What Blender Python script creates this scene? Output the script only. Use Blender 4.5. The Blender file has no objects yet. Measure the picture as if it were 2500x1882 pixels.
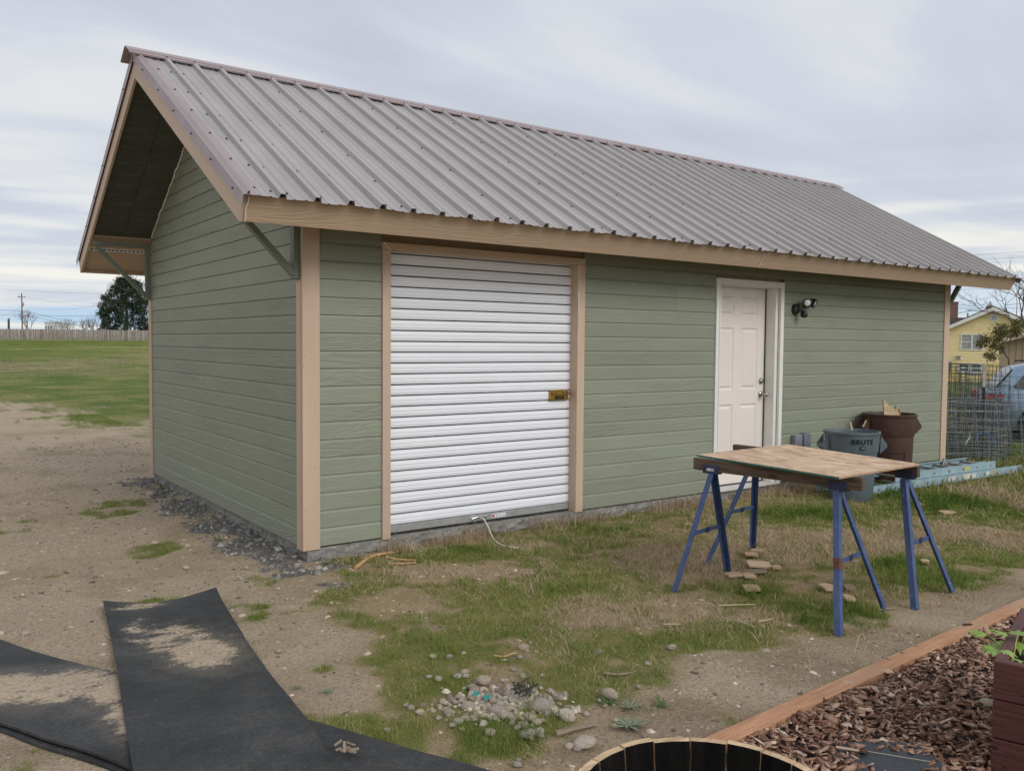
import bpy, bmesh, math, random
import numpy as np
from mathutils import Vector, Matrix
R = math.radians
random.seed(7); rng = np.random.default_rng(7)
scene = bpy.context.scene
col = scene.collection

# ------------------------------------------------------------------ camera
CAM = np.array([-2.40187, -5.78786, 1.46933])
CF = np.array([0.58764018, 0.8076298, -0.04912358])
CR = np.array([0.80882086, -0.58799488, 0.00841646])
CU = np.array([0.02208703, 0.04467803, 0.99875725])
FP = 2112.5
cd = bpy.data.cameras.new('camera'); cam = bpy.data.objects.new('camera', cd); col.objects.link(cam)
cd.sensor_width = 36; cd.lens = FP / 2500 * 36; cd.clip_start = 0.05; cd.clip_end = 3000
M = Matrix(((CR[0], CU[0], -CF[0], CAM[0]), (CR[1], CU[1], -CF[1], CAM[1]), (CR[2], CU[2], -CF[2], CAM[2]), (0, 0, 0, 1)))
cam.matrix_world = M
scene.camera = cam
R2 = np.array([.809, -.588]); F2 = np.array([.588, .809])

# ------------------------------------------------------------------ world and sun
SUN_EL, SUN_AZ = R(33), R(172)          # azimuth clockwise from +y
w = bpy.data.worlds.new('World'); scene.world = w; w.use_nodes = True
nt = w.node_tree; nt.nodes.clear()
def wn(t, **k):
    n = nt.nodes.new(t)
    for a, b in k.items(): setattr(n, a, b)
    return n
L_ = nt.links.new
out = wn('ShaderNodeOutputWorld'); bg = wn('ShaderNodeBackground'); bg.inputs[1].default_value = 0.1
sky = wn('ShaderNodeTexSky', sky_type='NISHITA', sun_disc=False, sun_elevation=SUN_EL, sun_rotation=SUN_AZ)
tc = wn('ShaderNodeTexCoord'); sep = wn('ShaderNodeSeparateXYZ'); L_(tc.outputs['Generated'], sep.inputs[0])
def wm(op, a, b=None, c=None, clamp=False):
    n = wn('ShaderNodeMath', operation=op, use_clamp=clamp)
    for i, v in enumerate((a, b, c)):
        if v is None: continue
        if isinstance(v, (int, float)): n.inputs[i].default_value = v
        else: L_(v, n.inputs[i])
    return n.outputs[0]
def wss(v, lo, hi):
    n = wn('ShaderNodeMapRange', interpolation_type='SMOOTHSTEP'); L_(v, n.inputs[0])
    n.inputs[1].default_value = lo; n.inputs[2].default_value = hi
    return n.outputs[0]
zc = wm('MAXIMUM', sep.outputs[2], 0.0)
den = wm('ADD', zc, 0.09)
cmb = wn('ShaderNodeCombineXYZ')
L_(wm('DIVIDE', sep.outputs[0], den), cmb.inputs[0]); L_(wm('DIVIDE', sep.outputs[1], den), cmb.inputs[1])
mp = wn('ShaderNodeMapping'); mp.inputs['Rotation'].default_value = (0, 0, R(30)); mp.inputs['Scale'].default_value = (.45, 1.0, 1)
L_(cmb.outputs[0], mp.inputs[0])
n1 = wn('ShaderNodeTexNoise'); n1.inputs['Scale'].default_value = 1.0; n1.inputs['Detail'].default_value = 7; n1.inputs['Roughness'].default_value = .5; n1.inputs['Distortion'].default_value = .35
L_(mp.outputs[0], n1.inputs[0])
n2 = wn('ShaderNodeTexNoise'); n2.inputs['Scale'].default_value = .42; n2.inputs['Detail'].default_value = 4
L_(mp.outputs[0], n2.inputs[0])
# thin low streaks: noise in (azimuth, elevation) space
az = wm('ARCTAN2', sep.outputs[0], sep.outputs[1])
cm2 = wn('ShaderNodeCombineXYZ'); L_(wm('MULTIPLY', az, 3.0), cm2.inputs[0]); L_(wm('MULTIPLY', sep.outputs[2], 42.0), cm2.inputs[1])
n3 = wn('ShaderNodeTexNoise'); n3.inputs['Scale'].default_value = 1.0; n3.inputs['Detail'].default_value = 5; n3.inputs['Distortion'].default_value = .5
L_(cm2.outputs[0], n3.inputs[0])
low = wm('SUBTRACT', 1.0, wss(sep.outputs[2], 0.03, 0.30))
streak = wss(n3.outputs[0], .38, .66)
body = wm('ADD', wm('MULTIPLY', wss(n1.outputs[0], .36, .64), .60), wm('MULTIPLY', wss(n2.outputs[0], .35, .65), .30))
bright = wm('ADD', wm('MULTIPLY', body, wm('SUBTRACT', 1.0, wm('MULTIPLY', low, .5))), wm('MULTIPLY', wm('MULTIPLY', low, low), wm('ADD', wm('MULTIPLY', streak, .9), .18)), clamp=True)
cr = wn('ShaderNodeValToRGB'); L_(bright, cr.inputs[0])
e = cr.color_ramp.elements
e[0].position = 0; e[0].color = (.545, .585, .665, 1); e[1].position = 1; e[1].color = (.93, .92, .86, 1)
m_ = cr.color_ramp.elements.new(.5); m_.color = (.66, .70, .78, 1)
sc = wn('ShaderNodeVectorMath', operation='SCALE'); L_(cr.outputs[0], sc.inputs[0]); sc.inputs[3].default_value = 10.0
# clear blue gap low in the north-west
ga = wss(wm('ABSOLUTE', wm('SUBTRACT', az, R(11))), .20, .05)
ge = wss(wm('ABSOLUTE', wm('SUBTRACT', sep.outputs[2], wm('ADD', .023, wm('MULTIPLY', wm('SUBTRACT', n1.outputs[0], .5), .02)))), .014, .006)
gap = wm('MULTIPLY', ga, ge)
gap2 = wm('MULTIPLY', wss(wm('ABSOLUTE', wm('SUBTRACT', az, R(66))), .22, .05), wm('MULTIPLY', wss(wm('ABSOLUTE', wm('SUBTRACT', sep.outputs[2], .05)), .03, .01), .6))
gap = wm('MAXIMUM', gap, gap2)
mixb = wn('ShaderNodeMixRGB'); L_(gap, mixb.inputs[0]); L_(sc.outputs[0], mixb.inputs[1]); mixb.inputs[2].default_value = (4.9, 6.7, 8.6, 1)
mixs = wn('ShaderNodeMixRGB'); mixs.inputs[0].default_value = .06; L_(mixb.outputs[0], mixs.inputs[1]); L_(sky.outputs[0], mixs.inputs[2])
L_(mixs.outputs[0], bg.inputs[0]); L_(bg.outputs[0], out.inputs[0])

sl_ = bpy.data.lights.new('sun', 'SUN'); sl_.energy = 1.5; sl_.angle = R(30); sl_.color = (1, .965, .92)
so = bpy.data.objects.new('sun', sl_); col.objects.link(so)
sd = Vector((math.sin(SUN_AZ) * math.cos(SUN_EL), math.cos(SUN_AZ) * math.cos(SUN_EL), math.sin(SUN_EL)))
so.rotation_euler = sd.to_track_quat('Z', 'Y').to_euler()
scene.view_settings.view_transform = 'Standard'; scene.view_settings.look = 'None'
scene.view_settings.exposure = 0.0; scene.view_settings.gamma = 1.0; scene.view_settings.use_curve_mapping = False

# ------------------------------------------------------------------ helpers: points
def ray(u, v): return CF + CR * (u - 1250) / FP - CU * (v - 941) / FP
def at(u, v, z=-.1):
    d = ray(u, v); t = (z - CAM[2]) / d[2]; return CAM + d * t
def far(u, v, depth): return CAM + ray(u, v) * depth
def depth_of(x, y, z=-.1): return (np.array([x, y, z]) - CAM) @ CF
def ss(v, a, b):
    t = np.clip((v - a) / (b - a), 0, 1); return t * t * (3 - 2 * t)
_perm = rng.random((64, 64))
def vnoise(x, y, s=1.0, off=0.0):
    x = np.asarray(x) * s + off; y = np.asarray(y) * s + off * 1.7
    xi = np.floor(x).astype(int); yi = np.floor(y).astype(int); fx = x - xi; fy = y - yi
    fx = fx * fx * (3 - 2 * fx); fy = fy * fy * (3 - 2 * fy)
    g = lambda a, b: _perm[a % 64, b % 64]
    return (g(xi, yi) * (1 - fx) + g(xi + 1, yi) * fx) * (1 - fy) + (g(xi, yi + 1) * (1 - fx) + g(xi + 1, yi + 1) * fx) * fy
def fbm(x, y, s=1.0, off=0.0):
    return .5 * vnoise(x, y, s, off) + .28 * vnoise(x, y, s * 2.13, off + 3) + .15 * vnoise(x, y, s * 4.4, off + 7) + .07 * vnoise(x, y, s * 9, off + 11)
def hgt(x, y):
    x = np.asarray(x, float); y = np.asarray(y, float)
    h = -.1 + 1.42 * ss(y, 26, 150)
    h = h - (.33 * ss(x, 10.5, 15.5) + .55 * ss(x, 17, 45)) * (1 - ss(y, 30, 80))
    near = np.clip(1 - np.hypot(x, y + 2) / 40, 0, 1)
    dw = np.maximum(np.maximum(-x, x - 8.8), np.maximum(-y, y - 4.3))      # distance outside shed
    k = ss(dw, .15, 1.2)
    return h + k * ((fbm(x, y, .5, 5) - .5) * .055 + (fbm(x, y, 2.2, 9) - .5) * .030 + (vnoise(x, y, 9, 2) - .5) * .008) * (.4 + .6 * near)

# ------------------------------------------------------------------ helpers: objects
def link(o, parent=None):
    col.objects.link(o)
    if parent is not None: o.parent = parent
    return o
def tag(o, label=None, cat=None, group=None, kind=None):
    if label: o['label'] = label
    if cat: o['category'] = cat
    if group: o['group'] = group
    if kind: o['kind'] = kind
    return o
def empty(name, loc, label, cat, group=None, rz=0):
    o = bpy.data.objects.new(name, None); o.empty_display_size = .1; link(o)
    o.location = loc; o.rotation_euler = (0, 0, rz); return tag(o, label, cat, group)
class MB:
    def __init__(s): s.v = []; s.f = []
    def add(s, vs, fs):
        n = len(s.v); s.v += [tuple(map(float, v)) for v in vs]; s.f += [tuple(i + n for i in f) for f in fs]; return s
    def box(s, x0, x1, y0, y1, z0, z1):
        return s.add([(x0, y0, z0), (x1, y0, z0), (x1, y1, z0), (x0, y1, z0), (x0, y0, z1), (x1, y0, z1), (x1, y1, z1), (x0, y1, z1)],
                     [(0, 3, 2, 1), (4, 5, 6, 7), (0, 1, 5, 4), (1, 2, 6, 5), (2, 3, 7, 6), (3, 0, 4, 7)])
    def beam(s, a, b, w_, h_, up=(0, 0, 1)):
        a = np.array(a, float); b = np.array(b, float); d = b - a; d /= np.linalg.norm(d)
        u = np.array(up, float); x = np.cross(d, u); x /= np.linalg.norm(x); y = np.cross(x, d)
        vs = []
        for p in (a, b):
            for i, j in ((-1, -1), (1, -1), (1, 1), (-1, 1)): vs.append(p + x * i * w_ / 2 + y * j * h_ / 2)
        return s.add(vs, [(0, 1, 2, 3), (7, 6, 5, 4), (0, 4, 5, 1), (1, 5, 6, 2), (2, 6, 7, 3), (3, 7, 4, 0)])
    def tube(s, pts, r, n=6, r2=None, cap=True):
        pts = [np.array(p, float) for p in pts]; k = len(pts); vs = []; fs = []
        ref = None
        for i, p in enumerate(pts):
            d = pts[min(i + 1, k - 1)] - pts[max(i - 1, 0)]; d /= (np.linalg.norm(d) + 1e-9)
            if ref is None: ref = np.array([0, 0, 1.]) if abs(d[2]) < .9 else np.array([1., 0, 0])
            x = np.cross(d, ref); x /= (np.linalg.norm(x) + 1e-9); y = np.cross(d, x); ref = np.cross(x, d) if False else ref
            rr = r if r2 is None else r + (r2 - r) * i / max(k - 1, 1)
            for j in range(n):
                a = 2 * math.pi * j / n; vs.append(p + x * math.cos(a) * rr + y * math.sin(a) * rr)
        for i in range(k - 1):
            for j in range(n):
                fs.append((i * n + j, i * n + (j + 1) % n, (i + 1) * n + (j + 1) % n, (i + 1) * n + j))
        if cap: fs.append(tuple(range(n))[::-1]); fs.append(tuple((k - 1) * n + j for j in range(n)))
        return s.add(vs, fs)
    def lathe(s, prof, n=32, c=(0, 0), closed=False):
        vs = []; fs = []
        for r, z in prof:
            for j in range(n):
                a = 2 * math.pi * j / n; vs.append((c[0] + r * math.cos(a), c[1] + r * math.sin(a), z))
        for i in range(len(prof) - 1):
            for j in range(n): fs.append((i * n + j, i * n + (j + 1) % n, (i + 1) * n + (j + 1) % n, (i + 1) * n + j))
        return s.add(vs, fs)
    def prism(s, poly, axis, a0, a1):
        # poly: 2-D points; axis 'x' -> (a, p0, p1), 'y' -> (p0, a, p1), 'z' -> (p0, p1, a)
        def P(p, a): return {'x': (a, p[0], p[1]), 'y': (p[0], a, p[1]), 'z': (p[0], p[1], a)}[axis]
        n = len(poly); vs = [P(p, a0) for p in poly] + [P(p, a1) for p in poly]
        fs = [tuple(range(n))[::-1], tuple(range(n, 2 * n))] + [(i, (i + 1) % n, n + (i + 1) % n, n + i) for i in range(n)]
        return s.add(vs, fs)
    def mesh(s, name, mat=None, smooth=False, bevel=0):
        me = bpy.data.meshes.new(name); me.from_pydata(s.v, [], s.f)
        bm = bmesh.new(); bm.from_mesh(me)
        bmesh.ops.recalc_face_normals(bm, faces=bm.faces)
        if bevel:
            bmesh.ops.bevel(bm, geom=[e for e in bm.edges if len(e.link_faces) == 2 and e.calc_face_angle(0) > .5], offset=bevel, segments=1, affect='EDGES', clamp_overlap=True)
        bm.to_mesh(me); bm.free()
        if smooth:
            me.polygons.foreach_set('use_smooth', [True] * len(me.polygons))
            if smooth != 'all':
                try: me.set_sharp_from_angle(angle=R(40))
                except Exception: pass
        if mat: me.materials.append(mat)
        return me
    def build(s, name, mat, parent=None, smooth=False, bevel=0, loc=None, rz=0):
        o = bpy.data.objects.new(name, s.mesh(name, mat, smooth, bevel)); link(o, parent)
        if loc is not None: o.location = loc
        if rz: o.rotation_euler = (0, 0, rz)
        return o
def inst(name, me, parent=None, loc=(0, 0, 0), rot=(0, 0, 0), sc_=(1, 1, 1)):
    o = bpy.data.objects.new(name, me); link(o, parent); o.location = loc; o.rotation_euler = rot; o.scale = sc_; return o
def copy_tree(o, parent=None):
    c = o.copy(); col.objects.link(c)
    if parent is not None: c.parent = parent
    for ch in list(o.children): copy_tree(ch, c)
    return c
def np_mesh(name, V, Fq, mat, attrs=None, smooth=False):
    """V (n,3); Fq (m,k) with constant k"""
    me = bpy.data.meshes.new(name); m, k = Fq.shape
    me.vertices.add(len(V)); me.vertices.foreach_set('co', np.ascontiguousarray(V, dtype=np.float32).ravel())
    me.loops.add(m * k); me.loops.foreach_set('vertex_index', np.ascontiguousarray(Fq, dtype=np.int32).ravel())
    me.polygons.add(m); me.polygons.foreach_set('loop_start', np.arange(0, m * k, k, dtype=np.int32))
    try: me.polygons.foreach_set('loop_total', np.full(m, k, dtype=np.int32))
    except Exception: pass
    if smooth: me.polygons.foreach_set('use_smooth', np.ones(m, dtype=bool))
    me.update(calc_edges=True)
    for an, av in (attrs or {}).items():
        if av.ndim == 1:
            a = me.attributes.new(an, 'FLOAT', 'POINT'); a.data.foreach_set('value', av.astype(np.float32))
        else:
            a = me.attributes.new(an, 'FLOAT_COLOR', 'POINT'); a.data.foreach_set('color', np.ascontiguousarray(av, dtype=np.float32).ravel())
    me.materials.append(mat)
    return me

# ------------------------------------------------------------------ helpers: materials
class NM:
    def __init__(s, name, rough=.6, metal=0, spec=.5):
        s.m = bpy.data.materials.new(name); s.m.use_nodes = True; s.t = s.m.node_tree
        s.b = s.t.nodes['Principled BSDF']; s.b.inputs['Roughness'].default_value = rough; s.b.inputs['Metallic'].default_value = metal
        s.b.inputs['Specular IOR Level'].default_value = spec
        s._c = None
    def n(s, t, **k):
        n = s.t.nodes.new(t)
        for a, b in k.items(): setattr(n, a, b)
        return n
    def l(s, a, b): s.t.links.new(a, b)
    def put(s, v, inp):
        if hasattr(v, 'links') or hasattr(v, 'is_output'): s.l(v, inp)
        elif isinstance(v, (int, float)) and inp.type == 'RGBA': inp.default_value = (v, v, v, 1)
        elif isinstance(v, tuple): inp.default_value = (*v, 1) if len(v) == 3 and inp.type == 'RGBA' else v
        else: inp.default_value = v
    def coord(s, scale=(1, 1, 1), rnd=True, kind='Object', rot=(0, 0, 0)):
        tc = s.n('ShaderNodeTexCoord'); o = tc.outputs[kind]
        if rnd:
            oi = s.n('ShaderNodeObjectInfo'); ad = s.n('ShaderNodeVectorMath', operation='ADD'); mu = s.n('ShaderNodeMath', operation='MULTIPLY'); mu.inputs[1].default_value = 37.0
            s.l(oi.outputs['Random'], mu.inputs[0]); s.l(o, ad.inputs[0]); s.l(mu.outputs[0], ad.inputs[1]); o = ad.outputs[0]
        mp = s.n('ShaderNodeMapping'); mp.inputs['Scale'].default_value = scale; mp.inputs['Rotation'].default_value = rot; s.l(o, mp.inputs[0]); return mp.outputs[0]
    def noise(s, vec, scale=5, detail=4, rough=.5, dist=0):
        n = s.n('ShaderNodeTexNoise'); s.l(vec, n.inputs[0]); n.inputs['Scale'].default_value = scale; n.inputs['Detail'].default_value = detail
        n.inputs['Roughness'].default_value = rough; n.inputs['Distortion'].default_value = dist; return n.outputs[0]
    def math(s, op, a, b=None, clamp=False):
        n = s.n('ShaderNodeMath', operation=op, use_clamp=clamp); s.put(a, n.inputs[0])
        if b is not None: s.put(b, n.inputs[1])
        return n.outputs[0]
    def ramp(s, v, *stops):
        n = s.n('ShaderNodeValToRGB'); s.l(v, n.inputs[0]); el = n.color_ramp.elements
        while len(el) < len(stops): el.new(.5)
        for e_, (p, c) in zip(el, stops):
            e_.position = p; e_.color = (c, c, c, 1) if isinstance(c, (int, float)) else (*c, 1)
        return n.outputs[0]
    def sstep(s, v, a, b):
        n = s.n('ShaderNodeMapRange', interpolation_type='SMOOTHSTEP'); s.put(v, n.inputs[0]); n.inputs[1].default_value = a; n.inputs[2].default_value = b; return n.outputs[0]
    def mix(s, f, a, b, mode='MIX'):
        n = s.n('ShaderNodeMixRGB', blend_type=mode); s.put(f, n.inputs[0]); s.put(a, n.inputs[1]); s.put(b, n.inputs[2]); return n.outputs[0]
    def color(s, c): s.put(c, s.b.inputs['Base Color']); return s
    def rough(s, c): s.put(c, s.b.inputs['Roughness']); return s
    def bump(s, h, strength=.3, dist=.01):
        n = s.n('ShaderNodeBump'); n.inputs['Strength'].default_value = strength; n.inputs['Distance'].default_value = dist; s.l(h, n.inputs['Height'])
        if s._c is not None: s.l(s._c, n.inputs['Normal'])
        s._c = n.outputs[0]; s.l(n.outputs[0], s.b.inputs['Normal']); return s
    def attr(s, name, out='Fac'):
        n = s.n('ShaderNodeAttribute', attribute_name=name); return n.outputs[out]
    def rand(s):
        return s.n('ShaderNodeObjectInfo').outputs['Random']

def simple(name, c, rough=.6, metal=0, var=.12, scale=8, bump=0, spec=.5, bscale=60):
    m = NM(name, rough, metal, spec); co = m.coord()
    n = m.noise(co, scale, 4)
    m.color(m.ramp(n, (.3, tuple(x * (1 - var) for x in c)), (.7, tuple(min(1, x * (1 + var)) for x in c))))
    if bump: m.bump(m.noise(co, bscale, 3), bump, .004)
    return m.m
def grain(name, c, rough=.55, strength=.5, var=.06, dirt=0):
    """embossed wood grain on painted fibre-cement or timber, length along local x"""
    m = NM(name, rough); co = m.coord((.9, 3, 8.5))
    n = m.noise(co, 1.0, 2, .4, .6)
    lines = m.math('SINE', m.math('MULTIPLY', n, 95.0))
    fine = m.noise(m.coord((3, 40, 90)), 1.5, 3)
    fade = m.sstep(m.noise(m.coord((1, 1, 2)), 1.3, 2), .42, .62)
    h = m.math('ADD', m.math('MULTIPLY', m.math('MULTIPLY', lines, fade), .35), fine)
    m.bump(h, strength, .005)
    tone = m.noise(m.coord((.8, .8, 2.5)), 1.5, 4)
    a = tuple(x * (1 - var) for x in c); b = tuple(x * (1 + var) for x in c)
    cc = m.ramp(tone, (.3, a), (.7, b))
    bt = m.ramp(m.rand(), (0, .94), (1, 1.05))
    cc = m.mix(1.0, cc, bt, 'MULTIPLY')
    if dirt:
        sp = m.sstep(m.noise(m.coord((1, 1, 1)), 26, 3), .66, .74)
        cc = m.mix(m.math('MULTIPLY', sp, dirt), cc, tuple(x * .62 for x in c))
    # brushed grain catches a slightly lighter film of dust
    cc = m.mix(m.math('MULTIPLY', m.sstep(fine, .5, .75), .10), cc, (.62, .62, .55))
    m.color(cc); return m.m

MG = grain('painted_siding_green', (.250, .272, .203), .6, .55)
MT = grain('painted_trim_tan', (.555, .410, .300), .6, .40, dirt=.5)
MTW = grain('painted_fascia_tan', (.50, .365, .250), .6, .42)
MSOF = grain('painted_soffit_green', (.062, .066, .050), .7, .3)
def metal_mat(name, c, rough=.38):
    m = NM(name, rough, 0, .6); co = m.coord((1, 1, 1))
    n = m.noise(m.coord((1, .25, 1)), 3, 5)
    m.color(m.ramp(n, (.3, tuple(x * .93 for x in c)), (.7, tuple(x * 1.06 for x in c))))
    m.rough(m.ramp(m.noise(co, 7, 4), (.3, rough - .06), (.7, rough + .08)))
    m.bump(m.noise(co, 1.6, 2), .12, .02)
    return m.m
MROOF = metal_mat('painted_steel_roof', (.365, .338, .332))
MRAKE = metal_mat('painted_steel_flashing', (.33, .245, .255))
MCAP = metal_mat('painted_steel_cap', (.335, .265, .262))
MSCREW = simple('screw_heads', (.075, .068, .072), .5, .3)
MWHITE = simple('white_slat_enamel', (.83, .85, .90), .32, 0, .02, 3)
MDOOR = simple('cream_door_paint', (.80, .735, .68), .45, 0, .02, 3)
MCASE = simple('white_casing_paint', (.78, .77, .73), .5, 0, .04, 9, .1)
MGALV = simple('galvanised_steel', (.55, .57, .58), .38, .7, .12, 14)
MBRASS = simple('yellow_zinc_latch', (.42, .26, .06), .3, .9, .25, 20)
MNICK = simple('satin_nickel', (.42, .39, .34), .25, .9, .05)
MBLACK = simple('black_plastic', (.012, .012, .013), .35)
MDARK = simple('dark_gap_rubber', (.02, .018, .016), .8)
MLENS = simple('white_lens', (.75, .75, .75), .2)
MGREYP = simple('grey_plastic_box', (.24, .25, .29), .45)
MCAULK = simple('white_caulk', (.72, .70, .66), .6, 0, .1, 20, .3)
MWOODIN = simple('raw_wood', (.42, .28, .15), .8)
def concrete():
    m = NM('foundation_concrete', .9); co = m.coord(rnd=False)
    n = m.noise(co, 9, 6, .6); f = m.noise(co, 60, 4, .6)
    c = m.ramp(n, (.25, (.16, .15, .14)), (.55, (.26, .25, .235)), (.8, (.33, .315, .29)))
    pit = m.sstep(m.noise(co, 28, 5, .65), .56, .62)
    c = m.mix(m.math('MULTIPLY', pit, .65), c, (.42, .41, .39))
    dk = m.sstep(m.noise(m.coord((1, 1, 1.5), rnd=False), 17, 4), .60, .68)
    c = m.mix(m.math('MULTIPLY', dk, .6), c, (.09, .085, .08))
    m.color(c); m.bump(m.math('ADD', n, m.math('MULTIPLY', f, .5)), .9, .02); return m.m
MCONC = concrete()

# ------------------------------------------------------------------ ground zones
K = 2500 / 2212
rdir = math.atan2(-.588, .809)
def wpoly(pts, z=-.1): return np.array([at(u * K, v * K, z)[:2] for u, v in pts])
def sdist(x, y, poly):
    """signed distance to polygon, positive inside"""
    d = np.full(x.shape, 1e9); ins = np.zeros(x.shape, bool); n = len(poly)
    for i in range(n):
        a = poly[i]; b = poly[(i + 1) % n]; e = b - a; wx = x - a[0]; wy = y - a[1]
        t = np.clip((wx * e[0] + wy * e[1]) / (e @ e), 0, 1)
        d = np.minimum(d, np.hypot(wx - t * e[0], wy - t * e[1]))
        c = ((a[1] <= y) & (b[1] > y)) | ((b[1] <= y) & (a[1] > y))
        xx = a[0] + (y - a[1]) / (e[1] if abs(e[1]) > 1e-9 else 1e-9) * e[0]
        ins ^= c & (x < xx)
    return np.where(ins, d, -d)
yard = np.vstack([wpoly([(700, 1212), (735, 1262), (700, 1300), (760, 1345), (850, 1385), (770, 1430), (910, 1470), (870, 1520), (760, 1570), (660, 1555), (700, 1600), (980, 1665)]),
                  np.array([[-.9, -4.2], [-.3, -3.9]]),
                  wpoly([(1240, 1665), (1200, 1600), (1300, 1515), (1480, 1435), (1700, 1420), (1800, 1385), (1900, 1330), (2050, 1290), (2212, 1225)]),
                  np.array([[5.5, -3.2], [10, -4.5], [40, -12], [40, 30], [8.9, 30], [8.9, -.02], [0.15, -.02]])])
field = np.array([[-60, 22.], [-14, 21], [-6, 20], [-2.5, 19.8], [-.1, 18.9], [.2, 15.5], [.55, 13.8], [.75, 11.0], [.9, 9.0], [3., 7.5], [9.5, 7], [60, 9], [300, 400], [-300, 400]])
def blobs(lst):
    o = []
    for u, v, ru, rv, a in lst:                     # centre and radii as read off the photo, turned into places on the ground
        c = at(u * K, v * K); dp = depth_of(c[0], c[1]); rx = ru * K * dp / FP
        ry = np.linalg.norm(at(u * K, (v + rv) * K)[:2] - at(u * K, (v - rv) * K)[:2]) / 2
        o.append((c[0], c[1], rx, ry, a))
    return o
def bsum(x, y, bl, j=0.0):
    s = np.zeros(x.shape)
    for cx, cy, rx, ry, a in bl:
        dx = (x - cx) * R2[0] + (y - cy) * R2[1]; dy = (x - cx) * F2[0] + (y - cy) * F2[1]
        q = (dx / rx) ** 2 + (dy / ry) ** 2
        s = np.where(a > 0, np.maximum(s, a * np.clip(1.5 - q, 0, 1)), s) if a > 0 else s
    return s
GREEN = blobs([(330, 1185, 55, 16, 1), (325, 1300, 60, 14, .9), (530, 1310, 60, 10, .6), (250, 1100, 60, 22, .8), (280, 1085, 60, 20, .6), (120, 1240, 30, 8, .6), (560, 1330, 22, 10, .6), (665, 1390, 26, 8, .7), (700, 1445, 30, 9, .6),
               (545, 1390, 12, 12, .7), (760, 1330, 60, 18, .5), (820, 1420, 60, 14, 1), (640, 1560, 30, 18, 1), (90, 905, 40, 6, .7), (60, 1130, 30, 6, .4), (20, 1655, 60, 18, 1), (80, 1612, 20, 8, .8), (620, 1400, 10, 6, .7), (1000, 1195, 110, 16, 1), (900, 1205, 60, 10, .8), (1300, 1140, 90, 14, .8),
               (1230, 1280, 80, 16, 1), (1150, 1305, 60, 16, .8), (1300, 1260, 40, 14, .8), (1650, 1280, 60, 22, .9), (1350, 1320, 60, 12, .5), (1400, 1400, 160, 26, .9), (1800, 1330, 110, 34, 1), (1980, 1240, 100, 26, 1), (1080, 1590, 90, 50, 1.2), (1180, 1560, 60, 30, 1), (1570, 1465, 20, 8, .6), (1000, 1400, 90, 40, .6),
               (1900, 1120, 240, 22, .9), (2050, 1090, 160, 24, 1.2), (1750, 1120, 120, 16, 1), (950, 1480, 60, 30, .8), (860, 1590, 70, 22, 1), (1000, 1640, 60, 30, 1.1), (2130, 1200, 90, 20, 1), (1560, 1390, 100, 26, 1)])
DRY = blobs([(1180, 1075, 130, 10, 1.3), (1010, 1140, 70, 14, 1.2), (1000, 1160, 60, 12, 1), (880, 1180, 50, 10, .6), (1450, 1085, 90, 14, 1.1), (1330, 1335, 150, 26, 1), (1260, 1300, 50, 12, .8), (1470, 1215, 130, 40, 1), (1700, 1180, 150, 34, 1), (2030, 1150, 110, 20, 1), (2160, 1080, 70, 24, 1.1), (1900, 1170, 120, 24, .9),
             (2170, 1170, 70, 26, .9), (1640, 1340, 70, 16, .5), (1930, 1370, 110, 18, 1.2), (2050, 1320, 100, 16, 1), (1700, 1445, 90, 16, .8), (1550, 1500, 90, 20, .6), (1420, 1540, 70, 16, .5), (1820, 1420, 90, 18, .9), (1150, 1180, 60, 8, .5), (2100, 1290, 60, 10, .8), (1480, 1330, 120, 40, .5), (1180, 1655, 60, 14, 1), (1700, 1480, 50, 14, .8), (940, 1240, 140, 20, .35)])
BARE = blobs([(1010, 1235, 160, 14, .7), (860, 1300, 110, 24, .7), (900, 1330, 70, 16, .6), (1450, 1250, 60, 14, .6), (1050, 1235, 60, 10, .8), (940, 1320, 60, 8, .6), (1790, 1295, 20, 8, .7), (1180, 1440, 30, 10, .3), (1060, 1480, 60, 14, .6)])
GRAV = blobs([(560, 1180, 90, 18, 1), (640, 1215, 70, 12, 1), (700, 1225, 60, 8, .9), (480, 1130, 60, 20, 1), (420, 1090, 60, 20, 1), (380, 1060, 40, 16, 1), (720, 1262, 40, 6, .7), (370, 1045, 30, 10, 1)])
DAMP = blobs([(1500, 1560, 200, 50, 1), (1750, 1450, 160, 36, 1), (1950, 1390, 160, 30, .8), (2150, 1280, 120, 30, .7), (1300, 1640, 120, 30, 1), (420, 1140, 60, 24, .8), (500, 1190, 100, 16, .7), (60, 1620, 100, 30, .9), (1100, 1430, 60, 20, .4), (640, 1480, 120, 60, .35), (940, 1500, 80, 40, .5)])
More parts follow.
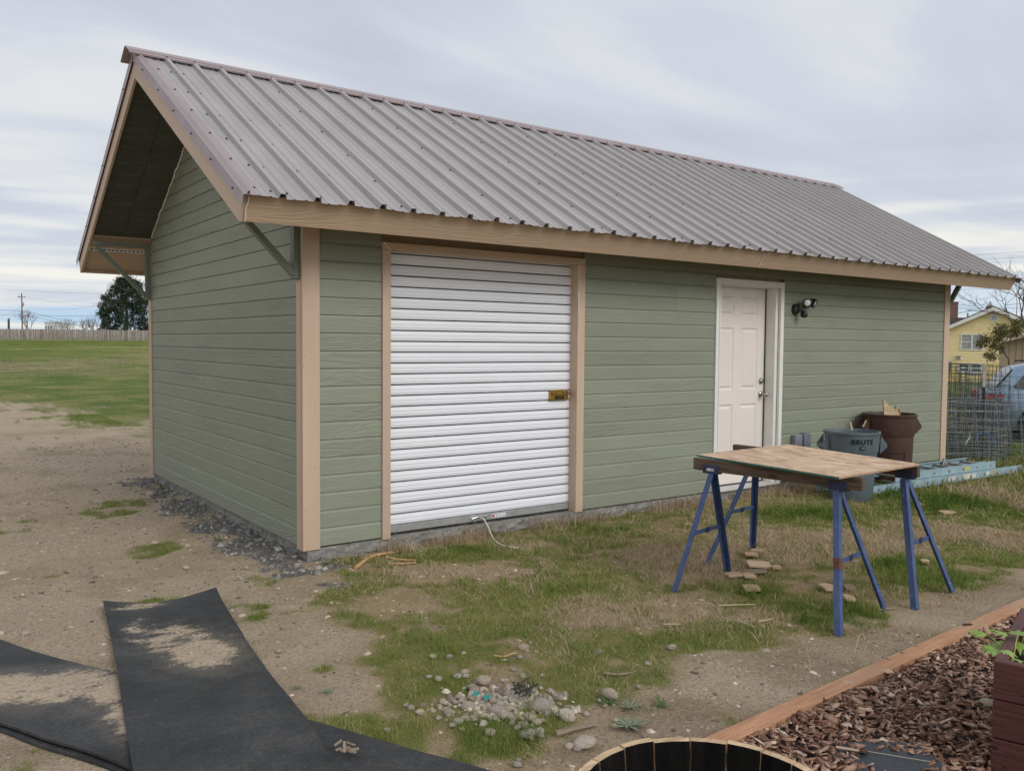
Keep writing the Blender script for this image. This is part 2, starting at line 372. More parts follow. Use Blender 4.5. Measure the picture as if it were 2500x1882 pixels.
def zones(x, y):
    n1 = fbm(x, y, 1.1, 21) - .5; n2 = fbm(x, y, 4.5, 31) - .5; n3 = fbm(x, y, 13, 41) - .5 + .7 * (vnoise(x, y, 9, 61) - .5); n0 = fbm(x, y, .33, 51) - .5
    sy = sdist(x, y, yard) + n1 * .5 + n2 * .25 + n3 * .06
    inyard = ss(sy, -.14, .16)
    fsc = np.clip(np.hypot(x, y) / 14, .5, 6)
    sf = sdist(x, y, field) + n1 * 3.2 * np.minimum(fsc, 1.4) + n2 * 1.6 + n3 * .8
    infield = ss(sf, -1.2, 1.6)
    behind = ss(x, 9.3, 9.9)
    gb = bsum(x, y, GREEN); db = bsum(x, y, DRY); bb = bsum(x, y, BARE)
    gr = inyard * (.66 + n1 * .7 + n2 * 1.3 + 1.1 * n3 + gb * .45 - db * .36 - bb * .8)
    gr = np.maximum(gr, (gb * .95 + n2 * 1.8 + n3 * 1.4 - .16) * ss(gb, .1, .5))
    gf = infield * np.clip(.85 + n0 * 1.2 + .9 * (vnoise(x * .25, y, .55, 3) - .5) * ss(y, 24, 50) + n2 * .8, .15, 1.1)
    gr = np.maximum(gr, gf)
    sparse = np.clip((n2 * 1.7 + n1 * 1.5 - .52) * 4, 0, .6)
    gr = np.maximum(gr, sparse)
    dry = np.clip(inyard * (.30 + db * .70 + n2 * 1.2 + n3 * .9 - n1 * .4 - gb * .22) + db * .4, 0, 1)
    dry = np.maximum(dry, infield * np.clip(ss(y, 24, 34) * (1 - .75 * ss(y, 82, 104)) * (.45 + 1.8 * (vnoise(x * .3, y, .16, 13) - .5) + 1.2 * (vnoise(x * .4, y, .5, 19) - .5) + n0), 0, 1))
    # gravel strip along the gable wall and round the near corner
    dgw = np.where((y > -.35) & (y < 4.6), np.abs(x + .10) - .13, 9.)
    gv = np.maximum(bsum(x, y, GRAV), ss(-dgw + n2 * .35, -.12, .16))
    gv = np.clip(gv * .85 + (n2 * 1.2 + n3 * .8) * (gv > .05), 0, 1)
    gr = gr * (1 - .85 * gv)
    mul = ss(-(y + 3.58 + 0.05 * x * 0), 0.02, .06) * ss(x + n1 * .3, -.28, -.12)
    gr = gr * (1 - mul); dry = dry * (1 - mul)
    # soil strip next to the board
    return np.clip(gr, 0, 1), np.clip(dry, 0, 1), gv, mul, infield

# ---- ground sheet
def axis(lo, hi, step, a, b, g=1.16):
    c = list(np.arange(lo, hi + 1e-6, step)); s = step
    while c[-1] < b: s *= g; c.append(c[-1] + s)
    s = step; r = []
    v = lo
    while v > a: s *= g; v -= s; r.append(v)
    return np.array(r[::-1] + c)
gx = axis(-4.2, 6.2, .045, -900, 900, 1.06); gy = axis(-5.0, 2.2, .045, -60, 1200, 1.06)
GX, GY = np.meshgrid(gx, gy); X_, Y_ = GX.ravel(), GY.ravel()
gr, dry, gv, mul, inf_ = zones(X_, Y_)
Z_ = hgt(X_, Y_) + .012 * gv * vnoise(X_, Y_, 16, 4)
nx, ny = len(gx), len(gy); idx = np.arange(nx * ny).reshape(ny, nx)
Fq = np.stack([idx[:-1, :-1].ravel(), idx[:-1, 1:].ravel(), idx[1:, 1:].ravel(), idx[1:, :-1].ravel()], 1)
def ground_mat():
    m = NM('ground_earth', .95, 0, .2); co = m.coord(rnd=False)
    g, d, v, mu, fl = (m.attr(a) for a in ('green', 'dry', 'gravel', 'mulch', 'field'))
    n1 = m.noise(co, .8, 5, .6); n2 = m.noise(co, 5, 6, .65); n3 = m.noise(co, 45, 5, .7); n4 = m.noise(co, 190, 3, .6)
    soil = m.ramp(m.math('ADD', m.math('MULTIPLY', n1, .5), m.math('MULTIPLY', n2, .5)), (.30, (.38, .280, .185)), (.5, (.56, .43, .295)), (.70, (.66, .53, .38)))
    soil = m.mix(.55, soil, m.ramp(n3, (.30, (.24, .18, .125)), (.5, (.53, .43, .315)), (.72, (.70, .60, .47))), 'MIX')
    vo = m.n('ShaderNodeTexVoronoi'); vo.inputs['Scale'].default_value = 70; m.l(co, vo.inputs[0])
    st = m.sstep(vo.outputs['Distance'], .30, .16)
    stm = m.math('MULTIPLY', st, m.sstep(m.math('ADD', n2, 0), .38, .62))
    stc = m.mix(m.math('MULTIPLY', 1.0, 1.0), (0, 0, 0), vo.outputs['Color'])
    stone = m.ramp(m.n('ShaderNodeSeparateColor').outputs[0], (0, .2), (1, .4)) if False else m.ramp(m.noise(co, 30, 1), (.35, (.20, .17, .145)), (.65, (.50, .44, .36)))
    soil = m.mix(m.math('MULTIPLY', stm, .7), soil, stone)
    dmp = m.math('MULTIPLY', m.attr('damp'), m.sstep(m.math('ADD', n2, m.math('MULTIPLY', n3, .3)), .42, .72))
    soil = m.mix(m.math('MULTIPLY', m.attr('damp'), .55), soil, m.mix(1.0, soil, (.58, .53, .48), 'MULTIPLY'))
    soil = m.mix(m.math('MULTIPLY', m.attr('lawn'), .75), soil, m.mix(1.0, soil, (.74, .68, .50), 'MULTIPLY'))
    lo = m.noise(co, .9, 6, .7)
    soil = m.mix(m.math('MULTIPLY', m.sstep(lo, .46, .62), .6), soil, m.mix(1.0, soil, (.68, .68, .60), 'MULTIPLY'))
    grn = m.ramp(m.math('ADD', m.math('MULTIPLY', n2, .6), m.math('MULTIPLY', n3, .4)), (.30, (.085, .115, .024)), (.5, (.20, .215, .052)), (.70, (.37, .31, .125)))
    dr = m.ramp(n3, (.3, (.27, .20, .125)), (.6, (.52, .41, .275)), (.8, (.68, .56, .40)))
    grv = m.ramp(m.noise(co, 60, 4, .7), (.3, (.09, .085, .08)), (.55, (.20, .185, .165)), (.75, (.36, .335, .30)))
    mlc = m.ramp(m.noise(co, 50, 4, .7), (.3, (.03, .018, .012)), (.6, (.10, .06, .04)), (.8, (.22, .14, .095)))
    def thr(a, w_=.5): return m.sstep(m.math('ADD', a, m.math('MULTIPLY', m.math('SUBTRACT', m.math('ADD', m.math('MULTIPLY', n3, .6), m.math('MULTIPLY', n4, .4)), .5), 2.8)), .5 - w_ / 2, .5 + w_ / 2)
    c = m.mix(thr(d, .5), soil, dr)
    c = m.mix(m.math('MULTIPLY', thr(g, .55), .92), c, grn)
    fg = m.ramp(m.noise(co, .45, 8, .68), (.36, (.035, .095, .010)), (.48, (.105, .165, .028)), (.60, (.28, .255, .10)))
    fd = m.ramp(m.noise(co, .7, 8, .7), (.38, (.10, .13, .04)), (.5, (.23, .205, .11)), (.62, (.36, .295, .19)))
    fieldc = m.mix(m.sstep(d, .2, .7), fg, fd)
    dist_f = m.math('MULTIPLY', fl, m.sstep(g, .2, .55))
    c = m.mix(m.math('MULTIPLY', dist_f, .75), c, fieldc)
    c = m.mix(thr(v, .5), c, grv)
    c = m.mix(mu, c, mlc)
    m.color(c)
    m.bump(m.math('ADD', m.math('MULTIPLY', n3, 1.0), m.math('ADD', m.math('MULTIPLY', n4, .4), m.math('MULTIPLY', stm, .8))), 1.0, .025)
    return m.m
gme = np_mesh('ground', np.stack([X_, Y_, Z_], 1), Fq, ground_mat(), dict(green=gr, dry=dry, gravel=gv, mulch=mul, field=inf_, damp=np.clip(bsum(X_, Y_, DAMP), 0, 1), lawn=ss(sdist(X_, Y_, yard) + (fbm(X_, Y_, 1.1, 21) - .5) * .6, -.25, .25)), smooth=True)
gob = link(bpy.data.objects.new('ground', gme)); tag(gob, 'bare tan earth, patchy lawn and grass field around the shed', kind='structure')

# ------------------------------------------------------------------ the shed
L, W, ZT, SL, OE, OG, TH = 8.78, 4.267, 2.357, .568, .574, .622, .183
cs = 1 / math.sqrt(1 + SL * SL); sn = SL * cs; LS = (W / 2 + OE) / cs; XR = L + OG
shed = empty('storage_shed', (0, 0, -.1), 'green lap sided shed with tan trim and grey ribbed metal roof', 'shed')
shed.location = (0, 0, 0)
def SP(x, a, n, side=0):
    y = -OE + a * cs - n * sn; z = ZT + a * sn + n * cs
    return (x, W - y if side else y, z)
def sbox(mb, x0, x1, a0, a1, n0, n1, side=0):
    vs = [SP(x, a, n, side) for n in (n0, n1) for x, a in ((x0, a0), (x1, a0), (x1, a1), (x0, a1))]
    return mb.add(vs, [(0, 3, 2, 1), (4, 5, 6, 7), (0, 1, 5, 4), (1, 2, 6, 5), (2, 3, 7, 6), (3, 0, 4, 7)])
# foundation with a ragged lower edge
def foundation():
    bm = bmesh.new()
    pts = []
    x0, x1, y0, y1 = .012, L - .012, -.012, W - .012
    path = [(x0, y0), (x1, y0), (x1, y1), (x0, y1)]; ring = []
    for i in range(4):
        a = np.array(path[i]); b = np.array(path[(i + 1) % 4]); n = int(np.linalg.norm(b - a) / .03)
        for k in range(n): ring.append(a + (b - a) * k / n)
    rows = [-.30, -.13, -.11, -.085, -.06, -.03, -.012]
    V = []
    for zi, z in enumerate(rows):
        for j, p in enumerate(ring):
            c = np.array([L / 2, W / 2]); o = np.sign(p - c) * 0
            nrm = np.array([-1., 0]) if abs(p[0] - x0) < 1e-6 and p[1] > y0 + 1e-6 else (np.array([0, -1.]) if abs(p[1] - y0) < 1e-6 else (np.array([1., 0]) if abs(p[0] - x1) < 1e-6 else np.array([0, 1.])))
            amp = .022 if z < -.035 else .004
            d = (fbm(p[0] * 1.0 + z * 3, p[1] + z * 5, 11, 8) - .5) * amp * 2 + (fbm(p[0] - z * 7, p[1] + z * 9, 30, 3) - .5) * amp
            V.append((*(p + nrm * d), z))
    n = len(ring); F_ = []
    for i in range(len(rows) - 1):
        for j in range(n): F_.append((i * n + j, i * n + (j + 1) % n, (i + 1) * n + (j + 1) % n, (i + 1) * n + j))
    F_.append(tuple((len(rows) - 1) * n + j for j in range(n)))
    mb = MB(); mb.v = [tuple(map(float, v)) for v in V]; mb.f = F_
    return mb.build('foundation', MCONC, shed)
foundation()
# wall core behind the boards (openings stay recessed)
MCORE = simple('wall_sheathing', (.30, .24, .17), .9)
mb = MB(); mb.box(.02, L - .02, .145, W - .02, -.011, 2.45)
for x0, x1, z0, z1 in ((.02, .62, -.011, 2.45), (2.55, 4.33, -.011, 2.45), (5.30, L - .02, -.011, 2.45), (.62, 2.55, 2.17, 2.45), (4.33, 5.30, 2.09, 2.45)):
    mb.box(x0, x1, .02, .143, z0, z1)
mb.build('wall', MCORE, shed)
mb = MB(); ap = ZT + (W / 2 + OE) * SL - .15
zsof = lambda y: ZT + (min(y, W - y) + OE) * SL - .149 / cs
mb.prism([(.03, 2.45), (W - .03, 2.45), (W - .03, zsof(.03)), (W / 2, zsof(W / 2)), (.03, zsof(.03))], 'x', .02, L - .02)
mb.build('gable_wall', MCORE, shed)
# siding boards
EXP = .1275
def board_mesh(len_b, len_t, off_t, h, name='siding_board'):
    """lap board: proud lower edge, bevelled upper edge; length along x, outward -y"""
    prof = [(.0, -.012), (-.002, -.0125), (h - .014, -.0065), (h - .001, .002), (h - .001, .010), (0, .006)]
    prof = [(0.0015, .004), (0.0015, -.0125), (.003, -.0132), (h - .0205, -.0128), (h - .0020, -.0062), (h + .001, .004)]
    vs = []
    for end in (0, 1):
        for z, y in prof:
            t = min(max(z / h, 0), 1)
            x = (off_t * t) if end == 0 else (len_b + (off_t + len_t - len_b) * t)
            vs.append((x, y, z))
    n = len(prof)
    mb = MB(); mb.add(vs, [tuple(range(n)), tuple(range(n, 2 * n))[::-1]] + [(i, (i + 1) % n, n + (i + 1) % n, n + i) for i in range(n)])
    return mb.mesh(name, MG)
cache = {}
def put_board(p, rz, lb, lt, off, h):
    k = (round(lb, 3), round(lt, 3), round(off, 3), round(h, 3))
    if k not in cache: cache[k] = board_mesh(lb, lt, off, h)
    return inst('siding_board', cache[k], shed, p, (0, 0, rz))
nrow = 20
for r in range(nrow):
    z0 = r * EXP; z1 = z0 + EXP
    segs = []
    if z1 <= 2.204: segs += [(.10, .599), (2.571, 4.284)]
    elif z0 < 2.204: segs += [(.10, .599), (2.571, 4.284)]
    if z1 <= 2.13 or z0 < 2.13: segs += [(5.359, 8.69)]
    if z0 >= 2.204 - .03 and z0 < 2.204: pass
    if z0 >= 2.13:
        segs = [(.10, .599), (2.571, 3.85), (3.852, 8.69)] if z0 < 2.204 else [(.10, 3.85), (3.852, 7.4), (7.402, 8.69)]
    if 14 <= r <= 15:
        segs = [(a, b) if a != 2.571 else (2.571, 3.728) for a, b in segs] + [(3.73, 4.284)]
    for a, b in segs: put_board((a, 0, z0), 0, b - a, b - a, 0, EXP)
    put_board((L - .1, W, z0), math.pi, L - .2, L - .2, 0, EXP)                 # back wall, one long row each
def gable_span(z):
    if z <= zsof(0): return (.085, W - .085)
    y = (z + .149 / cs - ZT) / SL - OE
    return (max(y, .0), W - max(y, .0))
r = 0
while r * EXP < zsof(W / 2) - .03:
    z0 = r * EXP; z1 = z0 + EXP
    a0, b0 = gable_span(z0); a1, b1 = gable_span(min(z1, zsof(W / 2) - .005)); h = min(z1, zsof(W / 2) - .005) - z0
    if z1 > zsof(0) - .02: a0 = max(a0, .03); b0 = min(b0, W - .03)
    put_board((0, b0, z0), -math.pi / 2, b0 - a0, b1 - a1, b0 - b1, h)
    put_board((L, a0, z0), math.pi / 2, b0 - a0, b1 - a1, a1 - a0, h)
    r += 1
mb = MB(); mb.box(-.0, .02, .0, .0201, 0, .01)
# trims
def trim(x0, x1, y0, y1, z0, z1, name='corner_trim', mat=MT, par=shed, bev=.002):
    """box board whose longest side runs along local x so the grain follows it"""
    d = [x1 - x0, y1 - y0, z1 - z0]; c = ((x0 + x1) / 2, (y0 + y1) / 2, (z0 + z1) / 2)
    k = d.index(max(d)); l_ = d[k] / 2
    mb = MB()
    if k == 0: mb.box(-d[0] / 2, d[0] / 2, -d[1] / 2, d[1] / 2, -d[2] / 2, d[2] / 2); rot = (0, 0, 0)
    elif k == 1: mb.box(-l_, l_, -d[0] / 2, d[0] / 2, -d[2] / 2, d[2] / 2); rot = (0, 0, math.pi / 2)
    else:
        a, b = (d[1], d[0]) ; mb.box(-l_, l_, -d[1] / 2, d[1] / 2, -d[0] / 2, d[0] / 2); rot = (0, -math.pi / 2, 0)
    o = mb.build(name, mat, par, bevel=bev); o.location = c; o.rotation_euler = rot; return o
zc_ = -.018
for sx in (0, 1):
    for sy in (0, 1):
        ztop = 2.40 if sy == 0 else 2.40
        bx = (lambda v: L - v) if sx else (lambda v: v)
        by = (lambda v: W - v) if sy else (lambda v: v)
        xs = sorted((bx(-.025), bx(.105))); ys = sorted((by(-.027), by(-.004)))
        trim(xs[0], xs[1], ys[0], ys[1], zc_, ztop)
        xs = sorted((bx(-.025), bx(-.003))); ys = sorted((by(-.0035), by(.088)))
        trim(xs[0], xs[1], ys[0], ys[1], zc_, 1.90)
        xs = sorted((bx(-.0245), bx(-.003))); 
        trim(xs[0], xs[1], ys[0], ys[1], 1.9005, 2.38, 'corner_trim', MG)
mb = MB(); mb.tube([(-.0258, -.0035, z) for z in np.linspace(0, 1.9, 12)], .0022, 5)
mb.build('trim_joint', simple('rust_orange_joint', (.50, .22, .08), .7), shed)
# roll-up door casing
trim(.60, .668, -.030, .10, -.015, 2.15, 'door_casing'); trim(2.489, 2.571, -.030, .10, -.012, 2.15, 'door_casing')
trim(.60, 2.571, -.032, .10, 2.151, 2.206, 'door_casing')
mb = MB(); pts = [(.604 + .06 * t, -.034, 2.202 - .055 * t + .004 * math.sin(9 * t)) for t in np.linspace(0, 1, 6)]; mb.tube(pts, .004, 5); mb.build('caulk_line', MCAULK, shed, True)
mb = MB(); mb.tube([(2.568 - .075 * t, -.034, 2.202 - .055 * t) for t in np.linspace(0, 1, 6)], .0035, 5); mb.build('caulk_line', MCAULK, shed, True)
mb = MB(); mb.tube([(2.492 + .004 * math.sin(13 * t), -.033, 2.14 - .75 * t) for t in np.linspace(0, 1, 14)], .004, 5, .002); mb.build('caulk_line', MCAULK, shed, True)
mb = MB(); mb.tube([(-.008 + .006 * t, -.530 + .075 * t, 2.375 - .15 * t) for t in (0, 1)], .003, 5)
# roll-up door
rd = empty('roll_up_door', (0, 0, 0), None, None); rd.parent = shed
PIT = .083
prof = [(0, .013), (.0035, .013), (.0065, -.001), (.020, -.0045), (.029, -.0065), (.033, -.0045), (.047, -.0045), (.051, -.0065), (.060, -.0045), (.0775, -.001), (.0795, .013), (PIT, .013)]
mb = MB(); vs = []; fs = []
xs_ = (.668, 2.489)
for x in xs_:
    vs += [(x, y + .075, z) for z, y in prof]
n = len(prof); fs = [(i, i + 1, n + i + 1, n + i) for i in range(n - 1)]
mb.add(vs, fs); slat = mb.mesh('slat', MWHITE)
for k in range(26): inst('slat', slat, rd, (0, 0, .062 + k * PIT))
MB().box(.668, 2.489, .088, .10, -.01, 2.25).build('backing', MDARK, rd)
bb_ = MB().box(.670, 2.485, .062, .086, .008, .062).build('bottom_bar', MGALV, rd, bevel=.003)
MB().box(.675, 2.480, .064, .085, -.009, .0075).build('rubber_seal', MDARK, rd)
MB().box(1.44, 1.50, .052, .0615, .022, .048).box(1.55, 1.61, .052, .0615, .022, .048).build('handle', MGALV, rd, bevel=.004)
mb = MB(); mb.tube([(1.45, .048, .035), (1.50, .040, .047), (1.56, .040, .045), (1.60, .048, .035)], .006, 6); mb.build('handle_loop', MNICK, rd, True)
MB().box(1.655, 1.80, .0605, .0616, .020, .050).build('sticker', simple('sticker_white', (.75, .75, .76), .5), rd)
MB().box(1.66, 1.685, .0595, .0604, .024, .046).build('sticker_logo', simple('sticker_red', (.45, .10, .08), .5), rd)
mb = MB()
for k in range(3):
    for j in range(3 - (k == 2)): mb.box(1.695 + k * .035, 1.722 + k * .035, .0597, .0604, .026 + j * .008, .029 + j * .008)
mb.build('sticker_print', simple('sticker_blue_grey', (.25, .28, .38), .5), rd)
lt = MB().box(2.255, 2.455, .045, .066, .975, 1.065).build('latch', MBRASS, rd, bevel=.003)
MB().box(2.27, 2.47, .030, .044, 1.022, 1.050).build('slide_bolt', MBRASS, lt, bevel=.004)
MB().box(2.31, 2.40, .034, .0445, .985, 1.012).build('lock_slot', MDARK, lt)
for x in (2.39, 2.43): MB().tube([(x, .026, 1.045), (x, .018, 1.045)], .009, 8).build('rivet', MNICK, lt)
# pull rope
rp = [(1.53, .040, .040), (1.535, .0, .035), (1.54, -.05, -.01), (1.53, -.12, -.075), (1.50, -.20, -.092), (1.45, -.34, -.094), (1.445, -.42, -.094), (1.49, -.54, -.093)]
mb = MB(); mb.tube(rp, .006, 6); mb.build('pull_rope', simple('white_rope', (.75, .74, .70), .7), rd, True)
# entry door
ed = MB()
def door_slab():
    mb = MB(); x0, x1, z0, z1 = 4.352, 5.236, .022, 2.062; y = .125
    cols = [(4.462, 4.738), (4.850, 5.126)]; rows = [(.245, .85), (1.0, 1.645), (1.765, 1.965)]
    xs = sorted({x0, x1, *[v for c in cols for v in c]}); zs = sorted({z0, z1, *[v for c in rows for v in c]})
    for i in range(len(xs) - 1):
        for j in range(len(zs) - 1):
            if any(abs(xs[i] - c[0]) < 1e-6 for c in cols) and any(abs(zs[j] - r_[0]) < 1e-6 for r_ in rows): continue
            mb.add([(xs[i], y, zs[j]), (xs[i + 1], y, zs[j]), (xs[i + 1], y, zs[j + 1]), (xs[i], y, zs[j + 1])], [(0, 1, 2, 3)])
    mb.box(x0, x1, y + .018, y + .04, z0, z1)
    return mb, cols, rows, y
mb, cols_, rows_, dy = door_slab()
edoor = mb.build('entry_door', MDOOR, shed)
for c in cols_:
    for rr in rows_:
        p = MB(); rings = [(0, 0), (.010, .010), (.022, .012), (.046, .001), (.048, .001)]
        vs = []
        for ins, dd in rings:
            vs += [(c[0] + ins, dy + dd, rr[0] + ins), (c[1] - ins, dy + dd, rr[0] + ins), (c[1] - ins, dy + dd, rr[1] - ins), (c[0] + ins, dy + dd, rr[1] - ins)]
        fs = []
        for i in range(len(rings) - 1):
            for j in range(4): fs.append((i * 4 + j, i * 4 + (j + 1) % 4, i * 4 + 4 + (j + 1) % 4, i * 4 + 4 + j))
        fs.append((16, 17, 18, 19)); p.add(vs, fs); p.build('door_panel', MDOOR, edoor)
def knob(z, x, rose, kn):
    m1 = MB(); m1.lathe([(0, 0), (rose, 0), (rose, .006), (rose * .8, .014), (.012, .016), (.012, .035)] + [(kn * math.sin(t), .045 + kn - kn * math.cos(t) * .95) for t in np.linspace(.4, math.pi, 9)], 20)
    m1.v = [(x + a, dy - c, z + b) for a, b, c in m1.v]; return m1
knob(.945, 5.185, .034, .027).build('door_knob', MNICK, edoor, 'all')
m1 = MB(); m1.lathe([(0, 0), (.033, 0), (.033, .008), (.026, .022), (.018, .026), (0, .026)], 20); m1.v = [(5.185 + a, dy - c, 1.085 + b) for a, b, c in m1.v]; m1.build('deadbolt', MNICK, edoor, True)
MB().box(5.2365, 5.248, .118, .150, .022, 2.062).build('weatherstrip', MDARK, edoor)
trim(5.2485, 5.300, -.001, .145, -.002, 2.08, 'door_jamb', MCASE); trim(4.330, 4.3515, -.001, .145, -.002, 2.08, 'door_jamb', MCASE); trim(4.330, 5.300, -.001, .145, 2.0635, 2.10, 'door_jamb', MCASE)
for a in ((4.286, 4.3435), (5.2995, 5.357)):
    trim(a[0], a[1], -.030, -.0015, -.012, 2.130, 'door_casing', MCASE); 
trim(4.344, 5.299, -.030, -.0015, 2.073, 2.130, 'door_casing', MCASE)
trim(4.33, 4.3495, -.036, -.0305, 0, 2.05, 'casing_bead', MCASE); trim(5.294, 5.312, -.036, -.0305, 0, 2.07, 'casing_bead', MCASE); trim(4.35, 5.293, -.036, -.0305, 2.066, 2.082, 'casing_bead', MCASE)
trim(4.345, 5.298, -.050, .140, -.010, .012, 'threshold', simple('aluminium_sill', (.62, .62, .60), .5, .1, .1, 30)); trim(4.352, 5.236, .10, .139, .0125, .0215, 'door_sweep', MDARK)
# floodlight
fl = MB().lathe([(0, 0), (.058, 0), (.058, .02), (.05, .035), (.02, .038), (0, .038)], 24); fl.v = [(5.56 + a, -.012 - c, 1.855 + b) for a, b, c in fl.v]
flo = fl.build('floodlight', MBLACK, shed, True)
m = MB(); m.lathe([(0, 0), (.034, 0), (.038, .01), (.036, .045), (.0, .052)], 18); m.v = [(5.60 + a, -.08 - c, 1.80 + b) for a, b, c in m.v]; m.build('motion_sensor', MBLACK, flo, True)
MB().tube([(5.57, -.04, 1.86), (5.60, -.075, 1.84), (5.63, -.08, 1.885)], .017, 10).build('arm', MBLACK, flo, True)
def head(c, d):
    d = np.array(d, float); d /= np.linalg.norm(d); x = np.cross(d, (0, 0, 1.)); x /= np.linalg.norm(x); y = np.cross(x, d); c = np.array(c)
    def tr(m): m.v = [tuple(c + x * a + y * b + d * z) for a, b, z in m.v]; return m
    h = tr(MB().lathe([(0, -.05), (.028, -.048), (.050, -.02), (.056, .02), (.056, .034), (.049, .034), (.049, .024), (0, .024)], 22)).build('lamp_head', MBLACK, flo, True)
    tr(MB().lathe([(0, .027), (.046, .027), (.047, .031), (0, .031)], 22)).build('lens', MLENS, h) if False else None
    return x, y
def head2(c, d):
    d = np.array(d, float); d /= np.linalg.norm(d); x = np.cross(d, (0, 0, 1.)); x /= np.linalg.norm(x); y = np.cross(x, d); c = np.array(c)
    def tr(m): m.v = [tuple(c + x * a + y * b + d * z) for a, b, z in m.v]; return m
    h = tr(MB().lathe([(0, -.045), (.024, -.043), (.044, -.02), (.051, .02), (.051, .034), (.038, .036), (.036, .026), (.001, .026)], 22)).build('lamp_head', MBLACK, flo, True)
    tr(MB().lathe([(.001, .031), (.030, .031), (.034, .028), (.034, .0265)], 22)).build('lens', MLENS, flo, True)
head2((5.645, -.10, 1.925), (-.75, -1, -.05)); head2((5.745, -.10, 1.930), (.35, -1, -.45))
# weatherproof outlet box
ob = MB().box(5.54, 5.67, -.075, -.014, .36, .500).build('outlet_box', MGREYP, shed, bevel=.006)
mb = MB()
for k in range(4): mb.box(5.69 + k * .033, 5.715 + k * .033, -.085, -.014, .345, .505 + (.012 if k in (1, 2) else 0))
mb.build('outlet_cover', MGREYP, ob, bevel=.004); MB().box(5.675, 5.685, -.05, -.014, .35, .495).build('hinge', MDARK, ob)

# roof: deck, soffits, fascia, metal
mb = MB(); 
for s_ in (0, 1): sbox(mb, -OG + .024, XR - .024, .027, LS - .0, -.135, -.002, s_)
roof = mb.build('roof', MWOODIN, shed)
for s_ in (0, 1):
    # green painted overhang soffit boards at the gables, two sheets each; tan soffit under the eaves
    a_in = (OE + .0) / cs
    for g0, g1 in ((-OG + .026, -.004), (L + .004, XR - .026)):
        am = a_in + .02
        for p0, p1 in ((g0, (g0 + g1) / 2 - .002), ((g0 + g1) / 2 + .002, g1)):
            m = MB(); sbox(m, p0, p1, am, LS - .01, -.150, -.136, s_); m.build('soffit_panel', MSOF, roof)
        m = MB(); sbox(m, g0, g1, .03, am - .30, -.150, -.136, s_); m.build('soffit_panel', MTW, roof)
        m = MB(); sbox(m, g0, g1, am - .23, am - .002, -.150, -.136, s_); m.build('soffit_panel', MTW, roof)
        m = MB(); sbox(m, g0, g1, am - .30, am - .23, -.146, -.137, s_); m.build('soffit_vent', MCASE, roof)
        m = MB()
        for k in range(14): x = g0 + .02 + k * .042; sbox(m, x, x + .027, am - .275, am - .255, -.1475, -.1465, s_)
        m.build('vent_slots', MDARK, roof)
    m = MB(); sbox(m, -.003, L + .003, .03, a_in - .0, -.150, -.136, s_); m.build('eave_soffit', MTW, roof)
def slope_board(name, mat, p0, p1, hgt_dir, th_dir, h, t):
    """board from p0 to p1 (centre line), local x along it"""
    p0 = Vector(p0); p1 = Vector(p1); x = (p1 - p0).normalized(); z = Vector(hgt_dir).normalized(); y = z.cross(x)
    ln = (p1 - p0).length; mb = MB().box(0, ln, -t / 2, t / 2, -h / 2, h / 2)
    o = mb.build(name, mat, roof, bevel=.0015)
    Mx = Matrix((x, y, z)).transposed().to_4x4(); Mx.translation = p0; o.matrix_world = Mx; return o
for s_ in (0, 1):
    nd = Vector((0, (sn if s_ else -sn), cs))
    nd = (Vector(SP(0, 0, 1, s_)) - Vector(SP(0, 0, 0, s_))).normalized()
    segs = [(-OG + .024, 4.318), (4.322, XR - .024)] if s_ == 0 else [(-OG + .024, XR - .024)]
    for x0, x1 in segs:
        slope_board('fascia_board', MTW, SP(x0, .0125, -.0925, s_), SP(x1, .0125, -.0925, s_), nd, None, TH - .004, .024)
    for x in (-OG + .012, XR - .012):
        m = MB(); a1 = LS
        # plumb cut at the peak
        q = [SP(0, .0, -TH, s_), SP(0, 0, -.002, s_)]
        yb, zb = SP(0, 0, -.002, s_)[1:]; yb2, zb2 = SP(0, 0, -TH, s_)[1:]
        pk = ZT + (W / 2 + OE) * SL
        poly = [(yb2, zb2), (yb, zb), (W / 2 + (.001 if s_ else -.001), pk - .002 / cs), (W / 2 + (.001 if s_ else -.001), pk - TH / cs)]
        c0 = Vector((x, yb, zb)); o = None
        m.prism(poly, 'x', x - .0115, x + .0115)
        # re-express in a local frame along the slope
        ax = (Vector((0, W / 2, pk)) - Vector((0, yb, zb))).normalized(); az_ = nd; ay = az_.cross(ax)
        Mx = Matrix((ax, ay, az_)).transposed().to_4x4(); Mx.translation = Vector((x, yb, zb)); inv = Mx.inverted()
        m.v = [tuple(inv @ Vector(v)) for v in m.v]
        o = m.build('rake_board', MT if x < 0 else MTW, roof, bevel=.0015); o.matrix_world = Mx
m = MB(); m.tube([SP(-OG + .030 + .004 * math.sin(t * 9), -.014, -.01 - .165 * t) for t in np.linspace(0, 1, 8)], .0045, 5); m.build('caulk_line', MCAULK, roof, True)
m = MB(); m.tube([SP(4.32 + .012 * math.sin(t * 2.2), -.002, -.02 - .155 * t) for t in np.linspace(0, 1, 8)], .0045, 5); m.build('caulk_line', MCAULK, roof, True)
rr_ = random.Random(3)
for s_ in (0, 1):
    m = MB(); a = OE / cs + .05; pts = []
    while a < LS - .1: pts.append(SP(-.018 + rr_.uniform(-.006, .004), a, -.156 + rr_.uniform(-.004, .006), s_)); a += .06
    m.tube(pts, .0075, 5); m.build('caulk_line', MCAULK, roof, True)
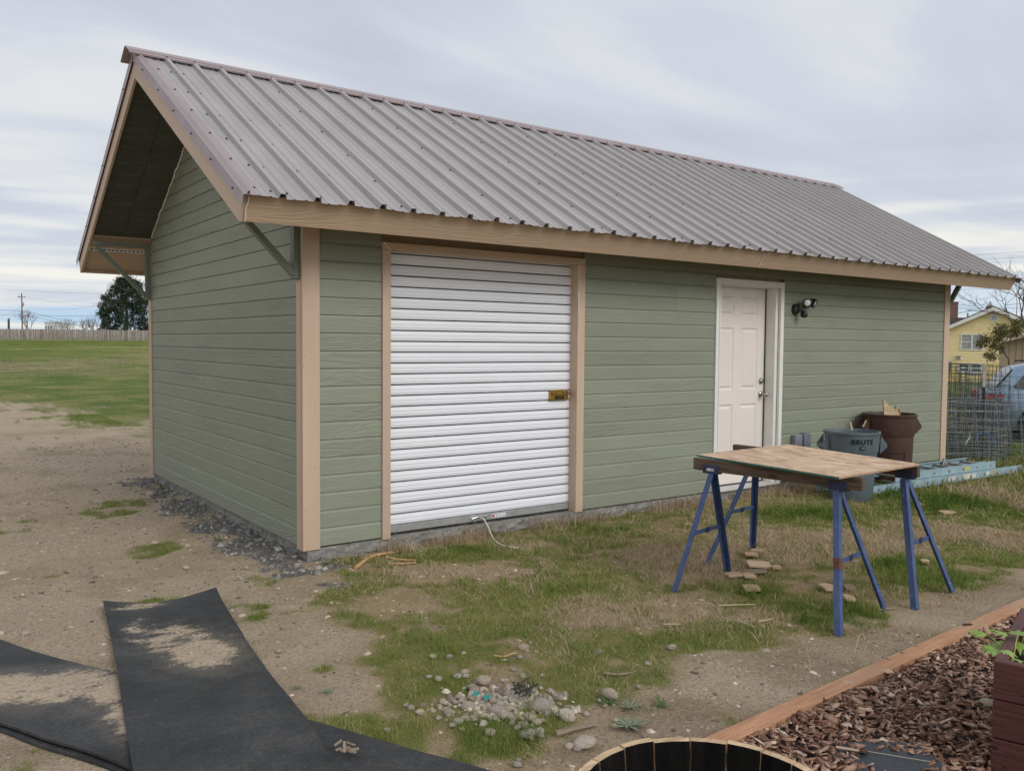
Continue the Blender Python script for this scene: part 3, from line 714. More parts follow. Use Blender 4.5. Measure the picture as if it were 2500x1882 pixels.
# metal panels
RP = .2286; RIB0 = -.392
def panel(x0, x1, side, seed):
    pr = []
    k0 = math.floor((x0 - RIB0) / RP) - 1; ev = []
    for k in range(k0, k0 + 8):
        c = RIB0 + k * RP
        ev += [(c - .026, 0), (c - .016, .032), (c + .016, .032), (c + .026, 0)]
        for q in (1 / 3, 2 / 3):
            d = c + RP * q; ev += [(d - .010, 0), (d - .005, .0050), (d + .005, .0050), (d + .010, 0)]
    ev = [e_ for e_ in sorted(ev) if x0 - 1e-6 <= e_[0] <= x1 + 1e-6]
    if ev[0][0] > x0 + .003: ev = [(x0, 0)] + ev
    if ev[-1][0] < x1 - .003: ev = ev + [(x1, 0)]
    rr = random.Random(seed); As = [-.045, -.02, .15, .5, 1., 1.6, 2.2, LS - .015]
    mb = MB(); vs = []
    for a in As:
        wav = .0035 * math.exp(-max(a, 0) * 6)
        for x, h in ev: vs.append(SP(x, a, .008 + h + wav * math.sin(x * 21 + seed) + .0012 * math.sin(a * 3 + x * 9), side))
    n = len(ev); fs = [(i * n + j, i * n + j + 1, (i + 1) * n + j + 1, (i + 1) * n + j) for i in range(len(As) - 1) for j in range(n - 1)]
    mb.add(vs, fs)
    return mb
edges = [-OG + .0] + [RIB0 + RP * (3 + 4 * k) + .028 for k in range(10)] + [XR]
mg = []
for s_ in (0, 1):
    for i in range(len(edges) - 1):
        o = panel(edges[i] - (.056 if i else 0), edges[i + 1], s_, i + 20 * s_).build('roof_panel', MROOF, roof)
        if i % 2: o.location = (0, 0, .0012)
    m = MB()
    for a, sh in zip((.05, .50, 1.02, 1.55, 2.08, 2.62, 2.98), (0, .01, 0, .01, 0, .01, 0)):
        k = 0
        while RIB0 + k * RP < XR - .05:
            for dx in ([.05] if k % 4 else [.05, -.045]):
                x = RIB0 + k * RP + dx + rr_.uniform(-.005, .005); aa = a + rr_.uniform(-.012, .012)
                if a > 2.9 and k % 2: continue
                vs = [SP(x + .0098 * math.cos(t), aa + .0098 * math.sin(t), .0105, s_) for t in np.linspace(0, 2 * math.pi, 7)[:-1]]
                vs += [SP(x + .005 * math.cos(t), aa + .005 * math.sin(t), .0185, s_) for t in np.linspace(0, 2 * math.pi, 7)[:-1]]
                m.add(vs, [(6, 7, 8, 9, 10, 11)] + [(j, (j + 1) % 6, 6 + (j + 1) % 6, 6 + j) for j in range(6)])
            k += 1
    for a in (.05, .55, 1.05, 1.55, 2.05, 2.6):
        for xx, nn in ((-OG + .085, .0135),):
            vs = [SP(xx + .010 * math.cos(t), a + .02 + .010 * math.sin(t), nn, s_) for t in np.linspace(0, 2 * math.pi, 7)[:-1]] + [SP(xx + .006 * math.cos(t), a + .02 + .006 * math.sin(t), nn + .009, s_) for t in np.linspace(0, 2 * math.pi, 7)[:-1]]
            m.add(vs, [(6, 7, 8, 9, 10, 11)] + [(j, (j + 1) % 6, 6 + (j + 1) % 6, 6 + j) for j in range(6)])
        xo = -OG - .0165
        vs = [SP(xo, a + .1 + .009 * math.cos(t), -.03 + .009 * math.sin(t), s_) for t in np.linspace(0, 2 * math.pi, 7)[:-1]] + [SP(xo - .008, a + .1 + .005 * math.cos(t), -.03 + .005 * math.sin(t), s_) for t in np.linspace(0, 2 * math.pi, 7)[:-1]]
        m.add(vs, [(6, 7, 8, 9, 10, 11)] + [(j, (j + 1) % 6, 6 + (j + 1) % 6, 6 + j) for j in range(6)])
    so_ = m.build('screws', MSCREW, roof); so_['kind'] = 'stuff'
    for x, sg in ((-OG, -1), (XR, 1)):
        m = MB()
        sbox(m, *sorted((x + sg * .014, x - sg * .105)), -.05, LS - .01, .0118, .0135, s_)
        m.build('rake_flashing', MCAP, roof)
        m = MB(); sbox(m, *sorted((x + sg * .013, x + sg * .016)), -.05, LS - .01, -.060, .0116, s_)
        m.build('rake_flashing', MRAKE, roof)
m = MB()
for s_ in (0, 1):
    x0 = -OG - .075; x1 = XR + .02
    sbox(m, x0, x1, LS - .165, LS + .012, .0390, .0415, s_)
    sbox(m, x0, x1, LS - .167, LS - .163, .028, .0410, s_)
    sbox(m, x0, x1, LS - .105, LS - .095, .0417, .046, s_)
m.build('ridge_cap', MCAP, roof)
m = MB()
k = 0
while RIB0 + k * RP < XR:
    x = RIB0 + k * RP; k += 1
    for s_ in (0, 1):
        vs = [SP(x + .008 * math.cos(t), LS - .13 + .008 * math.sin(t), .0420, s_) for t in np.linspace(0, 2 * math.pi, 7)[:-1]] + [SP(x + .005 * math.cos(t), LS - .13 + .005 * math.sin(t), .050, s_) for t in np.linspace(0, 2 * math.pi, 7)[:-1]]
        m.add(vs, [(6, 7, 8, 9, 10, 11)] + [(j, (j + 1) % 6, 6 + (j + 1) % 6, 6 + j) for j in range(6)])
o = m.build('cap_screws', MSCREW, roof); o['kind'] = 'stuff'
# brackets
MBR = grain('bracket_green', (.17, .19, .150), .6, .3)
for sx in (0, 1):
    for sy in (0, 1):
        y = .052 if sy == 0 else W - .052; f = (lambda v: v) if sx == 0 else (lambda v: L - v)
        br = MB().beam((f(-.0475), y, 1.905), (f(-.0475), y, 2.50), .07, .042, (1, 0, 0)).build('bracket', MBR, shed, bevel=.002)
        MB().beam((f(-.070), y, 2.480), (f(-.585), y, 2.480), .064, .042).build('bracket_arm', MBR, br, bevel=.002)
        MB().beam((f(-.062), y, 1.940), (f(-.555), y, 2.450), .058, .040).build('bracket_brace', MBR, br, bevel=.002)

exec_after = []
# ------------------------------------------------------------------ yard things
def gz(x, y): return float(hgt(np.array([x]), np.array([y]))[0])
MBLUE = NM('chipped_blue_enamel', .5)
co = MBLUE.coord(); n = MBLUE.noise(co, 14, 5, .6)
c = MBLUE.ramp(n, (.3, (.035, .065, .165)), (.7, (.070, .120, .275)))
c = MBLUE.mix(MBLUE.sstep(MBLUE.noise(co, 42, 4, .6), .645, .67), c, (.16, .08, .05))
c = MBLUE.mix(MBLUE.sstep(MBLUE.noise(MBLUE.coord((1, 1, 1)), 75, 2, .5), .72, .745), c, (.62, .66, .72))
MBLUE.color(c); MBLUE.bump(n, .2, .003); MBLUE = MBLUE.m
MBLUED = simple('dark_blue_enamel', (.022, .030, .075), .5, 0, .3, 20)
MRUST = simple('rust_patch', (.13, .055, .035), .85, 0, .3, 30)
def old_wood(name, a, b):
    m = NM(name, .85); co = m.coord((1.2, 14, 14)); n = m.noise(co, 3.5, 5, .6, .8)
    c = m.ramp(n, (.28, a), (.55, b), (.8, tuple(x * 1.35 for x in b)))
    kn = m.noise(m.coord((2, 5, 5)), 3, 2)
    c = m.mix(m.math('MULTIPLY', m.sstep(kn, .64, .72), .6), c, tuple(x * .5 for x in a))
    m.color(c); m.bump(n, .5, .004); return m.m
MOLD = old_wood('weathered_lumber', (.040, .027, .019), (.125, .086, .058))
MOLD2 = old_wood('pale_weathered_lumber', (.13, .10, .07), (.30, .23, .16))
def sawhorse(p0, p1, tops, feet, label, end_mat=None, rust=False):
    """beam on edge from p0 to p1, brackets at tops (x, y), feet four (x, y)"""
    r_ = empty('sawhorse', (*(np.array(p0[:2]) + np.array(p1[:2])) / 2, gz(*((np.array(p0[:2]) + np.array(p1[:2])) / 2))), label, 'sawhorse', 'sawhorses carrying the board')
    org = np.array(r_.location)
    T = lambda p: np.array(p) - org
    d = np.array(p1) - np.array(p0); ln = np.linalg.norm(d)
    mb = MB().box(0, ln, -.019, .019, -.038, .038); b = mb.build('beam', MOLD, r_, bevel=.003)
    b.location = T(p0) + np.array([0, 0, -.038]); b.rotation_euler = (0, -math.asin(d[2] / ln), math.atan2(d[1], d[0]))
    dirn = d / ln; perp = np.array([dirn[1], -dirn[0], 0])
    for i, tp in enumerate(tops):
        tt = (np.array(tp) - np.array(p0[:2])) @ (d[:2] / (d[:2] @ d[:2])); tp = np.array(p0[:2]) + d[:2] * tt
        c = T((tp[0], tp[1], .675))
        br = MB().beam(c - dirn * .058, c + dirn * .058, .050, .054).build('clamp_bracket', MBLUED, r_, bevel=.003)
        mm = MB()
        for sgn in (-1, 1):
            for k in (-1, 1):
                q = c + dirn * .045 * k + perp * .027 * sgn; mm.tube([q, q + perp * sgn * .005], .005, 6)
        mm.build('bolts', MSCREW, br)
        if rust and i == 0:
            q0 = c + perp * (-.0262 if perp[0] > 0 else .0262); MB().beam(q0 - dirn * .028, q0 + dirn * .028, .0012, .018).build('maker_label', simple('worn_label', (.5, .5, .5), .6, 0, .6, 60), br, bevel=.0)
        for j in (0, 1):
            ft = feet[i * 2 + j]; fz = gz(*ft); foot = T((ft[0], ft[1], fz - .012)); sgn = 1 if (np.array([ft[0], ft[1]]) - np.array(tp)) @ perp[:2] > 0 else -1
            top = c + perp * sgn * .014 + np.array([0, 0, -.028])
            ax = foot - top; ax /= np.linalg.norm(ax)
            # angle-iron leg: two flanges meeting at right angles
            u = perp * sgn; u = u - ax * (u @ ax); u /= np.linalg.norm(u); v = np.cross(ax, u); v *= np.sign(v @ dirn) * (1 if i == 1 else -1)
            vs = []; w_, t = .036, .0045
            for p in (top, foot):
                for a, b_ in ((0, 0), (-w_, 0), (-w_, -t), (-t, -t), (-t, -w_), (0, -w_)):
                    vs.append(p + u * (a + .012) + v * (b_ + .012))
            m_ = MB().add(vs, [(0, 1, 2, 3, 4, 5), (11, 10, 9, 8, 7, 6)] + [(q, (q + 1) % 6, 6 + (q + 1) % 6, 6 + q) for q in range(6)])
            lg = m_.build('leg', MBLUE, r_)
            if rust and i == 1 and j == 0:
                vs = []
                for t_ in (.47, .545):
                    p = top + (foot - top) * t_
                    for a, b_ in ((.001, .001), (-w_ - .001, .001), (-w_ - .001, -t - .001), (-t - .001, -t - .001), (-t - .001, -w_ - .001), (.001, -w_ - .001)): vs.append(p + u * (a + .012) + v * (b_ + .012))
                MB().add(vs, [(0, 1, 2, 3, 4, 5), (11, 10, 9, 8, 7, 6)] + [(q, (q + 1) % 6, 6 + (q + 1) % 6, 6 + q) for q in range(6)]).build('rust_band', MRUST, lg)
            if j == 0: A = top + (foot - top) * .5
            else: B = top + (foot - top) * .5
        MB().beam(A, B, .004, .026).build('cross_brace', MBLUE, r_)
        MB().beam((A + B) / 2 - (B - A) * .06 + np.array([0, -.004, 0]), (A + B) / 2 + (B - A) * .06 + np.array([0, -.004, 0]), .004, .034).build('brace_hinge', MBLUED, r_)
    return r_
sh1 = sawhorse((1.85, -1.97, .738), (2.005, -3.07, .738), [(1.88, -2.10), (1.985, -2.93)], [(1.63, -2.01), (2.25, -1.93), (1.73, -3.12), (2.35, -3.02)],
         'blue sawhorse nearer the shutter with a rust band on its front leg', rust=True)
sh2 = sawhorse((2.66, -1.62, .738), (2.745, -2.98, .738), [(2.665, -1.80), (2.735, -2.90)], [(2.32, -1.67), (2.96, -1.57), (2.54, -3.10), (3.10, -3.04)],
         'blue sawhorse nearer the trash cans under the far side of the board')
# OSB board
def osb():
    m = NM('strand_board', .8); co = m.coord((5, 26, 1), rot=(0, 0, .12))
    vo = m.n('ShaderNodeTexVoronoi'); vo.inputs['Scale'].default_value = 1.6; vo.inputs['Randomness'].default_value = 1; m.l(co, vo.inputs[0])
    s1 = m.n('ShaderNodeSeparateColor'); m.l(vo.outputs['Color'], s1.inputs[0])
    co2 = m.coord((9, 22, 1), rot=(0, 0, -.5)); v2 = m.n('ShaderNodeTexVoronoi'); v2.inputs['Scale'].default_value = 1.3; m.l(co2, v2.inputs[0])
    s2 = m.n('ShaderNodeSeparateColor'); m.l(v2.outputs['Color'], s2.inputs[0])
    f = m.math('ADD', m.math('MULTIPLY', s1.outputs[0], .6), m.math('MULTIPLY', s2.outputs[1], .4))
    c = m.ramp(f, (.12, (.34, .19, .10)), (.4, (.60, .40, .25)), (.7, (.74, .54, .37)), (.95, (.85, .68, .50)))
    g = m.noise(m.coord((6, 90, 1), rot=(0, 0, .12)), 2, 4)
    c = m.mix(.25, c, m.ramp(g, (.3, (.28, .17, .10)), (.7, (.70, .54, .40))))
    c = m.mix(m.math('MULTIPLY', m.sstep(m.noise(m.coord((7, 24, 1)), 1.4, 3), .68, .74), .7), c, (.16, .08, .045))
    m.color(c); m.bump(f, .3, .002); return m.m
MOSB = osb(); MOSBE = simple('strand_board_edge', (.40, .27, .17), .85, 0, .3, 90, .5); MEDGE = simple('green_edge_paint', (.035, .15, .115), .7, 0, .3, 40)
c4 = [np.array(p) for p in ((1.885, -1.955), (2.905, -1.905), (2.715, -3.0), (1.815, -3.04))]
cen = sum(c4) / 4; ang = math.atan2(*(c4[0] - c4[3])[::-1])
ca, sa = math.cos(-ang), math.sin(-ang)
loc4 = [((p - cen)[0] * ca - (p - cen)[1] * sa, (p - cen)[0] * sa + (p - cen)[1] * ca) for p in c4]
bt = MB().prism(loc4, 'z', .0005, .0120)
ob = bt.build('strand_board', MOSB, None); ob.location = (*cen, .7395); ob.rotation_euler = (0, 0, ang)
tag(ob, 'square sheet of strand board with green painted edge lying on the sawhorses', 'board')
mb = MB(); a, b = np.array(loc4[0]), np.array(loc4[3]); nn = np.array([-(b - a)[1], (b - a)[0]]); nn /= np.linalg.norm(nn); nn *= np.sign(nn @ (a - np.array([0, 0])))
mb.prism([tuple(a), tuple(b), tuple(b + nn * .002), tuple(a + nn * .002)], 'z', .0008, .0117); mb.build('painted_edge', MEDGE, ob)
mb = MB(); a, b = np.array(loc4[3]), np.array(loc4[2]); nn = np.array([-(b - a)[1], (b - a)[0]]); nn /= np.linalg.norm(nn); nn *= np.sign(nn @ a)
mb.prism([tuple(a), tuple(b), tuple(b + nn * .0015), tuple(a + nn * .0015)], 'z', .0008, .0117); mb.build('rough_edge', MOSBE, ob)

# trash cans
def can(name, loc, rz, r_top, r_bot, h, mat, label, text=False, tilt=0):
    e_ = empty(name, loc, label, 'trash can', 'trash cans by the wall', rz)
    p = [(.001, .012), (r_bot - .02, .012), (r_bot - .02, 0), (r_bot - .006, 0), (r_bot, .012), (r_top * .90, h * .69), (r_top * .925, h * .695), (r_top * .955, h * .74), (r_top * .975, h * .94), (r_top * .98, h - .035), (r_top, h - .033), (r_top + .006, h - .02), (r_top + .006, h - .004), (r_top, h), (r_top - .012, h), (r_top - .02, h - .03), (r_top * .90, h * .70), (r_bot - .02, .03), (.001, .03)]
    MB().lathe(p, 48).build('body', mat, e_, True)
    for s_ in (-1, 1):
        mm = MB(); x0 = r_top * .965 * s_; x1 = (r_top + .055) * s_
        z1 = h - .055; z0 = h - .20
        # flared side handle: two cheeks and a grip
        for yy in (-.075, .075):
            mm.prism([(x0, z1 + .02), (x1, z1 - .075), (x1, z0 + .035), (x0 * .99, z0 - .03), (x0 * .985, z0)], 'y', yy - .006, yy + .006)
        mm.box(*sorted((x1 - .010 * s_, x1 + .006 * s_)), -.075, .075, z0 + .030, z0 + .075)
        mm.add([(x0, -.075, z1 + .021), (x0, .075, z1 + .021), (x1, .075, z1 - .074), (x1, -.075, z1 - .074), (x0, -.075, z1 + .027), (x0, .075, z1 + .027), (x1, .075, z1 - .068), (x1, -.075, z1 - .068)], [(0, 3, 2, 1), (4, 5, 6, 7), (0, 1, 5, 4), (1, 2, 6, 5), (2, 3, 7, 6), (3, 0, 4, 7)]) if False else None
        mm.build('handle', mat, e_, bevel=.003)
    return e_
def plast(name, c):
    m = NM(name, .5); co = m.coord(); n = m.noise(co, 5, 5, .6)
    cc = m.ramp(n, (.3, tuple(x * .85 for x in c)), (.7, tuple(x * 1.12 for x in c)))
    cc = m.mix(m.math('MULTIPLY', m.sstep(m.noise(co, 20, 5, .7), .58, .75), .25), cc, (.32, .28, .23))
    m.color(cc); m.rough(m.ramp(n, (.3, .42), (.7, .6))); return m.m
MGC = plast('grey_bin_plastic', (.115, .145, .165)); MBC = plast('brown_bin_plastic', (.075, .036, .028))
gpos = np.array([5.64, -.68]); gc = can('trash_can', (*gpos, -.1), R(-38), .272, .215, .70, MGC, 'grey round trash can standing open under the board near the entry door')
bpos = np.array([6.93, -.33]); bc = can('trash_can', (*bpos, -.1), R(-30), .290, .245, .80, MBC, 'taller brown trash can full of wood scraps against the green wall')
# raised frame panel on the brown can, lettering on the grey can
def ringtext(parent, body, size, R0, z, az, mat, name, slope=.0):
    cu = bpy.data.curves.new(name, 'FONT'); cu.body = body; cu.size = size; cu.extrude = .0012; cu.align_x = 'CENTER'; cu.space_character = 1.12; cu.offset = size * .010
    t = bpy.data.objects.new('tmp', cu); col.objects.link(t); dg = bpy.context.evaluated_depsgraph_get()
    me = bpy.data.meshes.new_from_object(t.evaluated_get(dg)); bpy.data.objects.remove(t)
    bm = bmesh.new(); bm.from_mesh(me); bmesh.ops.subdivide_edges(bm, edges=[e_ for e_ in bm.edges if e_.calc_length() > .02], cuts=3); bm.to_mesh(me); bm.free()
    for v in me.vertices:
        x, y, zz = v.co; r_ = R0 + zz + slope * y; th = az + x / R0
        v.co = (r_ * math.cos(th), r_ * math.sin(th), z + y)
    me.materials.append(mat); me.name = name
    o = bpy.data.objects.new(name, me); link(o, parent); return o
vdir = math.atan2(CAM[1] - gpos[1], CAM[0] - gpos[0])
azt = vdir - R(-38) + R(24)
ringtext(gc, 'BRUTE', .072, .2685, .585, azt, MBLACK, 'lettering', .05)
def curved_rect(parent, name, mat, R0, z0, z1, th0, th1, t, slope=0):
    mb = MB(); n = 8; vs = []
    for rr in (R0, R0 + t):
        for z in (z0, z1):
            for k in range(n + 1):
                th = th0 + (th1 - th0) * k / n; r_ = rr + slope * (z - z0); vs.append((r_ * math.cos(th), r_ * math.sin(th), z))
    q = n + 1; fs = []
    for k in range(n):
        fs += [(k, k + 1, q + k + 1, q + k), (2 * q + k, 3 * q + k, 3 * q + k + 1, 2 * q + k + 1), (k, 2 * q + k, 2 * q + k + 1, k + 1), (q + k, q + k + 1, 3 * q + k + 1, 3 * q + k)]
    fs += [(0, q, 3 * q, 2 * q), (n, 2 * q + n, 3 * q + n, q + n)]
    return mb.add(vs, fs).build(name, mat, parent)
curved_rect(gc, 'badge', MBLACK, .2670, .532, .566, azt - .10, azt + .10, .003)
curved_rect(gc, 'badge_plate', MGC, .2705, .539, .559, azt - .075, azt + .075, .0012)
vb = math.atan2(CAM[1] - bpos[1], CAM[0] - bpos[0]) - R(-30) + R(22)
for (za, zb_, t0, t1) in ((.38, .386, -.33, .33), (.10, .106, -.33, .33), (.10, .386, -.33, -.315), (.10, .386, .315, .33)):
    curved_rect(bc, 'frame_line', MBC, .2385 + .085 * (za - .1) + .0, za, zb_, vb + t0, vb + t1, .006, .085 if zb_ - za > .1 else 0)
# wood scraps in the cans
MCUT = old_wood('fresh_cut_wood', (.30, .20, .11), (.52, .38, .23))
def slab(name, c, l, w_, t, rot, mat, label, cat='wood scrap', group=None, poly=None):
    mb = MB()
    if poly: mb.prism(poly, 'z', -t / 2, t / 2)
    else: mb.box(-l / 2, l / 2, -w_ / 2, w_ / 2, -t / 2, t / 2)
    o = mb.build(name, mat, None, bevel=min(t, w_) * .06); o.location = c; o.rotation_euler = rot
    return tag(o, label, cat, group)
o = slab('wood_offcut', (6.83, -.40, .735), .4, .2, .02, (R(74), R(6), R(-28)), MCUT, 'triangular plywood offcut sticking up from the brown trash can', poly=[(-.085, -.10), (.11, -.10), (.10, -.02), (-.09, .125)])
for k, (dx, dz, tl, lb) in enumerate(((.0, .0, 8, 'tallest upright stick in the brown trash can'), (.05, -.03, -4, 'blunt wood stick right of the tallest one in the brown trash can'), (-.05, -.035, 14, 'short wood stick left of the tallest one in the brown trash can'))):
    slab('wood_stick', (7.00 + dx, -.36 - .02 * k, .66 + dz), .26, .022, .02, (0, R(-90 + tl), R(20 * k)), MCUT, lb)
slab('wood_stick', (5.53, -.74, .655), .09, .016, .010, (0, R(-66), R(60)), MCUT, 'pale stick poking out of the grey trash can at left')
slab('wood_stick', (5.80, -.72, .665), .10, .014, .010, (0, R(-40), R(10)), MCUT, 'pale stick leaning over the right rim of the grey trash can')

# extension ladder lying by the wall
MLAD = NM('pale_blue_fibreglass', .5); co = MLAD.coord(); c = MLAD.ramp(MLAD.noise(co, 7, 5, .6), (.3, (.22, .34, .40)), (.7, (.34, .46, .50))); c = MLAD.mix(MLAD.math('MULTIPLY', MLAD.sstep(MLAD.noise(co, 30, 4, .7), .55, .75), .4), c, (.45, .43, .38)); MLAD.color(c); MLAD = MLAD.m
MALU = simple('dull_aluminium', (.42, .42, .42), .4, .8, .15, 12)
lad = empty('extension_ladder', (7.4, -.55, -.1), 'pale blue fibreglass extension ladder lying flat along the shed wall', 'ladder', rz=R(-2.0))
def rail(x0, x1, y, z, sgn, nm='rail'):
    m = MB(); m.box(x0, x1, y - .003, y + .003, z, z + .082); m.box(x0, x1, *sorted((y + .0035 * sgn, y + .032 * sgn)), z, z + .006); m.box(x0, x1, *sorted((y + .0035 * sgn, y + .032 * sgn)), z + .076, z + .082)
    return m.build(nm, MLAD, lad)
rails = [rail(-1.75, 1.62, -.225, .012, 1), rail(-1.75, 1.62, .225, .012, -1), rail(-.95, 1.15, -.185, .098, 1), rail(-.95, 1.15, .185, .098, -1)]
for k in range(11):
    x = -1.62 + k * .305
    MB().tube([(x, -.221, .050), (x, .221, .050)], .017, 8).build('rung', MALU, lad, True)
for k in range(7):
    x = -.80 + k * .305
    MB().tube([(x, -.181, .138), (x, .181, .138)], .017, 8).build('rung', MALU, lad, True)
m = MB().lathe([(.001, 0), (.020, 0), (.018, .004), (.001, .004)], 12); m.v = [(a, -c, b) for a, b, c in m.v]; rme = m.mesh('rung_end', MALU)
for k in range(11): inst('rung_end', rme, lad, (-1.62 + k * .305, -.2285, .050))
for k in range(7): inst('rung_end', rme, lad, (-.80 + k * .305, -.1885, .138))

for nm, x0, x1, z0, z1, y, mt in (('label_sticker', .35, .62, .028, .082, -.229, simple('label_cream', (.60, .60, .56), .6)), ('label_sticker', .02, .20, .03, .08, -.229, simple('label_grey', (.5, .52, .5), .6)), ('label_sticker', .86, .93, .04, .078, -.229, simple('label_white', (.7, .7, .7), .6)),
                                 ('warning_sticker', .42, .56, .118, .160, -.189, simple('label_yellow', (.48, .46, .12), .6)), ('warning_sticker', 1.03, 1.09, .03, .09, -.229, simple('label_amber', (.55, .40, .12), .6))):
    MB().box(x0, x1, y - .0012, y, z0, z1).build(nm, mt, lad)
for s_ in (-1, 1):
    MB().prism([(1.62, .0), (1.74, .01), (1.76, .05), (1.70, .10), (1.60, .094), (1.60, .02)], 'y', s_ * .225 - .016, s_ * .225 + .016).build('foot_shoe', MALU, lad, bevel=.004)
MB().prism([(.55, .095), (.70, .10), (.66, .20), (.60, .21)], 'y', .14, .17).build('lock_hook', MALU, lad, bevel=.003)

# rubber mats
def mat_mat(name, patches):
    m = NM(name, .75, 0, .3); co = m.coord(rnd=False); n = m.noise(co, 3, 6, .65); f = m.noise(co, 55, 4, .7)
    c = m.ramp(m.math('ADD', m.math('MULTIPLY', n, .6), m.math('MULTIPLY', f, .4)), (.32, (.020, .021, .022)), (.52, (.046, .048, .050)), (.75, (.115, .110, .102)))
    c = m.mix(m.math('MULTIPLY', m.sstep(m.noise(m.coord((1, 3.5, 1), rnd=False), 6, 6, .7), .58, .78), .30), c, (.20, .17, .13))
    c = m.mix(m.math('MULTIPLY', m.sstep(m.noise(co, 120, 2, .6), .68, .74), .6), c, (.30, .27, .22))
    sep_ = m.n('ShaderNodeSeparateXYZ'); tcc = m.n('ShaderNodeTexCoord'); m.l(tcc.outputs['Object'], sep_.inputs[0])
    tot = None; wide = None
    for cx, cy, rx, ry, a in patches:
        dx = m.math('DIVIDE', m.math('SUBTRACT', sep_.outputs[0], cx), rx); dy_ = m.math('DIVIDE', m.math('SUBTRACT', sep_.outputs[1], cy), ry)
        d = m.math('ADD', m.math('MULTIPLY', dx, dx), m.math('MULTIPLY', dy_, dy_))
        dw = m.math('MULTIPLY', m.math('SUBTRACT', 1.0, m.math('MULTIPLY', d, .26), True), a); wide = dw if wide is None else m.math('MAXIMUM', wide, dw)
        d = m.math('MULTIPLY', m.math('SUBTRACT', 1.25, d, True), a)
        tot = d if tot is None else m.math('MAXIMUM', tot, d)
    wob = m.math('ADD', m.math('MULTIPLY', m.math('SUBTRACT', m.noise(m.coord((1, 1.8, 1), rnd=False), 7, 5, .65), .5), 2.3), m.math('MULTIPLY', m.math('SUBTRACT', f, .5), 1.3))
    msk = m.math('MULTIPLY', m.sstep(m.math('ADD', tot, wob), .30, .95), m.sstep(tot, .02, .3))
    sand = m.ramp(f, (.3, (.33, .26, .185)), (.6, (.46, .37, .27)), (.8, (.54, .45, .34)))
    dust = m.math('MULTIPLY', m.sstep(m.math('ADD', wide, m.math('MULTIPLY', wob, .45)), .25, 1.0), .38)
    c = m.mix(dust, c, (.24, .20, .155)); c = m.mix(msk, c, sand); m.color(c); m.rough(m.mix(msk, .62, .95))
    m.bump(m.math('ADD', f, m.math('MULTIPLY', n, .6)), .55, .006); return m.m
def mat_sheet(name, corners_l, corners_r, ztop, matl, label, lift, rib=False):
    """strip between a left and a right edge polyline"""
    A = np.array(corners_l); B = np.array(corners_r); n = 60; k = 18
    def res(P_, n):
        s = np.r_[0, np.cumsum(np.linalg.norm(np.diff(P_, axis=0), axis=1))]; t = np.linspace(0, s[-1], n); return np.stack([np.interp(t, s, P_[:, 0]), np.interp(t, s, P_[:, 1])], 1)
    A = res(A, n); B = res(B, n); org = (A[0] + B[0]) / 2; th = .011
    top = []; bot = []
    for i in range(n):
        for j in range(k + 1):
            p = A[i] + (B[i] - A[i]) * j / k; x, y = p; g = ztop(x, y) + lift(i / (n - 1), j / k)
            top.append((x - org[0], y - org[1], g + th)); bot.append((x - org[0], y - org[1], g))
    q = k + 1; N = n * q; fs = []
    for i in range(n - 1):
        for j in range(k):
            a = i * q + j; fs += [(a, a + 1, a + q + 1, a + q), (N + a, N + a + q, N + a + q + 1, N + a + 1)]
    for i in range(n - 1):
        a = i * q; b = i * q + k; fs += [(a, a + q, N + a + q, N + a), (b, N + b, N + b + q, b + q)]
    for j in range(k): a = j; b = (n - 1) * q + j; fs += [(a, N + a, N + a + 1, a + 1), (b, b + 1, N + b + 1, N + b)]
    mb = MB().add(top + bot, fs); o = mb.build(name, matl, None, True); o.location = (org[0], org[1], 0)
    return tag(o, label, 'rubber mat'), org
l2 = [(-2.62, .95), (-1.94, -.63), (-1.55, -1.48), (-1.02, -2.50), (-.73, -3.12), (-.40, -3.85)]
r2 = [(-3.30, .72), (-2.66, -.60), (-2.08, -1.75), (-1.73, -2.43), (-1.32, -3.30), (-1.05, -3.98)]
zg = lambda x, y: gz(x, y) + .006
def lift2(s, t): return .015 * (max(0, t - .8) / .2) ** 2 * (1 + .5 * math.sin(s * 23)) + .004 * math.sin(s * 9 + t * 5)
m2 = mat_mat('black_rubber_dusty', [(.92, -2.22, .26, .22, 1.0), (1.18, -2.33, .24, .22, 1.0), (1.40, -2.52, .20, .22, 1.0), (1.36, -2.85, .10, .30, .8), (.65, -2.12, .24, .22, 1.0)])
o2, org2 = mat_sheet('rubber_mat', l2, r2, zg, m2, 'long black rubber mat lying crossways beneath the other, with sand at left', lift2)
o2b, _ = mat_sheet('rubber_mat', [(p[0] - .05 - .004 * i, p[1] + .02) for i, p in enumerate(l2)], [(p[0] - .012, p[1] - .020) for p in r2], lambda x, y: gz(x, y) - .006, mat_mat('black_rubber_plain', [(9, 9, .1, .1, 1)]), 'thin black mat edge showing under the crossways mat at lower left', lambda s, t: .006 * max(0, t - .8) / .2 * (1 + .5 * math.sin(s * 23)))
l1 = [(-1.39, -.35), (-1.47, -1.0), (-1.58, -1.7), (-1.70, -2.49), (-1.80, -3.2), (-1.86, -3.7)]
r1 = [(-.79, -.53), (-.84, -.95), (-.91, -1.50), (-1.00, -2.20), (-1.09, -2.92), (-1.17, -3.75)]
d2 = wm_ = None
P2 = np.array(l2 + r2[::-1])
def z1f(x, y):
    s = float(sdist(np.array([x]), np.array([y]), P2)[0])
    return gz(x, y) + .006 + .018 * float(ss(np.array([s]), -.22, .02)[0])
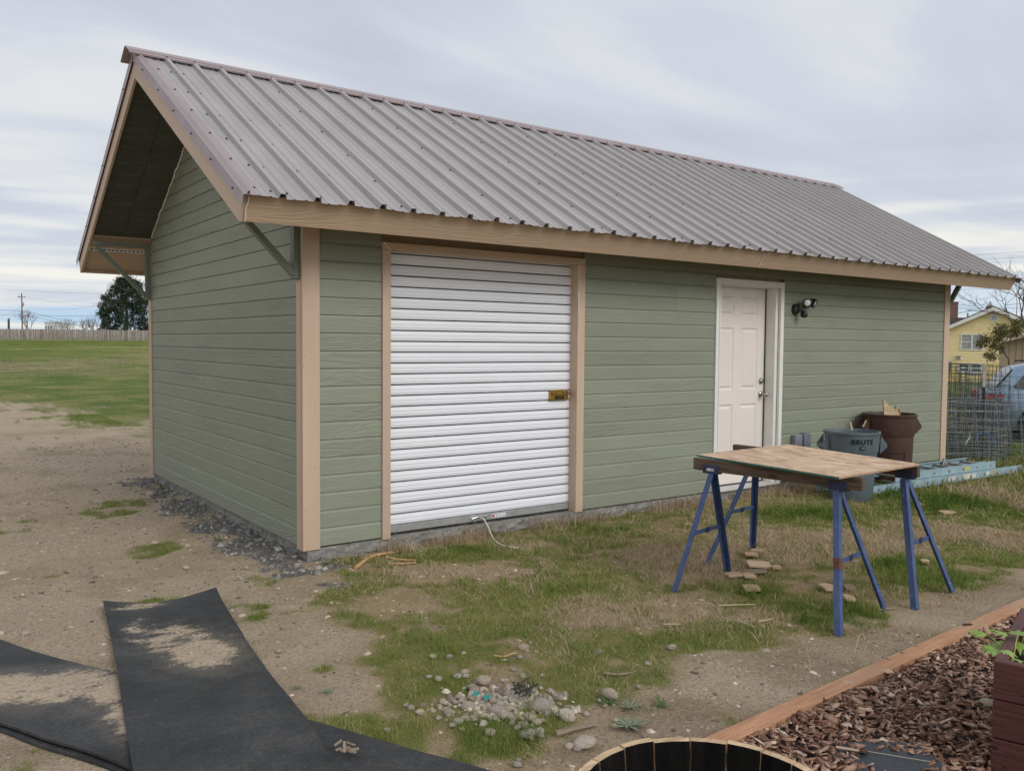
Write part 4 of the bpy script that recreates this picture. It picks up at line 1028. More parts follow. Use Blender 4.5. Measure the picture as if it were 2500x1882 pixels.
def lift1(s, t): return .035 * math.exp(-s * 16) * (.45 + .55 * math.cos(t * 6.0 + .4)) * (1 if t > .5 else .8) + .02 * math.exp(-(1 - t) * 9) * (math.exp(-s * 7)) + .006 * math.sin(s * 14 + 1) * (t - .3) + .010 * math.exp(-t * 14) * (1 + .3 * math.sin(s * 20))
m1_ = mat_mat('black_rubber_worn', [(-.05, -.98, .17, .27, 1.1), (-.10, -.72, .20, .30, .66), (-.12, -.05, .17, .07, .75), (-.20, -.55, .14, .3, .45)])
o1, org1 = mat_sheet('rubber_mat', l1, r1, z1f, m1_, 'top black rubber mat with a round sand patch, lying towards the camera', lift1)

# treated board edging the bed
def lumber():
    m = NM('incised_treated_lumber', .8); co = m.coord((1.5, 16, 16)); n = m.noise(co, 3, 5, .6, .6)
    c = m.ramp(n, (.3, (.38, .19, .10)), (.6, (.54, .29, .165)), (.8, (.62, .37, .225)))
    t = m.noise(m.coord((.7, 1, 1)), 2.2, 3); c = m.mix(m.math('MULTIPLY', m.sstep(t, .5, .7), .45), c, (.42, .33, .22))
    wv = m.n('ShaderNodeTexWave', wave_type='BANDS', bands_direction='DIAGONAL'); m.l(m.coord((1, 1.4, 0), rnd=False), wv.inputs[0]); wv.inputs['Scale'].default_value = 26; wv.inputs['Distortion'].default_value = .6
    w2 = m.n('ShaderNodeTexWave', wave_type='BANDS', bands_direction='Y'); m.l(m.coord((1, 1, 1), rnd=False), w2.inputs[0]); w2.inputs['Scale'].default_value = 30; w2.inputs['Distortion'].default_value = .8
    inc = m.math('MULTIPLY', m.sstep(wv.outputs['Fac'], .55, .85), m.sstep(w2.outputs['Fac'], .3, .7))
    c = m.mix(m.math('MULTIPLY', inc, .32), c, (.20, .095, .05)); m.color(c); m.bump(m.math('SUBTRACT', m.math('MULTIPLY', n, .5), inc), .5, .004); return m.m
MLUM = lumber()
plk = MB().box(0, 5.2, -.044, .044, -.019, .019).build('edging_board', MLUM, None, bevel=.002)
plk.location = (-.25, -3.645, -.068); plk.rotation_euler = (0, 0, math.atan2(.155, 2.98)); tag(plk, 'reddish incised lumber board edging the bark bed', 'lumber board')
pdir = np.array([math.cos(math.atan2(.155, 2.98)), math.sin(math.atan2(.155, 2.98))]); pn = np.array([-pdir[1], pdir[0]])

# half barrel planter
MCH = NM('charred_oak', .9, 0, .15); co = MCH.coord(); n = MCH.noise(MCH.coord((6, 6, .8)), 3, 5, .7); c = MCH.ramp(n, (.4, (.003, .0028, .0026)), (.66, (.012, .010, .008)), (.82, (.07, .04, .02))); MCH.color(c); MCH.bump(n, .8, .01); MCH = MCH.m
MOAK = old_wood('cut_oak_rim', (.34, .22, .12), (.60, .43, .26)); MOAKO = old_wood('weathered_oak_outside', (.16, .11, .07), (.28, .20, .13))
bx, by, brz = -.767, -4.394, .345
brl = empty('half_barrel', (bx, by, gz(bx, by)), 'half oak barrel planter with charred black inside and pale cut rim', 'barrel')
NS = 23; a0 = .1; rs = random.Random(5); angs = [0]
for i in range(NS): angs.append(angs[-1] + rs.uniform(.7, 1.3))
angs = [a / angs[-1] * 2 * math.pi for a in angs]
H0 = brz - gz(bx, by)
for i in range(NS):
    t0, t1 = angs[i] + .006, angs[i + 1] - .006; m = MB(); vs = []; zj = rs.uniform(-.003, .003)
    zz = [0, H0 * .5, H0 - .012, H0 + zj]
    def rad(z): return .285 + .062 * (z / H0) ** .8
    for z in zz:
        for (r_, t) in ((rad(z), t0), (rad(z), (t0 + t1) / 2), (rad(z), t1), (rad(z) - .024, t1), (rad(z) - .024, (t0 + t1) / 2), (rad(z) - .024, t0)): vs.append((r_ * math.cos(t), r_ * math.sin(t), z))
    fs = [(0, 5, 4, 3, 2, 1)]
    for k in range(3):
        for j in range(6): fs.append((k * 6 + j, k * 6 + (j + 1) % 6, k * 6 + 6 + (j + 1) % 6, k * 6 + 6 + j))
    fs.append((18, 19, 20, 21, 22, 23)); m.add(vs, fs); o = m.build('stave', MOAKO, brl)
    o.data.materials.append(MCH); o.data.materials.append(MOAK)
    for p_ in o.data.polygons:
        c_ = p_.center; th = (t0 + t1) / 2; nr = p_.normal.x * math.cos(th) + p_.normal.y * math.sin(th)
        if p_.normal.z > .6: p_.material_index = 2
        elif nr < -.6: p_.material_index = 1
        elif abs(nr) < .5 and abs(p_.normal.z) < .5: p_.material_index = 2
for z, rr2 in ((.10, .304), (H0 - .07, .346)):
    MB().lathe([(rr2, z), (rr2 + .003, z), (rr2 + .0045, z + .035), (rr2 + .0015, z + .035), (rr2, z)], 64).build('hoop', MGALV, brl, True)
MB().lathe([(.001, .05), (.255, .05), (.255, .055), (.001, .06)], 40).build('soil', simple('dark_soil', (.02, .016, .012), 1, 0, .3, 30, .8), brl)

# red planter box
MRED = NM('dark_red_stain', .6); co = MRED.coord((1.5, 12, 30)); n = MRED.noise(co, 3, 5, .6, .5)
c = MRED.ramp(n, (.3, (.060, .018, .016)), (.65, (.120, .038, .032)), (.85, (.19, .09, .07))); c = MRED.mix(MRED.sstep(MRED.noise(MRED.coord((1, 1, 1)), 30, 3), .68, .71), c, (.03, .012, .012)); MRED.color(c); MRED.bump(n, .6, .004); MRED = MRED.m
pb = empty('planter_box', (.815, -4.335, -.085), 'dark red stained board planter box with leafy plants', 'planter box', rz=math.atan2(-.07 - .0, .045) * 0)
A0 = np.array([.815, -4.335]); df = np.array([.72, -1.0]); df /= np.linalg.norm(df); db_ = np.array([1.0, .08]); db_ /= np.linalg.norm(db_)
df = np.array([.30, -.95]); df /= np.linalg.norm(df)
db_ = np.array([.95, .30]); db_ /= np.linalg.norm(db_)
for k in range(3):
    z0 = .003 + k * .1425; z1 = z0 + .138
    for st, dr_, ln, off in ((A0, df, 1.3, 0), (A0 + db_ * .0, db_, .8, .0), (A0 + df * 1.3, db_, .8, 0), (A0 + db_ * .8, df, 1.3, 0)):
        inner = db_ if dr_ is df else df
        flip = 1
        if st is not A0 and not np.allclose(st, A0): flip = -1
        m = MB().box(0.0 if dr_ is df else .038, ln if dr_ is df else ln - .038, -.019, .019, z0, z1)
        o = m.build('side_board', MRED, pb, bevel=.003)
        p = st + inner * .019 * flip + np.array([random.uniform(-.002, .002), 0]); o.location = (p[0] - A0[0], p[1] - A0[1], 0); o.rotation_euler = (0, 0, math.atan2(dr_[1], dr_[0]))
q = [np.array([0, 0]) + db_ * .04 + df * .04, db_ * .76 + df * .04, db_ * .76 + df * 1.26, db_ * .04 + df * 1.26]
MB().prism([tuple(v) for v in q], 'z', 0, .36).build('soil', simple('planter_soil', (.03, .022, .016), 1, 0, .4, 30, .8), pb)
MLEAF = NM('fresh_leaf', .45); nn_ = MLEAF.noise(MLEAF.coord(), 9, 3); MLEAF.color(MLEAF.ramp(nn_, (.3, (.12, .22, .03)), (.7, (.32, .45, .07)))); MLEAF.b.inputs['Subsurface Weight'].default_value = 0; MLEAF = MLEAF.m
def lobed_leaf(mb, c, d, s, tilt):
    th = math.atan2(d[1], d[0]); pts = []
    for k, rr in enumerate((.0, .45, .35, .8, .5, 1.0, .6, 1.15, .6, 1.0, .5, .8, .35, .45)):
        a = -2.6 + 5.2 * k / 13; pts.append((rr * math.cos(a * .5), rr * math.sin(a * .62)))
    base = np.array(c); vs = [base]
    for x, y in pts:
        X = s * (x * math.cos(th) - y * math.sin(th)); Y = s * (x * math.sin(th) + y * math.cos(th)); vs.append(base + np.array([X, Y, s * (x * tilt - .25 * abs(y) - .2 * x * x)]))
    n = len(pts); mb.add(vs, [(0, i + 1, i + 2) for i in range(n - 1)])
rl = random.Random(11)
for k, (px, py) in enumerate(((1.02, -4.31), (1.16, -4.27), (1.25, -4.42), (1.12, -4.6))):
    pl = empty('leafy_plant', (px, py, .277), ['leafy green seedling at the near corner of the planter box', 'second leafy seedling along the back of the planter box', 'leafy seedling farther right in the planter box', 'leafy seedling in the middle of the planter box'][k], 'plant', 'seedlings in the planter box')
    st_ = MB()
    for i in range(9):
        m = MB()
        a = rl.uniform(0, 6.28); h = rl.uniform(.03, .09); r_ = rl.uniform(.03, .09); c = (r_ * math.cos(a), r_ * math.sin(a), h); lobed_leaf(m, c, (math.cos(a), math.sin(a)), rl.uniform(.05, .075), rl.uniform(-.2, .5)); st_.tube([(0, 0, 0), (c[0] * .5, c[1] * .5, h * .7), c], .002, 4); m.build('leaf', MLEAF, pl, 'all')
    st_.build('stem', MLEAF, pl)

# ------------------------------------------------------------------ stones and scraps
def stone_mesh(seed, mat, ang=.25, sub=2):
    bm = bmesh.new(); bmesh.ops.create_icosphere(bm, subdivisions=sub, radius=.5); r_ = random.Random(seed)
    dirs = [Vector((r_.gauss(0, 1), r_.gauss(0, 1), r_.gauss(0, 1))).normalized() for _ in range(9)]; off = [r_.uniform(.62, .95) for _ in dirs]
    sx, sy, sz = r_.uniform(.85, 1.15), r_.uniform(.65, .95), r_.uniform(.5, .75)
    for v in bm.verts:
        n = v.co.normalized(); k = 1
        for d, o in zip(dirs, off):
            c = n.dot(d)
            if c > 0: k = min(k, (o + ang) / (c + ang) if c * 1.0 > o * .75 else k)
        v.co = n * .5 * min(k, 1)
        v.co.x *= sx; v.co.y *= sy; v.co.z *= sz
    me = bpy.data.meshes.new('stone'); bm.to_mesh(me); bm.free()
    me.polygons.foreach_set('use_smooth', [True] * len(me.polygons)); me.materials.append(mat); return me
def rock_mat():
    m = NM('river_stone', .85); co = m.coord(); n = m.noise(co, 4, 6, .65); f = m.noise(co, 28, 4, .6)
    c = m.ramp(m.rand(), (0, (.50, .42, .33)), (.3, (.64, .55, .44)), (.55, (.42, .385, .345)), (.8, (.72, .64, .52)), (1, (.54, .42, .32)))
    c = m.mix(.5, c, m.ramp(n, (.3, (.5, .47, .43)), (.7, (1.25, 1.2, 1.12))), 'MULTIPLY')
    c = m.mix(m.math('MULTIPLY', m.sstep(f, .6, .7), .4), c, (.17, .13, .10))
    m.color(c); m.bump(m.math('ADD', n, m.math('MULTIPLY', f, .4)), .6, .2); return m.m
MROCK = rock_mat(); smooth_st = [stone_mesh(100 + i, MROCK, .8, 2) for i in range(6)]; rough_st = [stone_mesh(200 + i, MROCK, .1, 2) for i in range(4)]
rk = random.Random(21)
def stone(u, v, sz, label, group=None, rough=False, flat=1.0, name='stone'):
    p = at(u, v); dp = depth_of(p[0], p[1]); s = sz / FP * dp; me = rk.choice(rough_st if rough else smooth_st)
    z = gz(p[0], p[1]) + s * .24 * flat
    p = at(u, v + sz * .25, z - .1 * s); 
    o = inst(name, me, None, (p[0], p[1], z), (rk.uniform(-.2, .2), rk.uniform(-.2, .2), rk.uniform(0, 6.28)), (s * 1.25, s * 1.25, s * flat * 1.12))
    return tag(o, label, 'stone', group)
s7 = lambda x, y: (1000 + x * .36166, 1400 + y * .36166)
for x, y, s, lb, ro in ((1350, 795, 112, 'large smooth rounded stone alone on the dry grass', 0), (890, 865, 130, 'big grey angular rock at the right of the rock pile', 1), (1180, 1115, 128, 'big grey rock beside the barrel planter', 1), (590, 905, 110, 'reddish flat rock in the middle of the rock pile', 1),
                        (800, 1065, 100, 'large pale rock at the lower end of the rock pile', 1), (1060, 940, 112, 'grey rock right of the rock pile in tall grass', 1), (1770, 487, 60, 'grey stone in the grass below the left sawhorse legs', 1), (1605, 600, 46, 'small tan stone in the grass towards the edging board', 0),
                        (1275, 520, 56, 'thin dark slab of stone in the grass above the lone round stone', 1), (770, 488, 58, 'largest of four stones lying together above the rock pile', 0), (815, 460, 34, 'palest of four stones lying together above the rock pile', 0), (795, 517, 28, 'lower left of four stones lying together above the rock pile', 0), (855, 522, 28, 'dark right one of four stones lying together above the rock pile', 0),
                        (160, 550, 44, 'leftmost of three pale pebbles in a row above the rock pile', 0), (268, 553, 38, 'middle of three pale pebbles in a row above the rock pile', 0), (365, 530, 36, 'rightmost of three pale pebbles in a row above the rock pile', 0), (70, 925, 62, 'bright cream round stone left of the rock pile', 0), (10, 895, 52, 'grey round stone beside the bright cream one', 0),
                        (893, 680, 36, 'white stone between the rock pile and the three pebbles', 0), (500, 705, 98, 'long flat stone above the rock pile', 0), (950, 783, 46, 'round grey stone at the upper right of the rock pile', 0), (985, 815, 50, 'tan stone beside the round grey stone at the upper right of the pile', 0), (545, 1060, 68, 'pale stone below the rock pile in the grass tuft', 0),
                        (1080, 1155, 58, 'small round stone touching the big rock by the barrel', 0), (1135, 1168, 58, 'second small round stone below the big rock by the barrel', 0), (725, 1280, 54, 'round stone in the dead grass left of the barrel', 0), (1545, 757, 36, 'small stone at the edge of the soil strip', 0)):
    u, v = s7(x, y); stone(u, v, s * .36166, lb, 'loose stones on the lawn', bool(ro))
pile = [(702, 640, 36), (755, 675, 20), (748, 555, 38), (325, 683, 56), (370, 655, 50), (380, 685, 46), (200, 700, 50), (130, 690, 36), (630, 712, 36), (425, 755, 62), (560, 755, 40), (665, 755, 46), (600, 780, 50), (640, 578, 26), (790, 750, 38), (740, 785, 32), (425, 825, 56), (520, 830, 62), (470, 835, 50), (560, 845, 60), (700, 830, 70), (780, 835, 60), (660, 805, 50), (350, 835, 46), (310, 860, 42), (345, 855, 36), (400, 880, 82), (270, 880, 46), (260, 935, 45), (450, 940, 46), (500, 950, 50), (640, 950, 72), (690, 970, 50), (740, 965, 46), (820, 950, 92), (860, 990, 62), (770, 970, 50), (330, 985, 60), (375, 968, 56), (290, 1012, 46), (430, 960, 40), (560, 965, 56), (870, 1055, 70), (780, 1020, 60), (750, 1005, 46), (900, 985, 42), (690, 1000, 44), (730, 1030, 44), (355, 1043, 36), (1190, 940, 42), (1320, 885, 36), (1280, 850, 32), (735, 1250, 32), (610, 870, 50), (670, 900, 56), (480, 880, 50), (720, 930, 44), (640, 840, 40), (880, 1080, 50), (820, 1100, 50)]
ORD = 'first second third fourth fifth sixth seventh eighth ninth tenth eleventh twelfth thirteenth fourteenth fifteenth'.split()
pile.sort(key=lambda p: p[1]); NR = 7; per = -(-len(pile) // NR)
for row in range(NR):
    rowp = sorted(pile[row * per:(row + 1) * per])
    for j, (x, y, s) in enumerate(rowp):
        u, v = s7(x, y); sz = 'large' if s > 58 else ('small' if s < 42 else 'medium')
        stone(u, v, s * .36166 * 1.05, '%s %s stone from left in %s row down of rock pile' % (sz, ORD[j], ORD[row]), 'stones of the rock pile', (j + row) % 3 != 0)
for k, (u, v, s, lb) in enumerate(((680, 1586, 17, 'grey pointed stone on bare soil right of the top mat'), (824, 1611, 10, 'small dark stone on bare soil right of the top mat'), (690, 1530, 12, 'small brown stone near the middle of the bare soil'), (945, 1779, 17, 'flat pale stone near the lower end of the bare soil'), (873, 1643, 14, 'reddish stone at the grass edge right of the top mat'),
                                   (368, 1202, 22, 'rounded grey stone at the far end of the gravel strip'), (604, 1332, 12, 'orange tan chip on the gravel below the gable wall'), (1062 - 460, 1384, 14, 'pale flat stone at the edge of the gravel'), (60, 1543, 16, 'pale flat stone on the dirt above the left mat'), (455, 1355 + 28, 16, 'brownish flat stone on the dirt left of the gravel'),
                                   (700, 1460, 12, 'small pale stone on dirt below the shed corner'), (662, 1465, 14, 'wide pale stone half sunk in dirt below the shed corner'), (714, 1461, 9, 'white stone below the shed corner'))):
    stone(u, v, s, lb, 'stones on the dirt')
stone(2415, 1715, 40, 'grey slab stone leaning by the planter box corner', 'stones in the bark bed', True, 1.2)
stone(2389, 1853, 30, 'blue green stone lying on the bark by the planter box', 'stones in the bark bed', True)
bpy.data.objects[-1] if False else None
MSCR = old_wood('pale_scrap_wood', (.34, .23, .14), (.56, .40, .26))
s5 = lambda x, y: (1600 + x * .38427, 1000 + y * .38427)
sc_list = [(610, 945, 85, 30, 'wood scrap by the far left sawhorse leg', 0), (655, 1010, 150, 46, 'largest wood scrap with green edge under the board', 1), (765, 1027, 60, 26, 'small wood scrap right of the largest one', 0), (620, 1047, 190, 22, 'long dark strip of wood below the largest scrap', 2), (495, 1072, 105, 32, 'wood scrap left of centre beside the sawhorse leg', 0), (595, 1078, 80, 30, 'short wood scrap below the long dark strip', 0),
           (610, 1148, 105, 52, 'wood scrap lowest and alone in the grass under the board', 0), (1095, 1150, 90, 44, 'splintered wood scrap left of the rusty sawhorse leg', 0), (1232, 1148, 70, 30, 'brown wood scrap right of the rusty sawhorse leg', 2), (1232, 1222, 66, 50, 'pale square wood scrap right of the rusty sawhorse leg', 0), (645, 920, 80, 14, 'thin wood sliver by the far left sawhorse leg', 0), (1675, 608, 42, 16, 'small pale scrap in the grass before the ladder', 0), (1860, 658, 120, 16, 'thin pale stick in the grass before the ladder', 0), (1710, 985, 54, 22, 'pale flat scrap between the right sawhorse legs', 0)]
for x, y, l, h, lb, kd in sc_list:
    u, v = s5(x, y); p = at(u, v); dp = depth_of(p[0], p[1]); ln = l * .38427 / FP * dp; el = math.degrees(math.atan((CAM[2] + .1) / dp)); wd = max(.018, h * .38427 / FP * dp / math.sin(math.radians(el)) * .8)
    o = slab('wood_scrap', (p[0], p[1], gz(p[0], p[1]) + .022), ln, wd, .014, (rk.uniform(-.08, .08), rk.uniform(-.06, .06), math.atan2(-.588, .809) + rk.uniform(-.25, .25)), [MSCR, MOSB, MOLD2][kd], lb, 'wood scrap', 'wood scraps under the board',
             poly=[(-ln / 2, -wd / 2), (ln * .42, -wd * .5), (ln / 2, wd * .3), (ln * .1, wd / 2), (-ln * .45, wd * .4)])
MORW = old_wood('orange_root_wood', (.34, .18, .08), (.55, .33, .16))
def stick(pts, r_, label, mat=MORW, z=.012, grp='sticks lying on the ground', name='stick'):
    P_ = []
    for u, v in pts:
        p = at(u, v); P_.append((p[0], p[1], gz(p[0], p[1]) + z))
    o0 = P_[0]; m = MB().tube([(a - o0[0], b - o0[1], c - o0[2]) for a, b, c in P_], r_, 6, r_ * .7); o = m.build(name, mat, None, True); o.location = o0; return tag(o, label, 'stick', grp)
stick([(868, 1389), (893, 1370), (915, 1359), (925, 1357)], .014, 'thick slanting orange stick by the shed foundation'); stick([(918, 1359), (950, 1353), (972, 1351)], .011, 'orange stick nearest the foundation'); stick([(943, 1364), (975, 1370), (1016, 1371)], .010, 'orange stick pointing right below the foundation')
stick([(953, 1380), (985, 1379), (1015, 1376)], .008, 'lowest thin orange stick by the shed corner')
MSTRAW = simple('straw_stalk', (.46, .37, .23), .8)
u_ = lambda x, y: s5(x, y)
stick([u_(400, 1290), u_(520, 1281), u_(635, 1273)], .005, 'long straight straw stalk below the board', MSTRAW, .03); stick([u_(520, 1393), u_(580, 1412), u_(630, 1435)], .005, 'bent straw stalk in green grass left of the rusty leg', MSTRAW, .03); stick([u_(650, 1400), u_(700, 1392), u_(740, 1382)], .005, 'short straw stalk close to the bent one', MSTRAW, .03)
stick([u_(50, 1411), u_(160, 1417)], .005, 'pale straw stalk at far left of the green grass', MSTRAW, .03); stick([s7(985, 1118), s7(1100, 1080), s7(1255, 1043)], .013, 'grey weathered stick beside the big rock by the barrel', MOLD2); stick([s7(1310, 718), s7(1400, 728), s7(1500, 722)], .007, 'thin dark stick above the lone round stone', MOLD2)
stick([u_(1410, 1300), u_(1470, 1290), u_(1525, 1280)], .006, 'crossed brown sticks near the right sawhorse feet', MOLD2); stick([u_(570, 1105 + 500), u_(575, 1600)], .004, 'tiny twig in the grass', MOLD2) if False else None
stick([s7(570, 590), s7(640, 597), s7(715, 573)], .005, 'reddish twig above the rock pile', MORW)
# wire tangle and plastic scraps
p0 = at(*s7(770, 890)); m = MB(); rt = random.Random(8)
for k in range(13):
    pts = []; a = rt.uniform(0, 6.28)
    for i in range(7):
        a += rt.uniform(.3, 1.1); rr2 = rt.uniform(.01, .055); pts.append((rr2 * math.cos(a) * 1.3, rr2 * math.sin(a), .02 + rt.uniform(0, .07)))
    m.tube(pts, .0016, 4)
o = m.build('wire_tangle', simple('black_wire', (.02, .022, .024), .5), None); o.location = (p0[0], p0[1], gz(p0[0], p0[1]) + .01); tag(o, 'tangle of thin black wire on the rock pile', 'wire')
MTEAL = simple('teal_plastic', (.01, .22, .20), .4)
for x, y, lb in ((520, 893, 'teal plastic scrap beside the reddish rock of the pile'), (445, 868, 'darker teal plastic scrap at left in the rock pile')):
    p = at(*s7(x, y)); m = MB(); r3 = random.Random(x)
    vs = [(r3.uniform(-1, 1) * .022, r3.uniform(-1, 1) * .012, r3.uniform(0, 1) * .03) for _ in range(8)]
    m.add([(-.016, -.004, 0), (.012, -.009, .002), (.019, .004, .008), (-.006, .010, .016), (-.014, -.002, .003), (.011, -.006, .005), (.016, .006, .011), (-.005, .012, .019)], [(0, 1, 2, 3), (4, 7, 6, 5), (0, 4, 5, 1), (1, 5, 6, 2), (2, 6, 7, 3), (3, 7, 4, 0)])
    o = m.build('plastic_scrap', MTEAL, None); o.location = (p[0], p[1], gz(p[0], p[1]) + .022); tag(o, lb, 'plastic scrap', 'teal plastic scraps in the rock pile')
p = at(833 * K * .9966, 1640 * K); p = at(845, 1862); m = MB()
rb = random.Random(4)
for k in range(11):
    a = rb.uniform(0, 6.28); c = np.array([rb.gauss(0, .022), rb.gauss(0, .016), rb.uniform(.004, .03)]); l = rb.uniform(.008, .026); d = np.array([math.cos(a), math.sin(a), rb.uniform(-.4, .4)]) * l
    m.beam(c - d, c + d, rb.uniform(.004, .012), rb.uniform(.003, .006))
o = m.build('bark_debris', MOLD2, None); o.location = (p[0], p[1], z1f(p[0], p[1]) + .012); tag(o, 'clump of splintered bark lying on the lower right mat', 'bark')

# ------------------------------------------------------------------ stuff: gravel, pebbles, bark, grass
def cam_px(P_):
    d = P_ - CAM; z = d @ CF; return 1250 + FP * (d @ CR) / z, 941 - FP * (d @ CU) / z, z
def scatter(n, x0, x1, y0, y1):
    return rng.uniform(x0, x1, n), rng.uniform(y0, y1, n)
def in_shed(x, y, m=0.0): return (x > -m) & (x < L + m) & (y > -m) & (y < W + m)
def pebble_mesh(name, x, y, s, mat, flat=.55, extra=0.0, tone=None):
    n = len(x); base = np.array([(1, 0, 0), (.5, .87, 0), (-.5, .87, 0), (-1, 0, 0), (-.5, -.87, 0), (.5, -.87, 0), (.5, .1, .8), (-.45, .35, .75), (-.2, -.5, .85)], float)
    base = base[None] * rng.uniform(.7, 1.25, (n, 9, 1)); base[:, :, 2] *= flat
    th = rng.uniform(0, 6.28, n); c, s_ = np.cos(th)[:, None], np.sin(th)[:, None]; asp = rng.uniform(.6, 1, n)[:, None]
    bx_ = base[:, :, 0]; by_ = base[:, :, 1] * asp; X = bx_ * c - by_ * s_; Y = bx_ * s_ + by_ * c
    V = np.stack([x[:, None] + X * s[:, None], y[:, None] + Y * s[:, None], hgt(x, y)[:, None] - .002 + extra + (base[:, :, 2] * s[:, None])], 2).reshape(-1, 3)
    f = np.array([(0, 1, 6), (1, 7, 6), (1, 2, 7), (2, 3, 7), (3, 8, 7), (3, 4, 8), (4, 5, 8), (5, 6, 8), (5, 0, 6), (6, 7, 8)])
    Fm = (f[None] + (np.arange(n) * 9)[:, None, None]).reshape(-1, 3)
    tn = np.repeat(rng.random(n) if tone is None else tone, 9)
    return np_mesh(name, V, Fm, mat, dict(tone=tn))
def tone_mat(name, stops, rough=.9, nscale=60):
    m = NM(name, rough, 0, .25); c = m.ramp(m.attr('tone'), *stops); n = m.noise(m.coord(rnd=False), nscale, 3)
    m.color(m.mix(.6, c, m.ramp(n, (.3, (.65, .65, .65)), (.7, (1.3, 1.3, 1.3))), 'MULTIPLY')); return m.m
MGRAV = tone_mat('crushed_gravel', ((0, (.075, .072, .07)), (.4, (.155, .15, .145)), (.8, (.26, .25, .235)), (1, (.46, .43, .39))))
MPEB = tone_mat('dirt_pebbles', ((0, (.10, .08, .06)), (.4, (.26, .205, .15)), (.8, (.44, .36, .28)), (1, (.60, .53, .43))))
x, y = scatter(60000, -1.6, 1.6, -1.6, 4.9); _, _, g_, _, _ = zones(x, y); k = (rng.random(len(x)) < g_ * .6) & ~in_shed(x, y, -.01) & (g_ > .12); x, y = x[k][:15000], y[k][:15000]
o = link(bpy.data.objects.new('gravel', pebble_mesh('gravel', x, y, rng.gamma(2.6, .0038, len(x)) + .005, MGRAV, .8))); tag(o, 'grey crushed gravel along the foot of the gable wall', kind='stuff')
x, y = scatter(42000, -6, 2.2, -4, 9); g_, d_, v_, mu_, _ = zones(x, y); k = (g_ < .45) & (mu_ < .1) & ~in_shed(x, y, .02); x, y = x[k], y[k]
o = link(bpy.data.objects.new('pebbles', pebble_mesh('pebbles', x, y, rng.gamma(1.6, .0035, len(x)) + .003, MPEB, .5))); tag(o, 'small pebbles and grit scattered over the bare dirt', kind='stuff')
x, y = scatter(3500, 0, 9, -3.6, -.2); g_, d_, v_, mu_, _ = zones(x, y); k = (g_ < .3); x, y = x[k], y[k]
o = link(bpy.data.objects.new('pebbles', pebble_mesh('pebbles', x, y, rng.gamma(1.6, .0035, len(x)) + .003, MPEB, .5))); tag(o, 'grit and pebbles on worn patches of the lawn', kind='stuff')

pcx, pcy = at(*s7(640, 900))[:2]; n_ = 420; q1 = rng.normal(0, 1, (n_, 2)); aa_ = (q1[:, 0] * .125)[:, None] * R2 + (q1[:, 1] * .085)[:, None] * F2; x, y = pcx + aa_[:, 0], pcy + aa_[:, 1]
MPILE = tone_mat('pile_rubble', ((0, (.20, .165, .13)), (.5, (.40, .34, .27)), (1, (.62, .55, .44))))
o = link(bpy.data.objects.new('rubble', pebble_mesh('rubble', x, y, rng.gamma(3, .0035, n_) + .004, MPILE, .8, .004))); tag(o, 'small pale rubble filling the gaps of the rock pile', kind='stuff')
gx_ = []; 
for c_, sx_, sy_, n_ in ((at(469, 1600), .13, .17, 1500), (at(400, 1545), .12, .12, 500), (at(120, 1690), .16, .12, 1300), (at(270, 1720), .08, .16, 600)):
    gx_.append(np.stack([rng.normal(c_[0], sx_, n_), rng.normal(c_[1], sy_, n_)], 1))
gx_ = np.concatenate(gx_); P1_ = np.array(l1 + r1[::-1]); on1 = sdist(gx_[:, 0], gx_[:, 1], P1_) > .01; on2 = (sdist(gx_[:, 0], gx_[:, 1], P2) > .01) & ~on1; k = on1 | on2
xx_, yy_ = gx_[k, 0], gx_[k, 1]; zt2 = hgt(xx_, yy_) + .018 + np.where(on1[k], .018 * ss(sdist(xx_, yy_, P2), -.22, .02), 0)
me = pebble_mesh('sand_grains', xx_, yy_, rng.gamma(2, .0006, len(xx_)) + .0008, MPEB, .6, (zt2 - hgt(xx_, yy_))[:, None])
o = link(bpy.data.objects.new('sand_grains', me)); tag(o, 'coarse sand grains and grit lying on the rubber mats', kind='stuff')
# bark mulch bed
def chips(n, x, y, z):
    l = rng.gamma(4, .0066, n) + .008; w_ = l * rng.uniform(.2, .5, n); t = l * rng.uniform(.04, .11, n) + .001
    P_ = np.array([(-1, -.6, 0), (.2, -1, 0), (1, -.3, 0), (.7, .8, 0), (-.5, 1, 0)], float) * .5
    P_ = P_[None] * rng.uniform(.7, 1.2, (n, 5, 1))
    V = np.concatenate([P_, P_.copy()], 1); V[:, :5, 2] = -.5; V[:, 5:, 2] = .5
    V = V * np.stack([l, w_, t], 1)[:, None, :]; V[:, :, 2] += (V[:, :, 0] ** 2) * rng.uniform(-6, 6, (n, 1))
    a = rng.uniform(0, 6.28, n); b = rng.normal(0, .30, n); c = rng.normal(0, .32, n)
    def rot(V, ang, i, j):
        ca, sa = np.cos(ang)[:, None], np.sin(ang)[:, None]; A, B = V[:, :, i].copy(), V[:, :, j].copy(); V[:, :, i] = A * ca - B * sa; V[:, :, j] = A * sa + B * ca
    rot(V, b, 0, 2); rot(V, c, 1, 2); rot(V, a, 0, 1)
    V += np.stack([x, y, z], 1)[:, None, :]
    f4 = [(0, 1, 6, 5), (1, 2, 7, 6), (2, 3, 8, 7), (3, 4, 9, 8), (4, 0, 5, 9), (5, 6, 7, 8), (5, 8, 9, 9)]
    f3 = np.array([(5, 6, 7), (5, 7, 8), (5, 8, 9), (0, 1, 6), (0, 6, 5), (1, 2, 7), (1, 7, 6), (2, 3, 8), (2, 8, 7), (3, 4, 9), (3, 9, 8), (4, 0, 5), (4, 5, 9)])
    Fm = (f3[None] + (np.arange(n) * 10)[:, None, None]).reshape(-1, 3)
    return V.reshape(-1, 3), Fm
